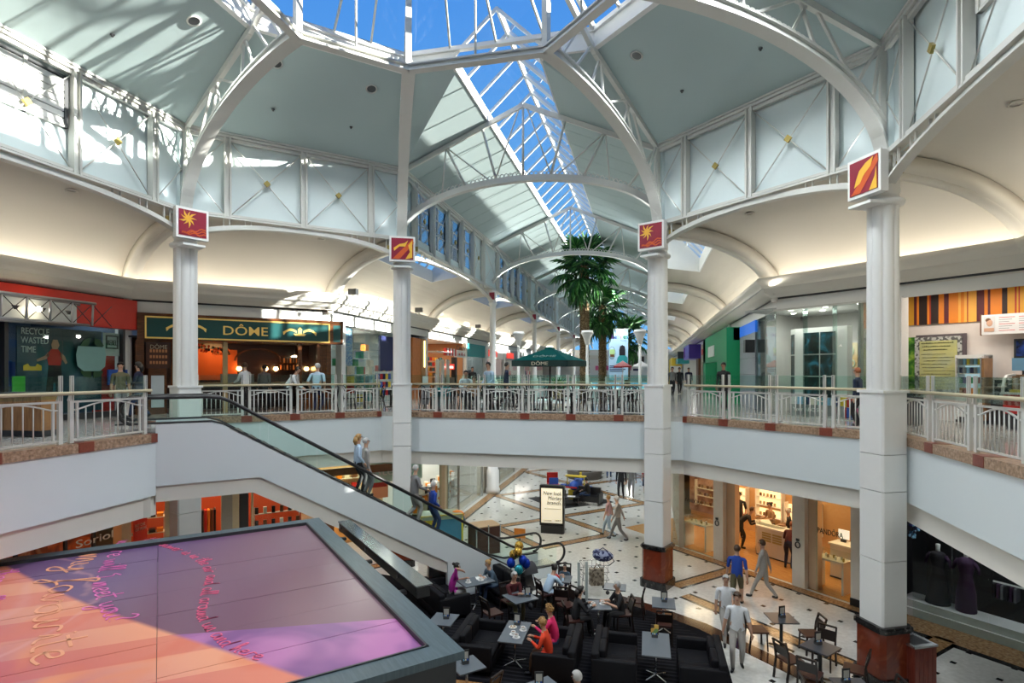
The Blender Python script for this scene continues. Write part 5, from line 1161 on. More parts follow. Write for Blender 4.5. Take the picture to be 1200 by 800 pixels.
for k in range(70):
    g = random.uniform(0,6.28); e = random.uniform(.2,1.4); L_ = random.uniform(.5,1.0); d = Vector((cos(g)*cos(e),sin(g)*cos(e),sin(e)))*L_; s2 = Vector((-sin(g),cos(g),0))*.07; m.mat = k%3
    m.add([(0,0,.5),d*.5+s2+Vector((0,0,.5)),d+Vector((0,0,.4)),d*.5-s2+Vector((0,0,.5))],[(0,1,2,3)])
m.mat = 3; m.lathe([(.25,0),(.32,.5)],n=10); me = m.mesh('shrub')
for q in frond_m+[cols['tan']]: me.materials.append(q)
me.polygons.foreach_set('material_index', m.m); pw.data = me; pw.location = (-.55,20.3,UF); 
MB().prism([(-1.6,19.2),(.6,19.2),(.6,21.2),(-1.6,21.2)],UF-.2,UF).build('planter_deck', fascia_m, up)
# ================================================================== LOWER LEVEL
G7 = F7; G6 = F6; G1 = F1; G0 = ((-4.75,14.2,0), pi/2)
LZ = SB+.02
lowwall = mat('lower shop cream', (.62,.56,.46), .6); warmwall = mat('warm shop wall',(.62,.42,.24),.6)
# ---- jewellery shop under the right-hand balcony
pw_ = struct('wall_shop_14', *G1); b = bxf(pw_)
b('back_wall', -7.2,3.2,4.2,4.3,0,LZ, mat('honey wall',(.60,.36,.17),.6)); b('side_wall', 3.05,3.12,.1,4.2,0,LZ, mat('honey wall',(.6,.36,.17))); b('floor', -7.2,3.1,-.05,4.3,0,.012, ramp_mat('honey timber floor',[(.3,(.42,.20,.06)),(.7,(.60,.33,.11))],3,.18,(1,9,1)))
hw = MATS['honey wall']
b('partition', 1.25,3.05,2.6,2.66,0,LZ, hw)
jf = thing('shopfront', 'open jewellery shop front with white piers and warm light under the right balcony', 'shop front', *G1); b = bxf(jf)
pm = mat('satin white pier',(.72,.68,.60),.3)
for x0, x1 in ((-2.37,-1.95),(.68,1.1),(2.5,2.75)): b('pier', x0,x1,-.2,.05,0,LZ, pm)
b('pier_return', -1.95,-1.6,.0,.25,0,LZ, mat('peach pier',(.62,.44,.28),.35)); b('pier_return', 1.1,1.4,.0,.25,0,LZ, MATS['peach pier'])
b('black_panel', 2.75,3.35,-.12,.05,.2,LZ, black); b('black_base', 2.5,2.8,-.24,.06,0,.22, black); b('grey_base', 2.8,3.4,-.2,.1,0,.22, mat('plinth grey',(.3,.31,.31),.5))
b('lintel', -5.5,3.4,-.1,.1,LZ-.14,LZ, plaster)
for x in (-2.2,.88):
    m = MB(); m.T = Matrix.Translation((x,-.22,1.34)); m.tube([(.075*cos(g),0,.09*sin(g)) for g in [2*pi*k/16 for k in range(16)]],.018,6,closed=True); m.box(-.05,.05,-.015,.015,.12,.2); m.build('ring_emblem', black, jf)
b('glass_pane', -4.4,-2.4,-.1,-.09,.0,LZ, glass); b('glass_pane', 1.4,2.5,-.1,-.09,0,LZ, glass)
text('lettering','PANDÔRA',.19,black,jf,(-3.75,-.12,1.84),width=.78); text('lettering','PANDÔRA',.24,black,jf,(1.45,-.12,1.86),width=.78)
def desk(lab, x0,x1,y0,y1):
    t = thing('display_desk', lab, 'desk', *G1); b = bxf(t); wm = mat('white lacquer',(.74,.70,.62),.25)
    b('side_panel', x0,x0+.06,y0,y1,0,.98, wm); b('side_panel', x1-.06,x1,y0,y1,0,.98, wm); b('top', x0,x1,y0,y1,.94,1.0, wm); b('glass_case', x0+.03,x1-.03,y0+.03,y1-.03,1.0,1.22, glass)
desk('white leg display desk with glass case at the left shop window of the jeweller',-4.0,-2.95,.1,.6); desk('white leg display desk with glass case right of the jeweller entrance',1.15,2.05,.25,.75)
jm = [mat('silver trinket',(.55,.52,.46),.25,.8), gold, white]
goods(G1, [(x0+.12*k,.3+.12*(k%2)+dy,1.0) for x0,dy in ((-3.8,0),(1.25,.12)) for k in range(7)], 'small jewellery piece in a glass desk case of the jeweller', 'jewellery pieces in the desk cases', 'jewellery', 'trinket', jm, (.05,.05,.1))
jc2 = thing('service_counter', 'angled white service counter with drawer slots inside the jeweller', 'counter', *G1); b = bxf(jc2)
pts = [(-2.4,2.3),(-1.85,1.6),(-.3,1.6),(-.3,2.2),(-1.6,2.2),(-2.1,2.75)]
m = MB(); m.prism(pts,0,1.05); jb2 = m.build('body', mat('white lacquer',(.74,.70,.62)), jc2); m = MB(); m.prism([(p[0],p[1]-.03) for p in pts],1.05,1.10); m.build('counter_top', white, jc2); m = MB(); m.prism([(p[0],p[1]-.02) for p in pts],0,.05); m.build('kick_strip', dark, jc2)
for k in range(2):
    for r_ in range(4): b('slot', -1.62+k*.42,-1.26+k*.42,1.58,1.6,.58+r_*.09,.64+r_*.09, mat('slot yellow',(.45,.36,.14),.4), jb2)
b('glass_box', -2.0,-1.0,1.75,2.1,1.1,1.32, glass)
jc3 = thing('service_counter', 'white rear counter with a yellow grille behind the right shop window of the jeweller', 'counter', *G1); b = bxf(jc3)
b('body', .9,3.0,1.6,2.2,0,1.1, MATS['white lacquer']); b('counter_top', .85,3.0,1.55,2.2,1.1,1.15, white); b('kick_strip', .9,3.0,1.58,1.6,0,.06, dark)
for r_ in range(5): b('slot', 2.0,2.5,1.58,1.6,.5+r_*.1,.56+r_*.1, MATS['slot yellow'])
lapt = thing('laptop', 'small white monitor on the rear counter of the jeweller', 'monitor', *G1); b = bxf(lapt); b('screen', .95,1.3,2.0,2.03,1.25,1.55, mat('pale screen',(.8,.8,.75),.3,emit=(1,.95,.85),es=.6)); b('stand', 1.05,1.2,1.95,2.05,1.15,1.25, dark)
pp_ = tag(MB().box(1.4,2.9,2.52,2.58,1.9,2.9).build('wall_photo', ramp_mat('jewellery photo',[(.35,(.03,.012,.008)),(.5,(.25,.08,.04)),(.65,(.65,.35,.22)),(.8,(.2,.05,.04))],1.3,.4,(1,1,2),distort=1.5)), 'dark red close-up photo on the wall right of the jeweller entrance', 'photo'); pp_.location, pp_.rotation_euler = G1[0], (0,0,G1[1])
gw = tag(MB().box(-7.2,-5.6,4.1,4.15,.3,2.6).build('wall_photo', ramp_mat('pink floral photo',[(.35,(.25,.12,.10)),(.6,(.55,.38,.33)),(.75,(.35,.16,.12))],2,.5)), 'faded pink floral photo panel at the left end of the jeweller', 'photo'); gw.location, gw.rotation_euler = G1[0], (0,0,G1[1])
glowm = emit_mat('lit niche', (1,.72,.36), 1.2)
ni = 0
for x0, x1, z0s in ((-6.7,-5.75,(.7,1.1,1.45)),(-4.6,-4.1,(.75,1.15,1.5)),(-3.5,-2.45,(.85,1.3,1.65)),(-2.2,-1.7,(.5,.9,1.25)),(-1.5,-.9,(.6,1.0,1.4))):
    sh = thing('wall_niche', 'lit white wall niche column in the jeweller, %s from the left' % ['first','second','third','fourth','fifth'][ni], 'shelf', *G1); b = bxf(sh)
    for z in z0s: b('lit_back', x0,x1,4.14,4.18,z,z+.27, glowm); b('shelf_board', x0-.03,x1+.03,3.95,4.18,z-.03,z, white)
    b('frame', x0-.08,x0-.03,3.95,4.2,z0s[0]-.1,z0s[-1]+.35, white); b('frame', x1+.03,x1+.08,3.95,4.2,z0s[0]-.1,z0s[-1]+.35, white)
    goods(G1, [(x0+.12+.16*k,4.05,z) for z in z0s for k in range(int((x1-x0)/.18))], 'small boxed jewel in the lit wall niches of the jeweller', 'jewels in the lit niches', 'jewellery', 'trinket', [cols['tan'],cols['brown'],jm[0]], (.07,.06,.13)); ni += 1
M1g = Matrix.Translation(G1[0]) @ Matrix.Rotation(G1[1],4,'Z')
ck = thing('round_speaker', 'round white wall disc on the beam above the jeweller', 'speaker', M1g @ Vector((-.67,-.62,3.62)), G1[1]); m = MB(); m.T = Matrix.Rotation(pi/2,4,'X'); m.lathe([(.16,0),(.17,.03),(.15,.05),(0,.055)],n=18); m.build('disc', mat('disc white',(.62,.66,.66),.4), ck)
# ---- dark fashion window under the right edge
dk = struct('wall_shop_15', *G1); b = bxf(dk); b('back_wall', 3.4,11,2.2,2.3,0,LZ, black); b('ceiling', 3.4,11,.45,2.3,LZ-.06,LZ, black); b('side_wall', 3.4,3.46,.45,2.3,.0,LZ, black)
df = thing('shopfront', 'dark fashion shop window with a white display plinth at the lower right', 'shop front', *G1); b = bxf(df)
b('plinth', 3.5,11,.55,1.25,0,.42, mat('white plinth',(.62,.63,.62),.35)); b('plinth_step', 3.5,11,.47,.56,0,.22, MATS['white plinth'])
xs = [3.84,4.28,5.55,6.9,8.3,10]
for x0, x1 in zip(xs,xs[1:]): b('glass_pane', x0+.005,x1-.005,.45,.46,0,LZ, glass)
b('steel_stile', 4.47,4.50,1.2,1.24,.42,LZ, chrome); b('hanging_rail', 5.3,7.2,1.5,1.53,1.22,1.26, white)
mq0 = None
dv = mat('black dress velvet',(.008,.006,.010),.8); pr_ = mat('dark plum fabric',(.035,.008,.04),.8)
for k, x in enumerate((4.25,4.9)):
    lab = ['headless white mannequin in a black lace top, left in the dark window','headless white mannequin in a plum gown, right in the dark window'][k]
    t = thing('mannequin', lab, 'mannequin', M1g @ Vector((x,.95,.42)), G1[1])
    m = MB(); m.lathe([(.055,1.40),(.05,1.5),(.06,1.60),(.05,1.63)],n=12); m.build('neck', white, t)
    m = MB(); m.lathe([(.30-.06*k,0),(.22,.5),(.14,.95),(.20,1.25),(.17,1.38),(.06,1.44)],n=14); m.build('dress', dv if k==0 else pr_, t)
    for s in (-1,1): m = MB(); m.tube([(s*.17,0,1.33),(s*.26,0,1.2),(s*.3,0,1.05)],[.06,.05,.03],8); m.build('sleeve', pr_, t)
goods(G1, [(5.35+.09*k,1.5,.85) for k in range(6)], 'dark sequined garment on the white rail in the dark window', 'garments on the white rail', 'garment', 'garment', [dv,pr_,mat('sequin grey',(.12,.12,.14),.3)], (.05,.3,.36))
tm = thing('flower_spray', 'spray of pale blue flowers at the top corner of the dark window', 'flowers', M1g @ Vector((3.75,.75,2.5))); m = MB()
random.seed(9)
for k in range(26): m.mat = k%2; m.ball((random.uniform(-.12,.12),random.uniform(-.1,.1),random.uniform(-.4,.4)),random.uniform(.03,.06),5,3)
m.box(-.01,.01,-.01,.01,-.4,1.0); m.build('blossoms', [cols['sky'],cols['navy']], tm)['kind'] = 'stuff'
# ---- timber bin beside the right-hand column
bn_ = thing('litter_bin', 'timber sided litter bin with a steel top against the right-hand column', 'bin', (9.72,4.35,0), atan2(-P[2][1],-P[2][0])); b = bxf(bn_)
rw = ramp_mat('red timber slats',[(.3,(.13,.02,.012)),(.7,(.22,.05,.03))],4,.35,(9,9,1))
for k in range(5): b('timber_slat', -.28+.112*k,-.28+.112*k+.104,-.28,-.25,.08,.95, rw); b('timber_slat', -.28+.112*k,-.28+.112*k+.104,.25,.28,.08,.95, rw); b('timber_slat', .25,.28,-.28+.112*k,-.28+.112*k+.104,.08,.95, rw); b('timber_slat', -.28,-.25,-.28+.112*k,-.28+.112*k+.104,.08,.95, rw)
b('inner_box', -.25,.25,-.25,.25,.04,.93, dark); stp = b('steel_top', -.3,.3,-.3,.3,.96,1.0, chrome); b('opening', -.2,.2,-.2,.2,1.0,1.004, dark, stp)
# ---- fashion shops under the left balcony
lw = struct('wall_shop_16', *G6); b = bxf(lw); b('back_wall', 2,8.8,2.4,2.5,0,LZ, mat('hot red wall',(.50,.07,.02),.6)); b('floor', 2,8.8,0,2.5,0,.012, MATS['honey timber floor'])
lf = thing('shopfront', 'red and orange fashion shop front low at the far left', 'shop front', *G6); b = bxf(lf)
for x in (5.3,6.7,7.6): b('mullion', x,x+.08,-.04,.04,0,LZ, dark)
b('poster_panel', 5.5,6.6,.5,.55,.4,LZ, ramp_mat('fashion poster',[(.35,(.02,.008,.006)),(.5,(.5,.10,.02)),(.65,(.75,.35,.18)),(.8,(.08,.02,.015))],1.2,.4,distort=1)); b('poster_panel', 6.9,8.3,.9,.95,.4,LZ, MATS['fashion poster'])
text('lettering','Soriol',.34,white,lf,(7.0,-.06,1.42),width=1.25); b('pier', 8.5,8.86,-.15,.2,0,LZ, mat('peach pier',(.62,.44,.28)))
rs = tag(MB().box(9.07,9.62,-.02,.0,.9,1.75).build('sale_sign', cols['red']), 'red sale sign card on the shop glass left of the lower pier', 'sign'); rs.location, rs.rotation_euler = G6[0], (0,0,G6[1])
text('lettering','BUY ONE\nGET MORE',.14,mat('pink print',(.8,.35,.35)),rs,(9.12,-.03,1.5),width=.45)
l7 = struct('wall_shop_17', *G7); b = bxf(l7); b('back_wall', -.3,6.2,2.6,2.7,0,LZ, mat('red shop wall',(.40,.06,.02),.6)); b('floor', -.3,12,0,3.5,0,.012, MATS['honey timber floor']); b('back_wall', 6.2,10,3.2,3.3,0,LZ, warmwall); b('back_wall', 10,14,4.2,4.3,0,LZ, white); b('partition', 6.15,6.22,0,3.2,0,LZ, lowwall)
l7f = thing('shopfront', 'cream piers and glass of the lower shops below the coffee house', 'shop front', *G7); b = bxf(l7f)
b('pier', 1.1,1.3,-.2,.1,0,LZ, mat('pale yellow pier',(.62,.55,.36),.5)); b('clad_panel', 1.3,2.0,-.15,.1,0,1.7, mat('taupe panel',(.36,.35,.30),.5)); b('clad_panel', 1.3,2.0,-.15,.1,1.715,LZ, MATS['taupe panel']); b('pier', 2.0,2.12,-.2,.1,0,LZ, white)
b('pier', 2.85,3.2,-.2,.1,0,LZ, MATS['taupe panel']); b('pier', 3.2,3.42,-.2,.1,0,LZ, MATS['pale yellow pier']); b('post', 3.45,3.75,-.1,.1,0,LZ, dark); b('post', 3.85,3.92,-.1,.1,0,LZ, MATS['pale yellow pier'])
for x0, x1 in ((-.2,1.1),(3.95,5.0),(5.0,6.1)): b('glass_pane', x0+.01,x1-.01,0,.01,0,LZ, glass)
b('post', 8.05,8.2,-.1,.1,0,LZ, cols['tan']); b('post', 9.75,9.82,-.1,.1,0,LZ, cols['brown']); b('glass_pane', 9.85,12.0,0,.01,0,LZ, glass)
b('fascia_rail', 6.2,9.8,.3,.4,2.6,2.9, cols['brown']); b('red_sign', 8.5,9.3,.6,.65,1.9,2.3, cols['red']); b('pink_panel', 9.0,9.7,1.6,1.65,1.2,LZ, mat('coral panel',(.55,.2,.12),.5))
goods(G7, [(.0+.24*k,1.2,.5+.55*r_) for r_ in range(3) for k in range(5)], 'folded garment on a low table of the red fashion shop', 'folded garments in the red shop', 'garment', 'garment', [cols['red'],cols['brown'],cols['ivory'],black,cols['orange']], (.2,.3,.12), shelf=True)
goods(G7, [(2.2+.1*k,.9,.75) for k in range(6)], 'hanging red and dark garment in the narrow red bay', 'hanging garments in the narrow red bay', 'garment', 'garment', [cols['brown'],black,cols['red'],cols['orange']], (.07,.34,.95), shelf=True)
goods(G7, [(4.1+.3*k,.5,.9+.5*r_) for r_ in range(2) for k in range(6)], 'small dark necklace bust in the accessory window', 'busts in the accessory window', 'display bust', 'display_bust', [black,cols['brown'],black,white], (.12,.1,.24), shelf=True)
goods(G7, [(6.5+.34*k,2.9,.5+.5*r_) for r_ in range(4) for k in range(9)], 'small item on the warm shelves behind the escalator', 'goods on the warm shelves', 'box', 'product_box', [cols['tan'],cols['orange'],cols['ivory'],cols['brown'],cols['red']], (.22,.15,.26), shelf=True)
goods(G7, [(7.0+.7*k,1.4,.012) for k in range(4)], 'brown stool in the warm shop behind the escalator', 'stools in the warm shop', 'stool', 'stool', [cols['brown']], (.4,.4,.5))
# lower hall, left: glass fronts with white racks
l0 = struct('wall_shop_18', *G0); b = bxf(l0); b('back_wall', 0,34,4.0,4.1,0,LZ, mat('pale shop wall',(.62,.62,.60),.6)); b('floor', 0,34,0,4.1,0,.012, up_tile); b('partition', 9.0,9.06,0,4,0,LZ, white)
l0f = thing('shopfront', 'clear glass fronts of the lower shops beyond the escalator foot', 'shop front', *G0); b = bxf(l0f)
b('pier', .0,.34,-.12,.15,0,LZ, mat('pale timber pier',(.52,.43,.30),.5)); b('pier', .34,.42,-.12,.15,0,LZ, dark)
for x0, x1 in ((.5,2.2),(2.25,4.2),(4.25,6.2),(8,10),(10.05,12),(12.05,14)): b('glass_pane', x0,x1,0,.012,0,LZ, glass)
for x in (2.2,6.25,7.9,10.02,14.0): b('post', x,x+.06,-.05,.06,0,LZ, chrome)
b('pier', 6.3,7.8,.1,.3,0,1.6, mat('stone ledge',(.50,.45,.36),.5))
sb2 = tag(MB().box(-3.2,-.6,.5,.55,2.1,3.1).build('shop_sign', mat('mint sign',(.45,.62,.56),.5)), 'mint green shop sign behind the glass right of the second column', 'sign'); sb2.location, sb2.rotation_euler = (-4.9,14.2,0), (0,0,pi/4)
text('lettering','Sterns',.5,white,sb2,(-2.8,.46,2.4),width=1.7)
goods(G0, [(.7+.28*k,1.2+.2*(k%3),.3+.45*r_) for r_ in range(3) for k in range(18)], 'white or black homeware item on the racks of the glass shop beyond the escalator', 'homewares on white racks', 'homeware', 'product_box', [white,cols['grey'],black,white,cols['orange'],cols['ivory']], (.2,.2,.3), shelf=True)
goods(G7, [(10.1+.25*k,1.3,.4+.42*r_) for r_ in range(3) for k in range(8)], 'black or white item in the corner homeware window', 'items in the corner homeware window', 'homeware', 'product_box', [white,black,cols['grey'],cols['orange'],white], (.18,.2,.3), shelf=True)
goods(G0, [(10.5+.5*k,1.5,.4+.6*r_) for r_ in range(2) for k in range(10)], 'coloured item deeper in the lower hall shops', 'goods deeper in the lower hall', 'box', 'product_box', [cols['tan'],cols['teal'],cols['orange'],cols['ivory']], (.3,.25,.4), shelf=True)
# right side of the lower hall and its end
rwl = struct('wall_lower_right'); b = bxf(rwl); b('wall_face', 5.3,5.5,13.4,84,0,LZ, mat('lower right shop wall',(.55,.50,.42),.5)); rwe = struct('wall_lower_end'); b = bxf(rwe); b('wall_face', -20,20,80,80.2,0,4, lowwall)
# ---- bank sign stand
bs_ = thing('sign_stand', 'free standing black light box sign with an illuminated cream advertisement', 'sign', (.16,14.3,0), .0); b = bxf(bs_)
b('housing', -.52,.52,-.14,.14,.32,2.02, black); m = MB(); m.prism([(-.46,-.2),(.46,-.2),(.52,-.14),(.52,.14),(.46,.2),(-.46,.2)],0,.32); m.build('base', black, bs_)
lpn = b('light_panel', -.45,.45,-.15,-.14,.44,1.9, mat('lit advertisement',(.9,.84,.66),.5,emit=(1,.90,.66),es=.42))
ink = mat('sign ink',(.03,.05,.06),.5)
for k, s in enumerate(('New look','Morley','branch.')): text('lettering', s, .23, ink, lpn, (.42,-.158,1.62-.20*k), align='RIGHT', shear=.12, width=(.78,.58,.60)[k])
for k in range(8): b('text_line', -.3+.09*k,-.24+.09*k,-.155,-.15,1.02,1.045, ink, lpn)
text('lettering','NEXT',.10,ink,lpn,(.14,-.155,.52),width=.25); b('text_line', -.36,.0,-.155,-.15,.54,.56, cols['grey']); b('text_line', -.36,.0,-.155,-.15,.50,.515, cols['grey'])
# ---- children's rides
mt_ = tag(MB().box(-1.75,1.75,-1.45,1.45,0,.02).build('floor_mat', mat('black rubber mat',(.012,.012,.013),.7)), 'black rubber mat under the kiddie rides', 'mat'); mt_.location = (.1,20.6,0); mt_.rotation_euler = (0,0,pi/4*.9)
r1 = thing('kiddie_ride', 'red car kiddie ride at the left of the black mat', 'ride', (-.85,20.9,.02), .3); b = bxf(r1)
b('body', -.3,.3,-.5,.5,.25,.75, cols['red']); b('windscreen', -.25,.25,-.1,-.05,.75,1.1, cols['blue']); b('hood', -.27,.27,-.62,-.4,.3,.6, cols['red']); b('base', -.35,.35,-.55,.55,0,.25, cols['yellow']); b('back_rest', -.3,.3,.4,.5,.75,1.3, cols['red'])
r2 = thing('kiddie_ride', 'blue and yellow aeroplane kiddie ride right of the red car', 'ride', (.35,21.2,.02), -.2); m = MB(); m.tube([(0,-.75,.7),(0,-.4,.72),(0,.2,.72),(0,.8,.85)],[.12,.26,.28,.1],10); m.build('fuselage', cols['blue'], r2); b = bxf(r2)
b('wing', -.85,.85,-.2,.15,.62,.68, cols['blue']); b('upper_wing', -.55,.55,-.25,.1,1.15,1.21, cols['yellow']); b('tail_fin', -.03,.03,.65,.9,.8,1.25, cols['yellow']); b('tail_plane', -.35,.35,.7,.85,.86,.9, cols['blue']); b('strut', -.5,-.46,-.1,-.05,.65,1.15, cols['yellow']); b('strut', .46,.5,-.1,-.05,.65,1.15, cols['yellow']); b('base', -.3,.3,-.45,.45,0,.48, cols['yellow']); b('propeller', -.3,.3,-.84,-.8,.66,.74, cols['red'])
def bench(lab, x, y, rz, L=1.2):
    t = thing('lounge_bench', lab, 'bench', (x,y,.02), rz); b = bxf(t)
    b('seat', -L/2,L/2,-.35,.35,.15,.42, black); b('back', -L/2,L/2,.25,.4,.42,.8, black); b('arm', -L/2-.1,-L/2,-.35,.4,.1,.6, black); b('arm', L/2,L/2+.1,-.35,.4,.1,.6, black); b('leg_rail', -L/2,L/2,-.3,-.27,.0,.15, chrome); b('leg_rail', -L/2,L/2,.27,.3,0,.15, chrome)
bench('black leather bench facing the hall at the right of the ride mat',1.1,20.0,-.2); bench('black leather bench behind the sign stand on the ride mat',-.6,19.6,1.3)
lt = thing('low_table', 'low black table with white papers between the benches on the ride mat', 'table', (.3,19.5,.02), .3); b = bxf(lt); b('top', -.4,.4,-.3,.3,.38,.42, black); b('leg', -.35,-.3,-.25,-.2,0,.38, dark); b('leg', .3,.35,.2,.25,0,.38, dark); b('leg', -.35,-.3,.2,.25,0,.38, dark); b('leg', .3,.35,-.25,-.2,0,.38, dark)
tag(MB().box(-.2,.2,-.14,.14,0,.015).build('paper', white), 'white papers on the low black table', 'paper').location = (.3,19.5,.44)
# ---- machines behind the escalator foot
pcm = thing('prize_machine', 'yellow framed prize machine with blue glass behind the escalator', 'machine', (-3.9,10.95,0), pi/4-.25); b = bxf(pcm)
b('blue_side', -.02,1.0,-.45,.45,.1,1.25, mat('machine blue',(.06,.22,.34),.25)); b('graphic_front', -.55,-.05,-.47,.45,.1,1.25, ramp_mat('prize graphics',[(.3,(.5,.32,.01)),(.45,(.75,.6,.03)),(.55,(.6,.08,.02)),(.7,(.65,.5,.05))],3,.4)); b('top', -.58,1.02,-.5,.48,1.25,1.4, mat('machine pale top',(.30,.36,.26),.4))
for x in (-.58,-.04,.98): b('frame_post', x,x+.06,-.5,-.44,0,1.4, cols['yellow'])
b('frame_rail', -.58,1.04,-.5,-.45,1.36,1.42, cols['yellow']); b('frame_rail', -.58,1.04,-.5,-.45,0,.1, cols['yellow'])
gbm = thing('gumball_machine', 'round globe toy dispenser on a brown pedestal behind the escalator glass', 'dispenser', (-3.1,11.4,0)); m = MB(); m.ball((0,0,1.0),(.33,.33,.36),16,10); m.build('globe', ramp_mat('capsule mix',[(.2,(.02,.03,.06)),(.4,(.03,.22,.25)),(.55,(.55,.3,.1)),(.7,(.45,.4,.45)),(.8,(.05,.05,.05))],7,.15,tex='voronoi'), gbm); m = MB(); m.lathe([(.26,0),(.26,.1),(.16,.2),(.16,.62),(.24,.68)],n=14); m.build('pedestal', cols['brown'], gbm); m = MB(); m.lathe([(.28,1.28),(.2,1.40),(.05,1.45)],n=14); m.build('lid', cols['orange'], gbm)
dbx = thing('dark_cabinet', 'dark timber cabinet with steel corner posts behind the escalator foot', 'cabinet', (-1.95,11.15,0), pi/4-.1); b = bxf(dbx); b('body', -.5,.5,-.4,.4,.0,1.02, mat('dark red brown timber',(.06,.02,.012),.4)); b('top', -.52,.52,-.42,.42,1.02,1.06, cols['tan'])
for x in (-.5,-.02,.46): b('steel_post', x,x+.04,-.44,-.4,0,1.1, chrome)
osn = thing('hazard_sign', 'small orange notice on a post beyond the escalator foot', 'sign', (-.75,12.0,0), 0); b = bxf(osn); b('board', -.22,.22,0,.02,.35,.72, cols['orange']); b('post', -.02,.02,.02,.05,0,.7, dark); b('foot', -.15,.15,-.1,.15,0,.02, dark)
# tall poster easel far right
pe = thing('poster_easel', 'pale framed poster board leaning at the right edge of the lower hall', 'sign', (4.4,23.2,0), -.9); b = bxf(pe); b('board', -.55,.55,0,.04,.15,1.75, mat('pale poster',(.55,.48,.42),.5)); b('frame', -.6,-.55,-.02,.06,0,1.8, cols['grey']); b('frame', .55,.6,-.02,.06,0,1.8, cols['grey']); b('photo', -.3,.4,-.01,0,.5,1.4, mat('faded portrait',(.45,.3,.22),.5))
# ================================================================== KIOSK WITH PRINTED ROOF
KZ = 3.30
kk = thing('kiosk', 'big square kiosk with a flat printed purple and orange roof in a dark grey frame', 'kiosk', (1.84,-2.86,0), radians(135)); b = bxf(kk)
kf = ramp_mat('grey blue metal frame',[(.3,(.055,.085,.10)),(.7,(.085,.125,.145))],2.5,.32,(1,12,1)); KL, KW_, fw_ = 7.75, 8.4, .34
for k,(x0,x1,y0,y1) in enumerate(((0,fw_,0,KW_),(KL-fw_,KL,0,KW_),(fw_,KL-fw_,0,fw_),(fw_,KL-fw_,KW_-fw_,KW_))): b('roof_frame', x0,x1,y0,y1,KZ-.10,KZ, kf)
b('roof_fascia', .08,.14,.08,KW_-.08,KZ-.5,KZ-.1, dark); b('roof_fascia', KL-.14,KL-.08,.08,KW_-.08,KZ-.5,KZ-.1, dark); b('roof_fascia', .14,KL-.14,.08,.14,KZ-.5,KZ-.1, dark); b('roof_fascia', .14,KL-.14,KW_-.14,KW_-.08,KZ-.5,KZ-.1, dark)
b('inner_rim', fw_,fw_+.03,fw_,KW_-fw_,KZ-.09,KZ+.015, dark); b('inner_rim', KL-fw_-.03,KL-fw_,fw_,KW_-fw_,KZ-.09,KZ+.015, dark); b('inner_rim', fw_,KL-fw_,fw_,fw_+.03,KZ-.09,KZ+.015, dark)
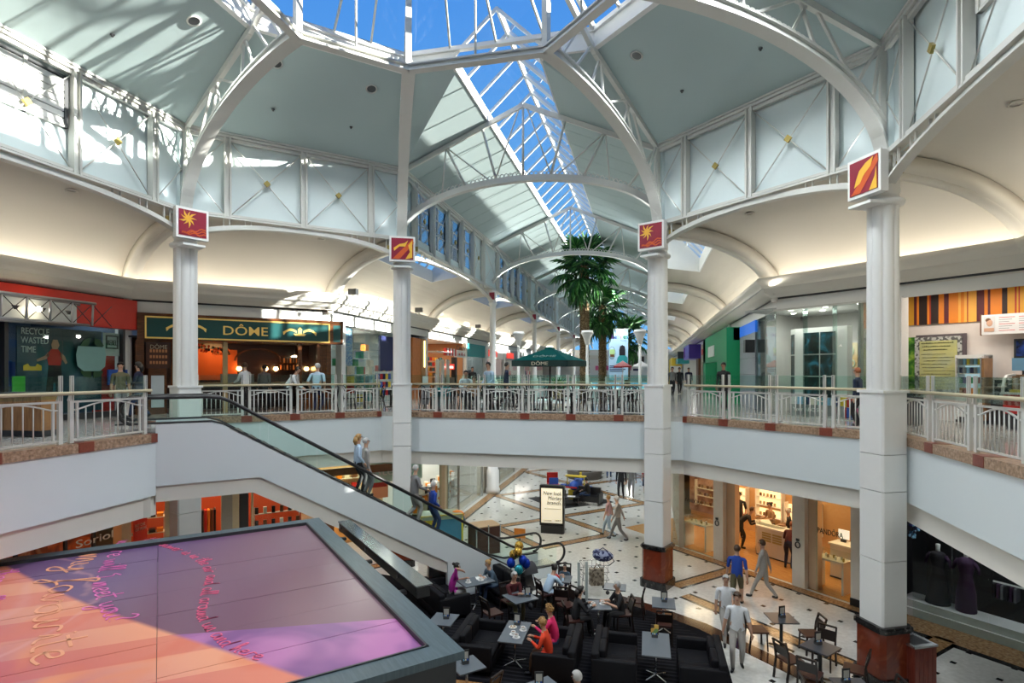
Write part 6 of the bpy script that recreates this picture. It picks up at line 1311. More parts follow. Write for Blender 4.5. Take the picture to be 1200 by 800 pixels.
# printed roof sheets: one material, a print laid out in metres over the roof
def kiosk_print():
    m = bpy.data.materials.new('roof print'); m.use_nodes = True; t = m.node_tree; bs = t.nodes['Principled BSDF']; bs.inputs['Roughness'].default_value = .22
    N = t.nodes.new; L = t.links.new
    ge = N('ShaderNodeNewGeometry'); sx = N('ShaderNodeSeparateXYZ'); L(ge.outputs['Position'], sx.inputs[0])
    def math(op, a, b_=None, c=None):
        n = N('ShaderNodeMath'); n.operation = op
        for i, q in enumerate((a,b_,c)):
            if q is None: continue
            if isinstance(q,(int,float)): n.inputs[i].default_value = q
            else: L(q, n.inputs[i])
        return n.outputs[0]
    X, Y = sx.outputs[0], sx.outputs[1]
    def smooth(v, a, c):
        n = N('ShaderNodeMapRange'); n.interpolation_type = 'SMOOTHSTEP'; n.inputs[1].default_value = a; n.inputs[2].default_value = c; L(v, n.inputs[0]); return n.outputs[0]
    def mix(f, a, c):
        n = N('ShaderNodeMix'); n.data_type = 'RGBA'; L(f, n.inputs[0])
        for i, q in ((6,a),(7,c)):
            if isinstance(q, tuple): n.inputs[i].default_value = (*q,1)
            else: L(q, n.inputs[i])
        return n.outputs[2]
    no = N('ShaderNodeTexNoise'); no.inputs['Scale'].default_value = .55; no.inputs['Detail'].default_value = 2; no.inputs['Distortion'].default_value = 1.6; L(ge.outputs['Position'], no.inputs[0]); nz = no.outputs['Fac']
    # purple ground, lighter mauve to the rear right with shade greyed into the colour
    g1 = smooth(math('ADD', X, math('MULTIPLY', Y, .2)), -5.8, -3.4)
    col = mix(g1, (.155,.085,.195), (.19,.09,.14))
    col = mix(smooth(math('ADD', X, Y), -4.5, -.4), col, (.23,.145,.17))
    # violet pink corner beyond the seam
    d2 = math('SUBTRACT', math('MULTIPLY_ADD', X, .43, -2.32), Y)
    vi = mix(smooth(nz,.35,.65), (.24,.10,.27), (.48,.18,.40))
    col = mix(smooth(d2, -.01, .01), col, vi)
    # orange field below the flowing edge
    ed = math('ADD', math('MULTIPLY', math('ADD', X, 7.5), -.30), -1.62)
    ed = math('ADD', ed, math('MULTIPLY', math('SINE', math('MULTIPLY', math('ADD', X, 7.5), .55)), -.12))
    d = math('SUBTRACT', ed, Y)
    orr = mix(smooth(d, 0, 2.2), (.85,.36,.22), (.55,.16,.20))
    orr = mix(smooth(nz,.42,.62), orr, (.80,.28,.16))
    st = math('FRACT', math('MULTIPLY', math('ADD', math('MULTIPLY', X, -.75), Y), .62))
    orr = mix(math('MULTIPLY', smooth(st,.48,.52), .45), orr, (.62,.09,.09))
    col = mix(smooth(d, -.06, .05), col, orr)
    # soft pale arcs
    r1 = math('SQRT', math('ADD', math('POWER', math('ADD', X, 7.2),2), math('POWER', math('ADD', Y, 4.6),2)))
    for rr, w, f in ((3.05,.07,.25),(2.2,.16,.2)):
        a = math('ABSOLUTE', math('SUBTRACT', r1, math('ADD', rr, math('MULTIPLY', nz, .8))))
        k = math('MULTIPLY', math('SUBTRACT', 1.0, smooth(a, 0, w)), f); col = mix(k, col, (.85,.45,.42))
    L(col, bs.inputs['Base Color']); bs.inputs['Specular IOR Level'].default_value = .35
    return m
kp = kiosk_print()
nx, ny = 7, 3
bx_ = [fw_+.03+(KL-2*fw_-.06)*k/nx for k in range(nx+1)]; by_ = [fw_+.03,3.3,5.9,KW_-fw_-.03]
for i in range(nx):
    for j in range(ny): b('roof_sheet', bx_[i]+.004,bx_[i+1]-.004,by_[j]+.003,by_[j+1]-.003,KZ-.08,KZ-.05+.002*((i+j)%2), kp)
b('under_ceiling', .2,KL-.2,.2,KW_-.2,KZ-.5,KZ-.44, black)
kw = mat('kiosk dark timber',(.03,.022,.018),.5)
b('wall_panel', 1.0,1.1,1.0,KW_-1,0,KZ-.5, kw); b('wall_panel', KL-1.1,KL-1,1.0,KW_-1,0,KZ-.5, kw); b('wall_panel', 1.1,KL-1.1,1.0,1.1,0,KZ-.5, kw); b('wall_panel', 1.1,KL-1.1,KW_-1.1,KW_-1,0,KZ-.5, kw); b('counter_top', .6,KL-.6,.6,1.0,1.0,1.06, chrome); b('counter_front', .7,KL-.7,.7,.78,0,1.0, kw)
cb = thing('canopy_beam', 'dark box beam with a shiny grey top running beside the kiosk roof edge', 'beam', (1.84,-2.86,0), radians(135)); b = bxf(cb)
b('box_body', 2.1,6.75,-.44,-.22,KZ-.10,KZ+.08, black); b('metal_top', 2.08,6.77,-.48,-.20,KZ+.08,KZ+.10, mat('shiny grey metal',(.34,.40,.42),.14,.8))
for x in (2.6,4.4,6.2): b('bracket', x,x+.1,-.24,.09,KZ-.2,KZ-.14, dark); b('stud', x+.3,x+.34,-.22,-.19,KZ-.02,KZ+.03, chrome)
# handwriting on the roof print
GL = {'a':([[(.45,.45),(.2,.5),(.05,.25),(.2,0),(.42,.2),(.45,.45),(.45,.1),(.6,0)]],.6),'e':([[(0,.2),(.3,.3),(.3,.48),(.12,.45),(.05,.2),(.2,0),(.45,.1)]],.45),'i':([[(0,.1),(.15,.48),(.15,.1),(.3,0)],[(.16,.72),(.18,.76)]],.32),'u':([[(0,.45),(.05,.05),(.25,.02),(.4,.45),(.4,.08),(.55,0)]],.56),'v':([[(0,.45),(.15,.02),(.35,.48),(.5,.42)]],.5),'o':([[(.3,.48),(.08,.4),(.05,.1),(.28,0),(.42,.25),(.3,.48),(.5,.42)]],.5),'r':([[(0,0),(.1,.4),(.2,.5),(.38,.44)]],.42),'t':([[(.15,.95),(.1,.1),(.3,0)],[(-.08,.6),(.42,.64)]],.36),'f':([[(.1,0),(.3,.7),(.45,1),(.25,.95),(.15,0),(.05,-.5),(-.1,-.4),(.2,0),(.4,.1)]],.42),'y':([[(0,.45),(.05,.1),(.25,.05),(.4,.45),(.3,-.4),(.05,-.5),(.1,-.25),(.55,.1)]],.55),'m':([[(0,0),(.08,.45),(.1,0),(.22,.45),(.3,.4),(.3,0),(.45,.45),(.52,.4),(.55,.05),(.7,0)]],.72),'h':([[(.05,0),(.2,.95),(.08,.9),(.06,0),(.2,.42),(.32,.4),(.34,.05),(.5,0)]],.52),'n':([[(0,0),(.06,.45),(.1,0),(.25,.45),(.35,.4),(.36,.05),(.5,0)]],.52),'l':([[(0,.05),(.25,.9),(.12,.95),(.1,.1),(.28,0)]],.3),'w':([[(0,.45),(.1,.02),(.28,.4),(.38,.02),(.58,.48)]],.62),'I':([[(.3,.95),(.05,.7),(.3,.6),(.25,.1),(.05,.05)]],.45),'?':([[(0,.8),(.2,.98),(.35,.75),(.15,.45),(.15,.25)],[(.15,.05),(.16,.08)]],.4),'d':([[(.4,.45),(.15,.48),(.05,.2),(.2,0),(.4,.3),(.48,1),(.42,.1),(.58,0)]],.58),'s':([[(0,.05),(.22,.5),(.3,.1),(.08,0),(.4,.05)]],.4)}
def catmull(p, n=5):
    o = []
    for i in range(len(p)-1):
        a = p[max(i-1,0)]; b0 = p[i]; c = p[i+1]; d = p[min(i+2,len(p)-1)]
        for k in range(n):
            t = k/n; o.append(tuple(.5*(2*b0[q]+(c[q]-a[q])*t+(2*a[q]-5*b0[q]+4*c[q]-d[q])*t*t+(3*b0[q]-a[q]-3*c[q]+d[q])*t**3) for q in (0,1)))
    return o+[p[-1]]
Ki = (Matrix.Translation((1.84,-2.86,0)) @ Matrix.Rotation(radians(135),4,'Z')).inverted()
def scribe(s, path, size, w, mt, up=1, fit=True):
    """handwriting along a path on the roof (world xy)"""
    P_ = [Vector((*q,0)) for q in path]; cum = [0]
    for q in range(len(P_)-1): cum.append(cum[-1]+(P_[q+1]-P_[q]).length)
    tot = sum(GL[c][1] if c != ' ' else .4 for c in s); k = cum[-1]/tot if fit else size
    m = MB(); x = 0
    def on(d):
        d = max(0,min(cum[-1]-1e-4,d))
        for q in range(len(cum)-1):
            if d <= cum[q+1]: t = (P_[q+1]-P_[q]).normalized(); return P_[q]+t*(d-cum[q]), t
    for c in s:
        if c == ' ': x += .4; continue
        for st in GL[c][0]:
            pts = []
            for gx, gy in catmull(st, 4):
                p, t = on((x+gx)*k); n = Vector((-t.y,t.x,0))*up; p = p+n*gy*size; p = Ki @ Vector((p.x,p.y,KZ-.043)); pts.append(p)
            pts = [p for q, p in enumerate(pts) if q == 0 or (p-pts[q-1]).length > .002]
            if len(pts) > 1: m.sweep(pts, (0,0,1), .004, w)
        x += GL[c][1]
    m.build('handwriting', mt, kk)['kind'] = 'stuff'
hw1 = mat('print peach ink',(.85,.36,.20),.5); hw2 = mat('print pink ink',(.72,.14,.42),.5); hw3 = mat('print rose ink',(.75,.10,.22),.5)
scribe('my favourite', [(-6.65,-.85),(-6.0,-1.7),(-5.0,-2.9),(-4.0,-3.7),(-3.15,-4.35)], .60, .042, hw1)
scribe('where will I meet you?', [(-6.75,.05),(-5.9,-1.0),(-4.9,-2.1),(-3.85,-2.85),(-3.3,-3.2)], .38, .028, hw2)
scribe('the answer is in the air and all around us and here', [(-6.31,.25),(-5.23,-.15),(-4.5,-.45),(-3.95,-.78),(-3.4,-1.25),(-2.85,-2.0),(-2.3,-2.7),(-1.76,-3.1),(-1.24,-3.42),(-.6,-3.6)], .24, .022, hw3)
scribe('there will', [(-7.2,-1.9),(-6.4,-2.7),(-5.9,-3.1)], .3, .025, hw2)
# ================================================================== LOWER CAFE
cp = thing('carpet', 'black striped carpet tiles under the lower cafe seating', 'carpet', (0,0,0))
m = MB(); m.prism([(-4.9,8.0),(-1.0,7.6),(1.2,7.4),(3.1,7.55),(4.1,7.05),(5.4,6.15),(5.9,5.6),(5.9,2.3),(-1.2,2.3),(-4.9,4.5)],.0,.012); m.build('base', mat('black carpet',(.006,.006,.008),.95,spec=.1), cp)
y = 2.4
m = MB()
while y < 6.6:
    m.box(-1.0+(0 if y < 5 else -.6),5.75-max(0,(y-5.3)*.9),y,y+.05,.012,.016); y += .16
m.build('pile_stripes', mat('charcoal stripe',(.020,.020,.024),.95,spec=.1), cp)['kind'] = 'stuff'
wf = thing('timber_floor', 'strip of orange brown timber flooring at the bottom edge of the cafe', 'floor', (0,0,0)); x = -1.6
k = 0
while x < 2.6:
    m = MB(); m.box(x,x+.148,-.5,2.28,0,.014); m.build('plank', wood if k%2 else ramp_mat('orange plank',[(.3,(.30,.13,.04)),(.7,(.45,.22,.08))],3,.35,(6,1,1)), wf); x += .15; k += 1
grey_top = mat('grey laminate',(.115,.135,.155),.35)
def cafe_table(lab, x, y, rz, w, d, z=.75):
    t = thing('cafe_table', lab, 'table', (x,y,.014), rz)
    m = MB(); m.box(-w/2,w/2,-d/2,d/2,z-.03,z); m.build('table_top', grey_top, t); m = MB(); m.box(-w/2-.003,w/2+.003,-d/2-.003,d/2+.003,z-.028,z-.006); m.build('edge_band', mat('edge grey',(.06,.07,.08),.4), t)
    m = MB(); m.tube([(0,0,.06),(0,0,z-.03)],.028,10); clm = m.build('column', chrome, t)
    for k in range(4):
        g = pi/4+k*pi/2; m = MB(); m.bar((0,0,.07),(.3*cos(g),.3*sin(g),.02),.03,.025); m.build('foot_bar', chrome, clm)
        m = MB(); m.bar((0,0,z-.06),(.2*cos(g),.2*sin(g),z-.04),.03,.02); m.build('top_bar', chrome, clm)
    return t
def dark_table(lab, x, y, rz, w, d):
    t = thing('cafe_table', lab, 'table', (x,y,.01), rz); b = bxf(t); b('table_top', -w/2,w/2,-d/2,d/2,.72,.75, mat('slate table top',(.06,.065,.075),.3)); m = MB(); m.tube([(0,0,.03),(0,0,.72)],.04,10); m.build('column', dark, t)
    for k in range(4): g = pi/4+k*pi/2; m = MB(); m.bar((0,0,.05),(.3*cos(g),.3*sin(g),.02),.05,.03); m.build('foot_bar', mat('bronze foot',(.12,.08,.04),.4,.5), t)
T5 = pi/4
cafe_table('grey oblong table between the two right-hand armchairs, colourful menu on it',4.27,3.38,0,.60,1.15)
cafe_table('grey oblong table with coffee cups beside the ladies in pink and orange',1.08,3.25,0,.56,1.12)
cafe_table('small grey table at the foot of the marble column',4.5,5.78,0,.58,.7)
cafe_table('grey table in front of the man in maroon',.75,5.3,T5,.72,.72)
cafe_table('grey table between the women in magenta and slate blue',-.75,6.15,T5,.95,.62)
cafe_table('grey table of the two ladies in black',2.85,5.25,.25,.58,.62)
cafe_table('grey table partly under the kiosk roof with a dark menu holder',-.78,3.5,0,.6,.68)
cafe_table('grey table at the bottom edge of the picture beside the grey haired head',2.15,1.0,T5,.72,.72)
cafe_table('small grey table of the woman in white and the child',1.62,6.9,0,.6,.6)
cafe_table('empty grey table behind the grey haired lady in black',3.2,6.62,0,.6,.5)
cafe_table('grey table corner poking out under the kiosk corner',.45,1.55,T5,.6,.6)
dark_table('slate topped table with two chairs in front of the jeweller',7.3,5.5,.2,.62,.62); dark_table('slate topped table in the middle of the right-hand cafe row',7.8,4.1,.85,.62,.62); dark_table('slate topped table at the bottom edge left of the right-hand column',7.95,2.5,.2,.62,.62)
leather = mat('black leather',(.008,.008,.010),.6,bump=.15,scale=60,spec=.12)
def armchair(lab, x, y, rz, w=1.3, d=.95):
    """open side faces local +x; back at -x"""
    t = thing('armchair', lab, 'armchair', (x,y,.014), rz)
    def soft(x0,x1,y0,y1,z0,z1,name,r=.04):
        bm = bmesh.new(); bmesh.ops.create_cube(bm,size=1); 
        for v in bm.verts: v.co = Vector((x0+(v.co.x+.5)*(x1-x0),y0+(v.co.y+.5)*(y1-y0),z0+(v.co.z+.5)*(z1-z0)))
        bmesh.ops.bevel(bm,geom=bm.edges[:],offset=r,segments=2,affect='EDGES',profile=.6); me = bpy.data.meshes.new(name); bm.to_mesh(me); bm.free(); me.materials.append(leather)
        for p in me.polygons: p.use_smooth = True
        return link(name, me, t)
    bas = soft(-d/2,d/2,-w/2,w/2,.08,.30,'base'); soft(-d/2+.18,d/2,-w/2+.13,0,.30,.44,'seat_cushion'); soft(-d/2+.18,d/2,0,w/2-.13,.30,.44,'seat_cushion')
    soft(-d/2,-d/2+.17,-w/2,w/2,.28,.78,'backrest'); soft(-d/2+.16,-d/2+.3,-w/2+.14,-.01,.42,.80,'back_cushion'); soft(-d/2+.16,-d/2+.3,.01,w/2-.14,.42,.80,'back_cushion')
    soft(-d/2,d/2,-w/2-.02,-w/2+.12,.1,.66,'armrest'); soft(-d/2,d/2,w/2-.12,w/2+.02,.1,.66,'armrest')
    for sx in (-1,1):
        for sy in (-1,1): m = MB(); m.box(sx*(d/2-.1)-.02,sx*(d/2-.1)+.02,sy*(w/2-.1)-.02,sy*(w/2-.1)+.02,0,.08); m.build('foot', chrome, bas)
armchair('black leather armchair left of the cup table, nearest the kiosk corner',.22,3.25,0,1.45); armchair('black leather armchair holding the ladies in pink and orange',2.1,3.25,pi,1.5); armchair('black leather armchair left of the colourful menu table',3.38,3.3,0,1.45); armchair('black leather armchair right of the colourful menu table',5.22,3.4,pi,1.45)
armchair('black leather sofa of the woman in magenta beside the kiosk beam',-1.62,5.7,pi/4,1.7,.95); armchair('black leather sofa of the woman in slate blue below the escalator',-.25,6.95,pi/4+pi,1.6,.85)
chwood = mat('black brown chair timber',(.014,.008,.006),.35); seatm = mat('dark red brown seat',(.05,.018,.014),.4)
def cafe_chair(lab, x, y, rz):
    """faces local +y"""
    t = thing('cafe_chair', lab, 'chair', (x,y,.01), rz)
    for sx in (-1,1):
        m = MB(); m.bar((sx*.19,.19,0),(sx*.185,.17,.44),.035,.035); m.build('leg', chwood, t)
        m = MB(); m.sweep([(sx*.19,-.26,0),(sx*.185,-.2,.44),(sx*.185,-.22,.65),(sx*.185,-.29,.88)],(1,0,0),.035,.04); m.build('leg', chwood, t)
    m = MB(); m.box(-.21,.21,-.2,.21,.43,.47); m.build('seat', seatm, t)
    m = MB(); m.slab([(-.17,-.205,.56),(.17,-.205,.56),(.17,-.268,.78),(-.17,-.268,.78)],(0,1,.2),.02); bkr = m.build('backrest', chwood, t); m = MB(); m.bar((-.19,-.285,.87),(.19,-.285,.87),.035,.04); m.build('top_rail', chwood, bkr)
    return t
chs = [('dark cafe chair at the left of the table before the jeweller',6.72,5.38,-pi/2+.2),('dark cafe chair at the right of the table before the jeweller',7.95,5.45,pi/2+.2),
 ('dark cafe chair near left of the middle slate table',7.15,4.0,-1.0),('dark cafe chair nearest the camera at the middle slate table',7.42,3.42,-.5),('dark cafe chair at the right of the middle slate table',8.4,3.85,1.2),('dark cafe chair behind the middle slate table',8.05,4.75,2.6),
 ('dark cafe chair left of the slate table at the bottom edge',7.3,2.4,-1.5),('dark cafe chair right of the slate table at the bottom edge',8.6,2.7,1.7),
 ('dark cafe chair of the man in maroon',.38,5.72,-2.3),('dark cafe chair left of the man in maroon',.1,4.85,-.75),('dark cafe chair of the woman in white',1.25,6.5,-.9),('dark cafe chair pushed under the child table',1.75,6.2,.05),('dark chair of the child',1.6,7.6,pi),('dark cafe chair of the lady all in black',2.25,4.95,-1.2),('dark cafe chair of the grey haired lady in black',3.45,5.6,1.85),('empty dark cafe chair near the floor border by the column',3.75,6.55,1.5),('dark cafe chair in front of the small column table',4.5,5.2,0),('dark cafe chair at the bottom left below the kiosk corner',.95,1.2,1.2),('dark cafe chair of the person at the bottom edge',2.9,.75,pi/2),('dark cafe chair between maroon table and black table',1.95,5.8,2.4)]
c0 = None
for lab, x, y, rz in chs:
    if c0 is None: c0 = cafe_chair(lab, x, y, rz)
    else: copy_tree(c0, (x,y,.01), rz, lab)
# things on the tables
def menu_holder(lab, x, y, z, rz, face=None):
    t = thing('menu_holder', lab, 'menu', (x,y,z), rz); b = bxf(t)
    b('holder_box', -.07,.07,-.05,.05,0,.07, mat('holder tin',(.10,.10,.10),.4,.3)); b('menu_card', -.085,.085,-.01,.01,.05,.28, face or black); b('card_print', -.06,.06,-.014,-.01,.1,.24, mat('menu print pale',(.5,.48,.42),.5)) if face is None else None
    for k in range(3): b('sachet', -.06+.042*k,-.03+.042*k,-.045,-.03,.04,.10, cols[['sky','ivory','blue'][k]])
zT = .764
mf = ramp_mat('colourful food menu',[(.3,(.05,.03,.02)),(.42,(.6,.12,.03)),(.52,(.75,.5,.1)),(.62,(.2,.35,.08)),(.75,(.7,.65,.55))],9,.4,tex='voronoi')
menu_holder('colourful photo menu holder on the table between the right-hand armchairs',4.25,3.72,zT,0,mf)
menu_holder('dark menu holder on the table under the kiosk roof',-.72,3.55,zT,.2); menu_holder('dark menu holder on the table at the bottom edge',2.05,1.1,zT,.3); menu_holder('menu holder on the maroon man\'s table',.95,5.35,zT,.4); menu_holder('menu holder on the table in front of the jeweller',7.32,5.52,zT,.5); menu_holder('menu holder on the middle slate table',7.78,4.2,zT,.5); menu_holder('menu holder on the slate table at the bottom edge',7.85,2.6,zT,.4); menu_holder('menu holder on the small table at the marble column',4.52,5.85,zT,.1); menu_holder('condiment holder on the cup table',1.05,3.62,zT,0); menu_holder('menu holder under the kiosk corner',.4,1.6,zT,.6)
cup0 = None
for x, y, lab in ((1.25,3.35,'white cup and saucer before the lady in pink'),(1.18,2.95,'white cup and saucer before the lady in orange'),(1.08,3.08,'white cup and saucer in the middle of the cup table'),(-.92,5.95,'white cup and saucer before the woman in magenta'),(-.62,6.2,'white cup and saucer before the woman in slate blue'),(2.72,5.15,'white cup and saucer before the lady all in black'),(2.95,5.3,'white cup and saucer before the grey haired lady in black'),(2.2,.8,'white cup on the table at the bottom edge')):
    if cup0 is None:
        cup0 = thing('coffee_cup', lab, 'cup', (x,y,zT)); MB().lathe([(.04,0),(.09,.012),(.088,.016),(.03,.008)],n=16).build('saucer', white, cup0); MB().lathe([(.028,.01),(.048,.04),(.052,.085),(.047,.085),(.04,.03)],n=14,cap=False).build('cup_body', white, cup0); MB().lathe([(.046,.072),(0,.074)],n=12,cap=False).build('coffee', cols['brown'], cup0)
        m = MB(); m.tube([(.05,0,.07),(.08,0,.06),(.075,0,.03),(.045,0,.03)],.007,5); m.build('handle', white, cup0)
    else: copy_tree(cup0, (x,y,zT), random.uniform(0,6), lab)
pt = thing('biscuit_plate', 'small white plate of pale biscuits on the cup table', 'plate', (.98,3.45,zT)); MB().lathe([(.06,0),(.10,.012),(.09,.014),(0,.008)],n=16).build('plate', white, pt)
for k in range(5): m = MB(); m.ball((.05*cos(k*1.25),.05*sin(k*1.25),.02),(.025,.025,.012),8,4); m.build('biscuit', cols['tan'], pt)
nw = tag(MB().box(-.16,.16,-.12,.12,0,.012).build('newspaper', white), 'folded white paper before the woman in slate blue', 'paper'); nw.location = (-.66,6.38,zT+.004); nw.rotation_euler = (0,0,.5)
# shopping cart, prams, balloons and bottles behind the tables
sc_ = thing('shopping_cart', 'wire shopping cart with a navy star bag on its handle beside the child', 'cart', (2.5,8.1,0), .3); b = bxf(sc_)
for k in range(7): m = MB(); m.tube([(-.4+.12*k,-.25,.45),(-.42+.13*k,-.27,.9)],.007,4); m.build('wire', chrome, sc_); m = MB(); m.tube([(-.4+.12*k,.25,.45),(-.42+.13*k,.27,.9)],.007,4); m.build('wire', chrome, sc_)
for z in (.45,.68,.9): m = MB(); m.tube([(-.42,-.26,z),(.4,-.26,z),(.4,.26,z),(-.42,.26,z)],.01,5,closed=True); m.build('basket_rail', chrome, sc_)
for sx in (-.35,.35):
    for sy in (-.24,.24): m = MB(); m.T = Matrix.Translation((sx,sy,.06)) @ Matrix.Rotation(pi/2,4,'X'); m.lathe([(.06,-.015),(.06,.015)],n=12); m.build('wheel', dark, sc_); m = MB(); m.tube([(sx,sy,.08),(sx*.9,sy,.45)],.014,5); m.build('leg', chrome, sc_)
m = MB(); m.tube([(.4,-.26,.9),(.55,-.26,1.02),(.55,.26,1.02),(.4,.26,.9)],.014,6); m.build('handle', dark, sc_)
bgm = ramp_mat('navy star cloth',[(.55,(.008,.012,.07)),(.62,(.25,.28,.4))],16,.6,tex='voronoi')
bag = thing('bag', 'navy star patterned bag on top of the shopping cart', 'bag', (2.75,8.15,.95)); m = MB(); m.ball((0,0,.17),(.33,.2,.17),12,8); m.ball((-.18,.05,.24),(.15,.14,.12),10,6); m.build('bag_body', bgm, bag); m = MB(); m.tube([(-.15,0,.32),(0,0,.42),(.15,0,.32)],.015,5); m.build('strap', cols['navy'], bag)
b2_ = thing('bag', 'tan patterned shopping bag hanging below the navy bag', 'bag', (2.6,7.75,.35), .3); m = MB(); m.prism([(-.2,-.08),(.2,-.08),(.23,.08),(-.23,.08)],0,.5); m.build('bag_body', ramp_mat('tan pattern',[(.4,(.12,.09,.06)),(.6,(.38,.32,.24))],14,.6,tex='voronoi'), b2_); m = MB(); m.tube([(-.1,0,.5),(0,0,.65),(.1,0,.5)],.012,5); m.build('strap', cols['brown'], b2_)
bl = thing('balloon_bunch', 'bunch of gold and blue foil balloons behind the maroon man', 'balloons', (.45,6.35,0)); foil = [mat('gold foil',(.75,.45,.08),.2,.9),mat('blue foil',(.01,.05,.45),.2,.6),mat('teal foil',(.03,.35,.42),.2,.6)]
for k,(dx,dy,z,c) in enumerate(((0,0,1.62,0),(-.15,.1,1.5,0),(.14,.05,1.38,1),(-.2,-.02,1.3,1),(.05,-.1,1.15,2),(.0,.15,1.75,0),(.22,.1,1.28,1))): m = MB(); m.ball((dx,dy,z),(.13,.12,.15),12,8); m.lathe([(.02,z-.18),(.005,z-.14)],(dx,dy,0),6); m.build('balloon', foil[c], bl); m = MB(); m.tube([(dx,dy,z-.17),(0,0,.9)],.004,4); m.build('ribbon', white, bl)
MB().cbox((0,0,.45),(.12,.12,.9)).build('weight_post', dark, bl)
pr0 = thing('pushchair', 'dark pushchair parked between the maroon man and the woman in white', 'pushchair', (.75,6.75,0), .8); b = bxf(pr0)
m = MB(); m.sheet([[(x,y,z) for x in (-.22,.22)] for y,z in ((-.3,.5),(-.1,.42),(.12,.45),(.25,.75),(.28,1.0))]); m.build('seat', black, pr0); m = MB(); m.sheet([[(.24*cos(g)*1,.28-.32*sin(a),.85+.3*cos(a)) for g in (0,.8,1.57,2.35,3.14)] for a in (0,.5,1.0,1.5)]); m.build('hood', mat('hood dark grey',(.03,.03,.035),.7), pr0)
for s in (-1,1): m = MB(); m.tube([(s*.25,-.35,.1),(s*.25,.05,.5),(s*.24,.45,1.05)],.014,6); m.build('frame', chrome, pr0); m = MB(); m.tube([(s*.25,.4,.1),(s*.25,.0,.55)],.014,6); m.build('frame', chrome, pr0)
for sx in (-.25,.25):
    for sy in (-.36,.4): m = MB(); m.T = Matrix.Translation((sx,sy,.1)) @ Matrix.Rotation(pi/2,4,'Y'); m.lathe([(.1,-.02),(.1,.02)],n=14); m.build('wheel', dark, pr0)
goods(((2.1,7.3,0),0), [(0,0,.0),(.22,.1,.0)], 'tall clear bottle standing on the counter strip behind the child', 'clear bottles behind the child', 'bottle', 'bottle', [mat('clear bottle',(.5,.55,.52),.1)], (.08,.08,1.15))
hbg = thing('handbag', 'bright red handbag on the table of the woman in white', 'bag', (1.48,6.75,zT)); m = MB(); m.ball((0,0,.08),(.13,.08,.09),10,7); m.build('bag_body', mat('bright red leather',(.6,.02,.015),.35), hbg); m = MB(); m.tube([(-.08,0,.14),(0,0,.22),(.08,0,.14)],.01,5); m.build('strap', MATS['bright red leather'], hbg)
# ================================================================== PEOPLE
skin_c = {'light':mat('skin light',(.52,.30,.20),.5), 'mid':mat('skin tanned',(.40,.21,.13),.5)}
hair_c = {'dark':mat('hair dark',(.012,.009,.007),.5), 'blond':mat('hair blond',(.34,.19,.06),.5), 'grey':mat('hair grey',(.42,.41,.39),.6), 'brown':mat('hair brown',(.06,.028,.012),.5), 'red':mat('hair auburn',(.25,.07,.02),.5)}
cl_c = {n: mat('cloth '+n, c, .8, var=.12, scale=20) for n, c in {'black':(.012,.012,.014),'white':(.68,.70,.72),'paleblue':(.42,.55,.68),'magenta':(.38,.015,.26),'hotpink':(.62,.012,.11),'orange':(.70,.05,.012),'maroon':(.085,.012,.015),'slate':(.06,.10,.14),'denim':(.03,.06,.14),'blue':(.01,.05,.30),'khaki':(.11,.10,.05),'grey':(.20,.20,.20),'stone':(.36,.34,.31),'brown':(.08,.04,.02),'red':(.40,.015,.012),'green':(.02,.10,.06),'navy':(.01,.015,.05),'camel':(.35,.22,.12),'pinkpale':(.50,.30,.30)}.items()}
eye_m = mat('eye dark',(.01,.01,.01),.2); lip_m = mat('lips',(.35,.08,.07),.5); shoe_m = mat('shoe black',(.01,.01,.01),.4)
def ik(a, c, l1, l2, hint):
    a = Vector(a); c = Vector(c); d = c-a; L = min(d.length, (l1+l2)*.998); dn = d.normalized(); c = a+dn*L
    x = (l1*l1-l2*l2+L*L)/(2*L); hh = sqrt(max(0, l1*l1-x*x)); n = Vector(hint)-dn*Vector(hint).dot(dn); n = n.normalized() if n.length > 1e-4 else Vector((1,0,0))
    return a+dn*x+n*hh, c
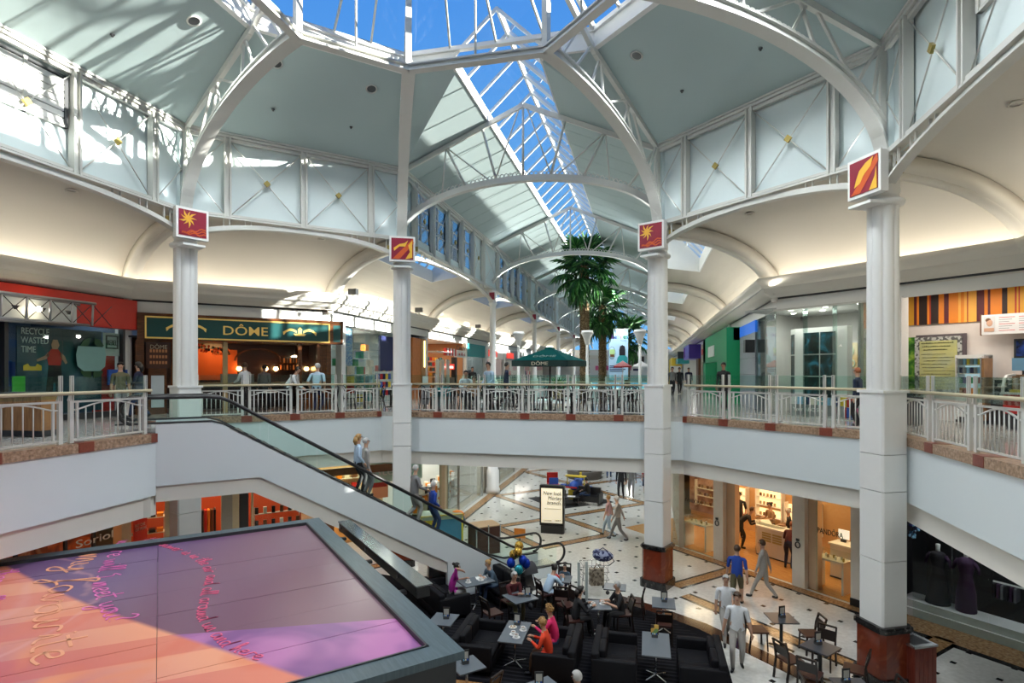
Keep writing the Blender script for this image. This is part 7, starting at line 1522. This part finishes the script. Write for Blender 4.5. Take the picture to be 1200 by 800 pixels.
def person(label, loc, rz, h=1.70, lean=.04, pel=None, feet=None, hands=None, look=0, turn=0, top='black', sleeve='long', bottom='black', skirt=False, hair='dark', hairlen='short', sk='light', shoe=None, grp=None, collar=None, female=False, bare_leg=False):
    """faces local +y; all joints in local metres for a 1.70 m body, then scaled"""
    t = thing('person', label, 'person', loc, rz)
    sc = h/1.70; pz = pel or (0,0,.90); pz = Vector(pz); fw = Vector((0,sin(lean),cos(lean)))
    waist = pz+fw*.16; chest = pz+fw*.36; neck0 = pz+fw*.50; shz = pz+fw*.46
    hl = lean*.5-look; hd = Vector((0,sin(hl),cos(hl))); neck1 = neck0+hd*.08; head1 = neck1+hd*.10+Vector((0,.015,0)); head2 = head1+hd*.09
    V = []; E_ = []; R = []; TAG = []
    def add(p, r, par=None, tg=None):
        V.append(Vector(p)*sc); q_ = 1.0 if tg == 'skin' else 1.2; R.append((r[0]*sc*q_,r[1]*sc*q_) if isinstance(r,tuple) else (r*sc*q_,r*sc*q_))
        if par is not None: E_.append((par,len(V)-1)); TAG.append(tg)
        return len(V)-1
    sw = .175 if female else .195; hw_ = .085
    iP = add(pz,(.155,.115)); iW = add(waist,(.135 if female else .15,.10),iP,'mid'); iC = add(chest,(.16,.115),iW,'top'); iN = add(neck0+fw*.01,(.065,.06),iC,'top'); iN1 = add(neck1,.05,iN,'skin')
    iH = add(head1,(.076,.088),iN1,'skin'); iH2 = add(head2,(.066,.075),iH,'skin')
    hands = hands or [(-.24,.04,.78),(.24,.04,.78)]; feet = feet or [(-.10,.0,.08),(.10,.02,.08)]
    wr = []
    for k, s in enumerate((-1,1)):
        S = shz+Vector((s*sw,0,0)); el, w = ik(S, hands[k], .28, .25, (s*.5,-1,-.25))
        a = add(shz+Vector((s*.11,0,.01)),(.065,.06),iC,'top'); a = add(S,.055,a,'top'); a = add((S+el)/2,.047,a,'slv'); a = add(el,.040,a,'slv'); a = add((el*.5+w*.5),.036,a,'fore'); a = add(w,.026,a,'fore'); d = (w-el).normalized()
        a = add(w+d*.05,(.034,.022),a,'skin'); add(w+d*.09,(.034,.018),a,'skin'); wr.append((w+d*.085,d,s))
    for k, s in enumerate((-1,1)):
        Hp = pz+Vector((s*hw_,0,-.05)); kn, an = ik(Hp, feet[k], .42, .42, (s*.1,1,.15))
        a = add(Hp,.088,iP,'bot'); a = add((Hp+kn)/2,.076,a,'bot'); a = add(kn,.055,a,'bot'); a = add(kn*.55+an*.45,.053,a,'shin'); a = add(an,.036,a,'shin'); fd = Vector((s*.03,.14,-.045)) if an.z < .3 or True else 0
        a = add(an+Vector((0,-.02,-.05)),.035,a,'shoe'); add(an+fd,(.038,.024),a,'shoe')
    me = bpy.data.meshes.new('body'); me.from_pydata([tuple(v) for v in V],E_,[]); o = bpy.data.objects.new('body_tmp', me); COL.objects.link(o)
    mo = o.modifiers.new('s','SKIN'); mo.use_smooth_shade = True; mo.branch_smoothing = .4; su = o.modifiers.new('u','SUBSURF'); su.levels = 1
    for k, sv in enumerate(me.skin_vertices[0].data): sv.radius = R[k]; sv.use_root = (k == iP)
    dg = bpy.context.evaluated_depsgraph_get(); dg.update(); bm_ = bpy.data.meshes.new_from_object(o.evaluated_get(dg)); bpy.data.objects.remove(o)
    vs = [tuple(v.co) for v in bm_.vertices]; fs = [tuple(p.vertices) for p in bm_.polygons]; bpy.data.meshes.remove(bm_)
    slot = {'skin':0,'top':1,'bot':2,'shoe':3}
    def what(tg):
        if tg == 'mid': return 1
        if tg == 'slv': return 0 if sleeve == 'none' else 1
        if tg == 'fore': return 1 if sleeve == 'long' else 0
        if tg == 'shin': return 0 if bare_leg else 2
        return slot[tg]
    m = MB(); m.v = vs; m.f = [list(f) for f in fs]
    segs = [(V[a],V[b_],what(TAG[i])) for i,(a,b_) in enumerate(E_)]
    for f in fs:
        c = sum((Vector(vs[i]) for i in f), Vector())/len(f); best = (9,0)
        for a, b_, w in segs:
            d = b_-a; L2 = d.length_squared; q = max(0,min(1,(c-a).dot(d)/L2)) if L2 else 0; e = (c-a-d*q).length
            if e < best[0]: best = (e,w)
        if best[1] in (1,2) and (c-pz*sc).length < .24*sc and abs(c.x) < .19*sc: best = (0, 1 if (c-pz*sc).dot(fw) > .015*sc else 2)
        m.m.append(best[1]); m.s.append(True)
    m.mat = 0
    for w, d, s in wr:                                  # five fingers on each hand
        side = Vector((0,0,1)).cross(d); side = side.normalized() if side.length > .1 else Vector((0,1,0)); nrm = d.cross(side).normalized()
        for k in range(4):
            L_ = (.065,.078,.074,.058)[k]; b0 = (w+side*(k-1.5)*.019-d*.012); p1 = b0+d*L_*.55-nrm*.008; p2 = p1+d*L_*.45-nrm*.025
            m.tube([b0*sc,p1*sc,p2*sc],[.010*sc,.0095*sc,.007*sc],5)
        b0 = w-d*.05+side*.03*(-s); m.tube([b0*sc,(b0+d*.03-side*s*.022)*sc,(b0+d*.06-side*s*.026-nrm*.012)*sc],[.012*sc,.011*sc,.008*sc],5)
    # face
    c = (head1+hd*.035); fwd = Vector((0,cos(hl),-sin(hl)))
    m.add([ (c+fwd*.078+Vector((-.016,0,0))+hd*-.02)*sc,(c+fwd*.078+Vector((.016,0,0))+hd*-.02)*sc,(c+fwd*.112+hd*-.02)*sc,(c+fwd*.082+hd*.03)*sc],[(0,1,2),(0,2,3),(2,1,3)],True)
    for s in (-1,1): m.ball((c+Vector((s*.078,0,0))-fwd*.005)*sc,(.012*sc,.02*sc,.03*sc),6,4)
    m.mat = 4
    for s in (-1,1): m.ball((c+fwd*.078+Vector((s*.032,0,0))+hd*.02)*sc,.0105*sc,6,4)
    m.mat = 5; m.ball((c+fwd*.078-hd*.05)*sc,(.024*sc,.008*sc,.008*sc),6,4)
    if skirt:
        m.mat = 2; kn = pz+Vector((0,.02,-.45)); prof = [pz+Vector((0,0,.05)), pz+Vector((0,0,-.15)), kn]; rr = [.15,.2,.22]
        m.lathe([(rr[2]*sc,(kn.z)*sc),(rr[1]*sc,prof[1].z*sc),(rr[0]*sc,prof[0].z*sc)],(pz.x*sc,pz.y*sc,0),14)
    bdy = m.build('body', [skin_c[sk], cl_c[top], cl_c[bottom], cl_c[shoe] if shoe else shoe_m, eye_m, lip_m], t)
    hm = MB(); cc = (c+hd*.012-fwd*.010)*sc; n1, n2 = 14, 9
    full = [[(cc+Vector((.092*sc*sin(pi*i/n2)*cos(2*pi*k/n1), .106*sc*sin(pi*i/n2)*sin(2*pi*k/n1), -.112*sc*cos(pi*i/n2)))) for k in range(n1)] for i in range(n2+1)]
    vs = [p for r in full for p in r]; fs = []
    for i in range(n2):
        for k in range(n1):
            q = [i*n1+k,i*n1+(k+1)%n1,(i+1)*n1+(k+1)%n1,(i+1)*n1+k]; ce = sum((vs[j] for j in q),Vector())/4-cc
            lim = -.055 if hairlen != 'long' else -.12
            if ce.dot(fwd) > .028*sc and ce.z < .058*sc: continue
            if ce.z < lim*sc and ce.dot(fwd) > -.2: 
                if hairlen != 'long': continue
            if abs(ce.x) > .06*sc and ce.dot(fwd) > -.005*sc and ce.z < .0: continue
            fs.append(q)
    hm.add(vs, fs, True)
    if hairlen == 'bun': hm.ball(cc-fwd*.10*sc+Vector((0,0,.06*sc)), .045*sc, 8, 6)
    if hairlen == 'long': hm.tube([cc-fwd*.06*sc, cc-fwd*.10*sc-Vector((0,0,.12*sc)), cc-fwd*.09*sc-Vector((0,0,.22*sc))],[.075*sc,.07*sc,.03*sc],9)
    if hairlen == 'curly':
        random.seed(len(label))
        for k in range(26):
            v = vs[random.choice(fs)[0]]; hm.ball(v, .026*sc, 5, 4)
    hm.build('hair', hair_c[hair], bdy)
    return t
G_ = .014
SIT = dict(pel=(0,-.02,.50), feet=[(-.11,.42,.08),(.11,.45,.08)])
SOFA = dict(pel=(0,-.02,.52), feet=[(-.11,.44,.08),(.11,.46,.08)])
def dirz(dx, dy): return atan2(-dx, dy)          # local +y towards (dx,dy)
# lower cafe
person('woman in a magenta top seated on the sofa by the kiosk beam',(-1.42,5.9,G_),dirz(1,.45),1.66,.30,hands=[(-.12,.42,.80),(.10,.30,1.12)],top='magenta',sleeve='short',bottom='stone',hair='dark',hairlen='bun',female=True,look=.0,**SOFA)
person('blond woman in a slate blue jacket bent over the table below the escalator',(-.35,6.75,G_),dirz(-.8,-.9),1.64,.45,hands=[(-.12,.44,.80),(.12,.42,.80)],top='slate',bottom='denim',hair='blond',hairlen='bun',female=True,**SOFA)
person('grey haired man in a maroon sweater and dark vest seated with folded hands',(.42,5.66,G_),dirz(.6,-.6),1.72,.28,hands=[(-.05,.44,.79),(.05,.44,.80)],top='maroon',bottom='khaki',hair='grey',**SIT)
person('woman in a white and pale blue top leaning over the table towards the child',(1.25,6.5,G_),dirz(.6,.75),1.66,.62,hands=[(-.10,.62,.80),(.14,.55,.80)],top='paleblue',bottom='black',hair='dark',hairlen='bun',female=True,**SIT)
person('small dark haired child seated behind the table of the woman in white',(1.66,7.52,G_),dirz(-.1,-1),1.12,.1,hands=[(-.15,.38,.95),(.15,.38,.95)],pel=(0,0,.66),feet=[(-.09,.35,.25),(.09,.35,.25)],top='slate',bottom='navy',hair='dark')
person('woman all in black with a headscarf seated with her back to the camera',(2.28,4.96,G_),dirz(.9,.4),1.66,.25,hands=[(-.12,.40,.80),(.14,.42,.80)],top='black',bottom='black',hair='dark',hairlen='long',female=True,**SIT)
person('smiling grey haired woman in a black top seated facing left',(3.42,5.58,G_),dirz(-.95,-.45),1.68,.22,hands=[(-.14,.42,.79),(.10,.46,.79)],top='black',sleeve='short',bottom='black',hair='grey',female=True,**SIT)
person('blond woman in a hot pink top on the far side of the shared armchair',(1.98,3.62,G_),dirz(-1,.1),1.66,.30,hands=[(-.16,.46,.80),(.12,.40,.82)],top='hotpink',bottom='denim',hair='blond',hairlen='curly',female=True,**SOFA)
person('curly blond woman in an orange top on the near side of the shared armchair',(1.95,2.95,G_),dirz(-1,.05),1.62,.32,hands=[(-.14,.40,.80),(.12,.42,.80)],top='orange',bottom='brown',hair='blond',hairlen='curly',female=True,**SOFA)
person('grey haired person at the bottom edge of the picture, mostly out of frame',(2.92,.75,G_),dirz(-1,.3),1.68,.2,top='slate',bottom='navy',hair='grey',hands=[(-.14,.42,.80),(.12,.42,.80)],**SIT)
# shoppers on the lower floor
WALK = dict(feet=[(-.09,-.30,.12),(.09,.30,.08)])
person('woman in a white top and grey trousers walking towards the camera',(6.10,4.25,.0),dirz(-.15,-1),1.74,.03,hands=[(-.30,.06,.82),(.30,.02,.80)],top='white',sleeve='short',bottom='stone',hair='brown',female=True,feet=[(-.09,-.12,.09),(.09,.16,.08)])
person('person in a white top walking just behind the woman in grey trousers',(6.02,5.6,.0),dirz(.1,-1),1.66,.03,hands=[(-.26,.02,.80),(.26,.05,.80)],top='white',sleeve='short',bottom='stone',hair='grey',**WALK)
person('man in a bright blue shirt and khaki shorts walking to the jeweller',(6.62,7.9,.0),dirz(.25,1),1.76,.08,hands=[(-.28,.12,.82),(.28,-.06,.82)],top='blue',sleeve='short',bottom='khaki',hair='brown',bare_leg=True,**WALK)
person('person in pale grey clothes striding past the jeweller entrance',(7.50,8.75,.0),dirz(-1,.45),1.74,.06,hands=[(-.22,.16,.84),(.22,-.14,.84)],top='stone',bottom='stone',hair='brown',feet=[(-.08,.34,.08),(.08,-.34,.12)])
person('person in a pale pink top walking along the hall floor',(2.55,14.3,.0),dirz(-.9,.2),1.68,.06,hands=[(-.25,.14,.84),(.25,-.1,.84)],top='pinkpale',sleeve='short',bottom='paleblue',hair='blond',female=True,**WALK)
person('man in light grey clothes and dark shoes striding along the hall floor',(2.95,13.8,.0),dirz(-1,.1),1.78,.1,hands=[(-.22,.2,.86),(.22,-.18,.86)],top='stone',bottom='grey',hair='grey',feet=[(-.08,-.36,.12),(.08,.34,.08)])
person('man in a black jacket walking along the far lower hall',(2.72,21.8,.0),dirz(-.1,-1),1.82,.03,top='black',bottom='black',hair='dark',feet=[(-.09,-.15,.08),(.09,.2,.08)])
person('man in dark grey clothes beside the man in the black jacket',(3.25,22.3,.0),dirz(0,-1),1.80,.03,top='grey',bottom='grey',hair='brown',feet=[(-.09,.18,.08),(.09,-.12,.08)])
person('woman in a red top and dark knee length skirt walking away in the lower hall',(4.05,23.2,.0),dirz(.1,1),1.70,.03,top='red',sleeve='short',bottom='navy',hair='brown',female=True,skirt=True,bare_leg=True)
person('distant person in blue jeans beyond the men in the lower hall',(1.7,27.6,.0),dirz(0,1),1.74,.03,top='grey',bottom='denim',hair='dark',**WALK)
person('distant person in dark trousers left of the one in jeans',(.35,27.9,.0),dirz(.2,1),1.74,.03,top='black',bottom='black',hair='dark',**WALK)
person('man in black seated on the bench by the kiddie rides',(1.15,19.95,.03),dirz(-.9,.2),1.74,.25,hands=[(-.12,.36,.62),(.12,.36,.62)],top='black',bottom='denim',hair='dark',**SIT)
# jewellery shop
def at1(x, y, z=.012): p = M1g @ Vector((x,y,z)); return (p.x,p.y,p.z)
R1 = -pi/4
person('man in black leaning far over the jeweller counter',at1(-2.75,1.75),R1+dirz(.8,.55),1.78,.85,hands=[(-.12,.62,1.02),(.14,.64,1.02)],top='black',bottom='black',hair='brown',feet=[(-.1,-.32,.12),(.1,.12,.08)])
person('tall man in black with bare forearms standing deep in the jeweller',at1(-3.6,2.9),R1+dirz(.6,-.8),1.85,.03,top='black',sleeve='short',bottom='black',hair='dark',hands=[(-.24,.06,.86),(.24,.1,.86)])
person('grey haired saleswoman in black behind the jeweller counter',at1(-1.25,2.75),R1+dirz(-.8,-.6),1.66,.1,top='black',sleeve='short',bottom='black',hair='grey',female=True,hands=[(-.14,.38,1.08),(.16,.3,1.05)])
person('dark haired saleswoman with a bun facing the leaning man',at1(-2.25,3.1),R1+dirz(-.3,-1),1.66,.12,top='camel',sleeve='short',bottom='black',hair='dark',hairlen='bun',female=True,hands=[(-.14,.36,1.08),(.16,.3,1.08)])
person('person in dark wine clothing bending over the right end of the jeweller counter',at1(-.30,1.15),R1+dirz(-.3,1),1.66,.75,top='maroon',bottom='navy',hair='red',female=True,hands=[(-.12,.5,1.02),(.12,.5,1.02)])
# escalator riders
def escp(x, y):
    k = int((x-1.35)/.318); z = 5.32-k*.195; return (-6.863+.7071*x-.7071*y, 1.287+.7071*x+.7071*y, z)
person('blond woman in a white and blue shirt riding the escalator, upper pair',escp(4.75,.62),dirz(1,1),1.66,.04,top='paleblue',bottom='black',hair='blond',hairlen='long',female=True,hands=[(-.2,.14,.86),(.22,.12,.9)],feet=[(-.09,-.02,.08),(.09,.1,.08)])
person('grey haired companion in pale clothes beside the blond escalator rider',escp(5.1,1.05),dirz(1,1),1.68,.04,top='stone',bottom='grey',hair='grey',feet=[(-.09,0,.08),(.09,.08,.08)])
person('man in a grey jacket riding the escalator, holding his companion',escp(6.55,.85),dirz(.9,1),1.76,.08,top='grey',bottom='stone',hair='grey',hands=[(-.18,.3,.98),(.22,.3,1.0)],feet=[(-.12,-.24,.2),(.1,.06,.08)])
person('grey haired woman in a blue jacket on the escalator with a shoulder bag',escp(7.1,.72),dirz(1,1),1.62,.05,top='blue',bottom='denim',hair='grey',female=True,hands=[(-.2,.2,.92),(.24,.14,.95)],feet=[(-.09,0,.08),(.09,.1,.08)])
# upper level
U = UF+.02
person('woman in a beige top walking past the sports store on the far left balcony',(-11.1,4.05,U),dirz(1,-.6),1.70,.03,top='khaki',sleeve='short',bottom='grey',hair='dark',female=True,**WALK)
person('dark haired woman in a navy top walking in front of the white pier',(-11.35,4.95,U),dirz(-1,-.5),1.72,.05,top='navy',bottom='denim',hair='dark',hairlen='long',female=True,hands=[(-.2,.28,.98),(.24,.1,.84)],**WALK)
person('waiter in a white shirt walking before the first wall lamps of the coffee house',(-10.35,8.55,U),dirz(-1,.1),1.76,.1,top='white',bottom='black',hair='brown',hands=[(-.2,.34,1.02),(.2,.34,1.02)])
person('person in a grey shirt standing at the coffee house bar',(-10.6,9.9,U),dirz(-.3,1),1.70,.05,top='grey',bottom='black',hair='dark')
person('waiter in a white shirt bending over a table before the coffee house',(-8.7,8.6,U),dirz(.95,.3),1.74,.70,top='white',bottom='black',hair='dark',hands=[(-.14,.55,.84),(.14,.58,.84)])
person('man in a blue shirt seated near the right end of the coffee house front',(-7.55,8.75,U),dirz(-.2,1),1.86,.1,top='paleblue',sleeve='short',bottom='navy',hair='grey',pel=(0,0,.78))
person('man in a white shirt with a dark strap seated left of the parasol',(-2.75,11.25,U),dirz(.4,-.6),1.74,.25,top='white',bottom='black',hair='dark',pel=(0,0,.66),hands=[(-.14,.4,.86),(.14,.4,.86)],feet=[(-.1,.4,.08),(.1,.42,.08)])
person('bald man in a pale shirt seated left of the parasol',(-2.35,11.2,U),dirz(.2,-1),1.66,.2,top='camel',bottom='black',hair='brown',hands=[(-.14,.4,.80),(.14,.4,.80)],**SIT)
person('man in a white shirt and navy vest standing among the tables left of the parasol',(-1.62,11.0,U),dirz(-.5,-.8),1.80,.25,top='paleblue',bottom='black',hair='dark',hands=[(-.16,.34,.94),(.18,.3,.92)])
person('person in black walking behind the standing man left of the parasol',(-1.45,12.6,U),dirz(1,.3),1.80,.05,top='navy',bottom='black',hair='dark',**WALK)
person('man in a dark jacket standing before the green shop portal',(6.95,13.5,U),dirz(-.5,-1),1.78,.02,top='black',bottom='black',hair='dark',sk='mid')
person('auburn haired woman in a navy top standing by the media shop near the right column',(9.55,7.15,U),dirz(-.7,.6),1.52,.05,top='navy',bottom='black',hair='red',female=True)
for k,(x,y,c,l) in enumerate(((6.2,30,'black','distant person in black walking down the right walkway'),(7.0,33,'navy','distant person in navy on the right walkway'),(6.0,37,'black','farthest dark figure on the right walkway'),(5.6,26.5,'grey','distant figure in grey on the right walkway'),(-6.4,24,'black','distant figure in black on the left walkway behind the parasol'))):
    person(l,(x,y,U),dirz(.1,-1),1.74,.03,top=c,bottom='black',hair='dark',**WALK)
# ================================================================== LAMPS AND LATE DETAILS
# cove lamps hidden behind the cornice ledges, shining up into the vaults
for i in (7,6,1,2):
    a, b_ = off(i,3.62), off((i+1)%8,3.62); L_ = hypot(b_[0]-a[0],b_[1]-a[1])
    lamp('AREA', ((a[0]+b_[0])/2,(a[1]+b_[1])/2,9.62), 54*L_/6.7, (1,.92,.78), L_*.98, .16, aim=(0,0,1)).rotation_euler = (pi,0,atan2(b_[1]-a[1],b_[0]-a[0]))
for k in range(6):
    for sgn in (-1,1):
        lamp('AREA', (sgn*(h+3.62),WW+6.2+12.3*k,9.62), 70 if k < 3 else 45, (1,.93,.80), 11.5, .16, aim=(0,0,1)).rotation_euler = (pi,0,pi/2)
# recessed ceiling lamps of the octagon and sprinklers
oc0 = None
def roofpt(i, t, s):
    a, b_ = P[i], P[(i+1)%8]; x, y = lerp(a,b_,t); z = EAVE+(1-s)/(1-SO)*(ZO-EAVE); return (x*s,y*s,z-.012), snorm(i)
kk_ = 0
for i in (6,7,1,2,3):
    for t_ in (.22,.78):
        p, n = roofpt(i,t_,.70); lab = 'dark round recessed lamp in the octagon ceiling, number %s clockwise from the left' % ['one','two','three','four','five','six','seven','eight','nine','ten'][kk_]; kk_ += 1
        rot = Matrix.Translation(p)
        tl = atan2(ZO-EAVE, (1-SO)*(WW)); q = Vector((n[0]*sin(tl),n[1]*sin(tl),cos(tl))).to_track_quat('Z','Y')
        if oc0 is None:
            oc0 = thing('recessed_lamp', lab, 'lamp', p); m = MB(); m.lathe([(.15,-.0),(.17,-.02),(.13,-.025)],n=16,cap=False); m.build('trim_ring', steel, oc0); m = MB(); m.lathe([(.13,-.01),(0,-.012)],n=16,cap=False); m.build('dark_lens', dark, oc0); o = oc0
        else: o = copy_tree(oc0, p, label=lab)
        o.rotation_mode = 'QUATERNION'; o.rotation_quaternion = q
        lamp('SPOT', (p[0],p[1],p[2]-.06), 800, (.93,.98,1.0), .13, aim=(-n[0]*.1,-n[1]*.1,-1), spot=radians(138), blend=.6)  # fill spot added below each dark fixture, for daylight from the lantern
sp0 = None
for k,(i,t_,s_) in enumerate(((6,.62,.86),(6,.25,.86),(7,.3,.86),(7,.7,.86),(1,.3,.86),(1,.72,.86),(2,.3,.86),(2,.7,.86))):
    p, n = roofpt(i,t_,s_); lab = 'tiny dark sprinkler head in the octagon ceiling'
    if sp0 is None:
        sp0 = thing('sprinkler_head', lab, 'sprinkler', p, 0, 'ceiling sprinklers'); m = MB(); m.lathe([(.05,0),(.05,-.02),(.02,-.04),(.03,-.06)],n=8); m.build('head', dark, sp0)
    else: copy_tree(sp0, p, label=lab, group='ceiling sprinklers')
# downlights in the vaults (real lamps)
def vault_pt(i, t, d): a = off(i,d); b_ = off((i+1)%8,d); x, y = lerp(a,b_,t); return (x,y,vz(d)-.02)
vd0 = None
for i, w in ((6,'over the sports store'),(7,'over the coffee house'),(1,'over the media shop'),(2,'at the right edge'),(3,'outside the frame')):
    for t_ in (.3,.7):
        p = vault_pt(i,t_,1.2); lab = 'round recessed downlight in the cream vault %s, %s one' % (w, 'left' if t_ < .5 else 'right')
        if vd0 is None:
            vd0 = thing('vault_downlight', lab, 'lamp', p, 0, 'vault downlights'); m = MB(); m.lathe([(.12,.02),(.14,-.01),(.10,-.015)],n=14,cap=False); rg = m.build('trim_ring', plaster, vd0); m = MB(); m.lathe([(.10,.0),(0,-.002)],n=14,cap=False); m.build('lens', mat('unlit lens',(.35,.33,.30),.3), rg)
        else: copy_tree(vd0, p, label=lab, group='vault downlights')
        lamp('SPOT', (p[0],p[1],p[2]-.05), 110, (1,.88,.70), .06, aim=(0,0,-1), spot=radians(125), blend=.8)
for k in range(5):
    for sgn in (-1,1): lamp('SPOT', (sgn*(h+1.8),HY[k]+6,11.2), 150, (1,.92,.8), .08, aim=(0,0,-1), spot=radians(130), blend=.8)
# small uplights on the column heads
for i in (7,0,1,2,3,6):
    x, y = P[i]; d = Vector((-x,-y,0)).normalized(); sd = Vector((-d.y,d.x,0))
    for s in (-1,1): lamp('SPOT', Vector((x,y,11.75))+d*.15+sd*.5*s, 26, (.93,.98,1), .05, aim=(d.x*.5,d.y*.5,1.0), spot=radians(120), blend=.9)
for k in range(1,6):
    for sgn in (-1,1): lamp('SPOT', (sgn*(h-.5),HY[k],11.6), 330, (.95,.98,1), .05, aim=(-sgn*.7,0,1), spot=radians(120), blend=.9)
# torch lamps
for x,y in ((-1.74,16.2),(1.45,16.2),(3.78,16.2)): lamp('POINT', (x,y,8.85), 60, (1,.95,.85), .1)
# shop interiors
def inlamp(F, x, y, z, e, c, sx, sy):
    M_ = Matrix.Translation(F[0]) @ Matrix.Rotation(F[1],4,'Z'); p = M_ @ Vector((x,y,z)); lamp('AREA', p, e, c, sx, sy, aim=(0,0,-1)).rotation_euler = (0,0,F[1])
inlamp(F6,6.8,1.6,8.8,60,(.75,.9,1),3.5,1.2); inlamp(F7,4.4,1.2,7.9,5,(1,.55,.25),3,.6)
inlamp(F0,2.8,.9,8.7,190,(1,.97,.92),3,1.2); inlamp(F0,13,1.6,8.7,170,(1,.85,.65),5,1.5)
for x,e in ((19.5,110),(25,130),(32,130),(42,160)): inlamp(F0,x,1.5,8.7,e,(1,.93,.88),4,1.4)
inlamp(F1,.6,1.2,8.8,110,(1,.97,.92),2,1.5); inlamp(F1,5.4,1.2,9.1,110,(1,.9,.78),4.5,1.2)
for x,e in ((36,90),(20,120),(5,120)): inlamp(FR,x,.9,8.7,e,(1,.95,.9),6,1)
inlamp(G1,-2.4,2.4,3.4,130,(1,.66,.34),4.5,2.2); inlamp(G1,2.0,1.5,3.4,60,(1,.66,.34),1.5,1.2); inlamp(G1,-4.8,2.2,3.4,60,(1,.7,.4),1.6,1.5); inlamp(G1,6,.9,3.35,40,(.9,.92,1),4,.4)
inlamp(G6,6.8,1.2,3.35,90,(1,.6,.3),3,1.2); inlamp(G7,1.8,1.4,3.35,80,(1,.65,.35),3.2,1.2); inlamp(G7,5.0,1.4,3.35,60,(1,.75,.5),2,1.2); inlamp(G7,8.0,1.7,3.35,110,(1,.80,.5),3,1.5); inlamp(G7,11.4,2,3.35,80,(1,.95,.9),2,1.5)
inlamp(G0,4,2,3.35,170,(1,.96,.92),6,2); inlamp(G0,12,2,3.35,120,(1,.92,.82),6,2); inlamp(G0,22,2,3.35,120,(1,.92,.82),8,2)
# lower hall ceiling lamps
for Y in (12.8,): 
    for X in (-2.6,0,2.6): lamp('AREA', (X,Y,3.48), 40, (1,.95,.85), .5, aim=(0,0,-1))
for Y in (42.7,): 
    for X in (-2.6,2.6): lamp('AREA', (X,Y,3.9), 60, (1,.95,.85), .5, aim=(0,0,-1))

# added daylight-white fill spots under the hall roof, without fixtures, lighting the lower hall
for k in range(1,5):
    for x in (-1.6,1.6): lamp('SPOT', (x,HY[k],13.0), 1500, (.93,.98,1), .12, aim=(0,0,-1), spot=radians(95), blend=.6)
for x in (-1.6,1.6): lamp('SPOT', (x,HY[0]+6,14.6), 1500, (.93,.98,1), .12, aim=(0,0,-1), spot=radians(80), blend=.6)
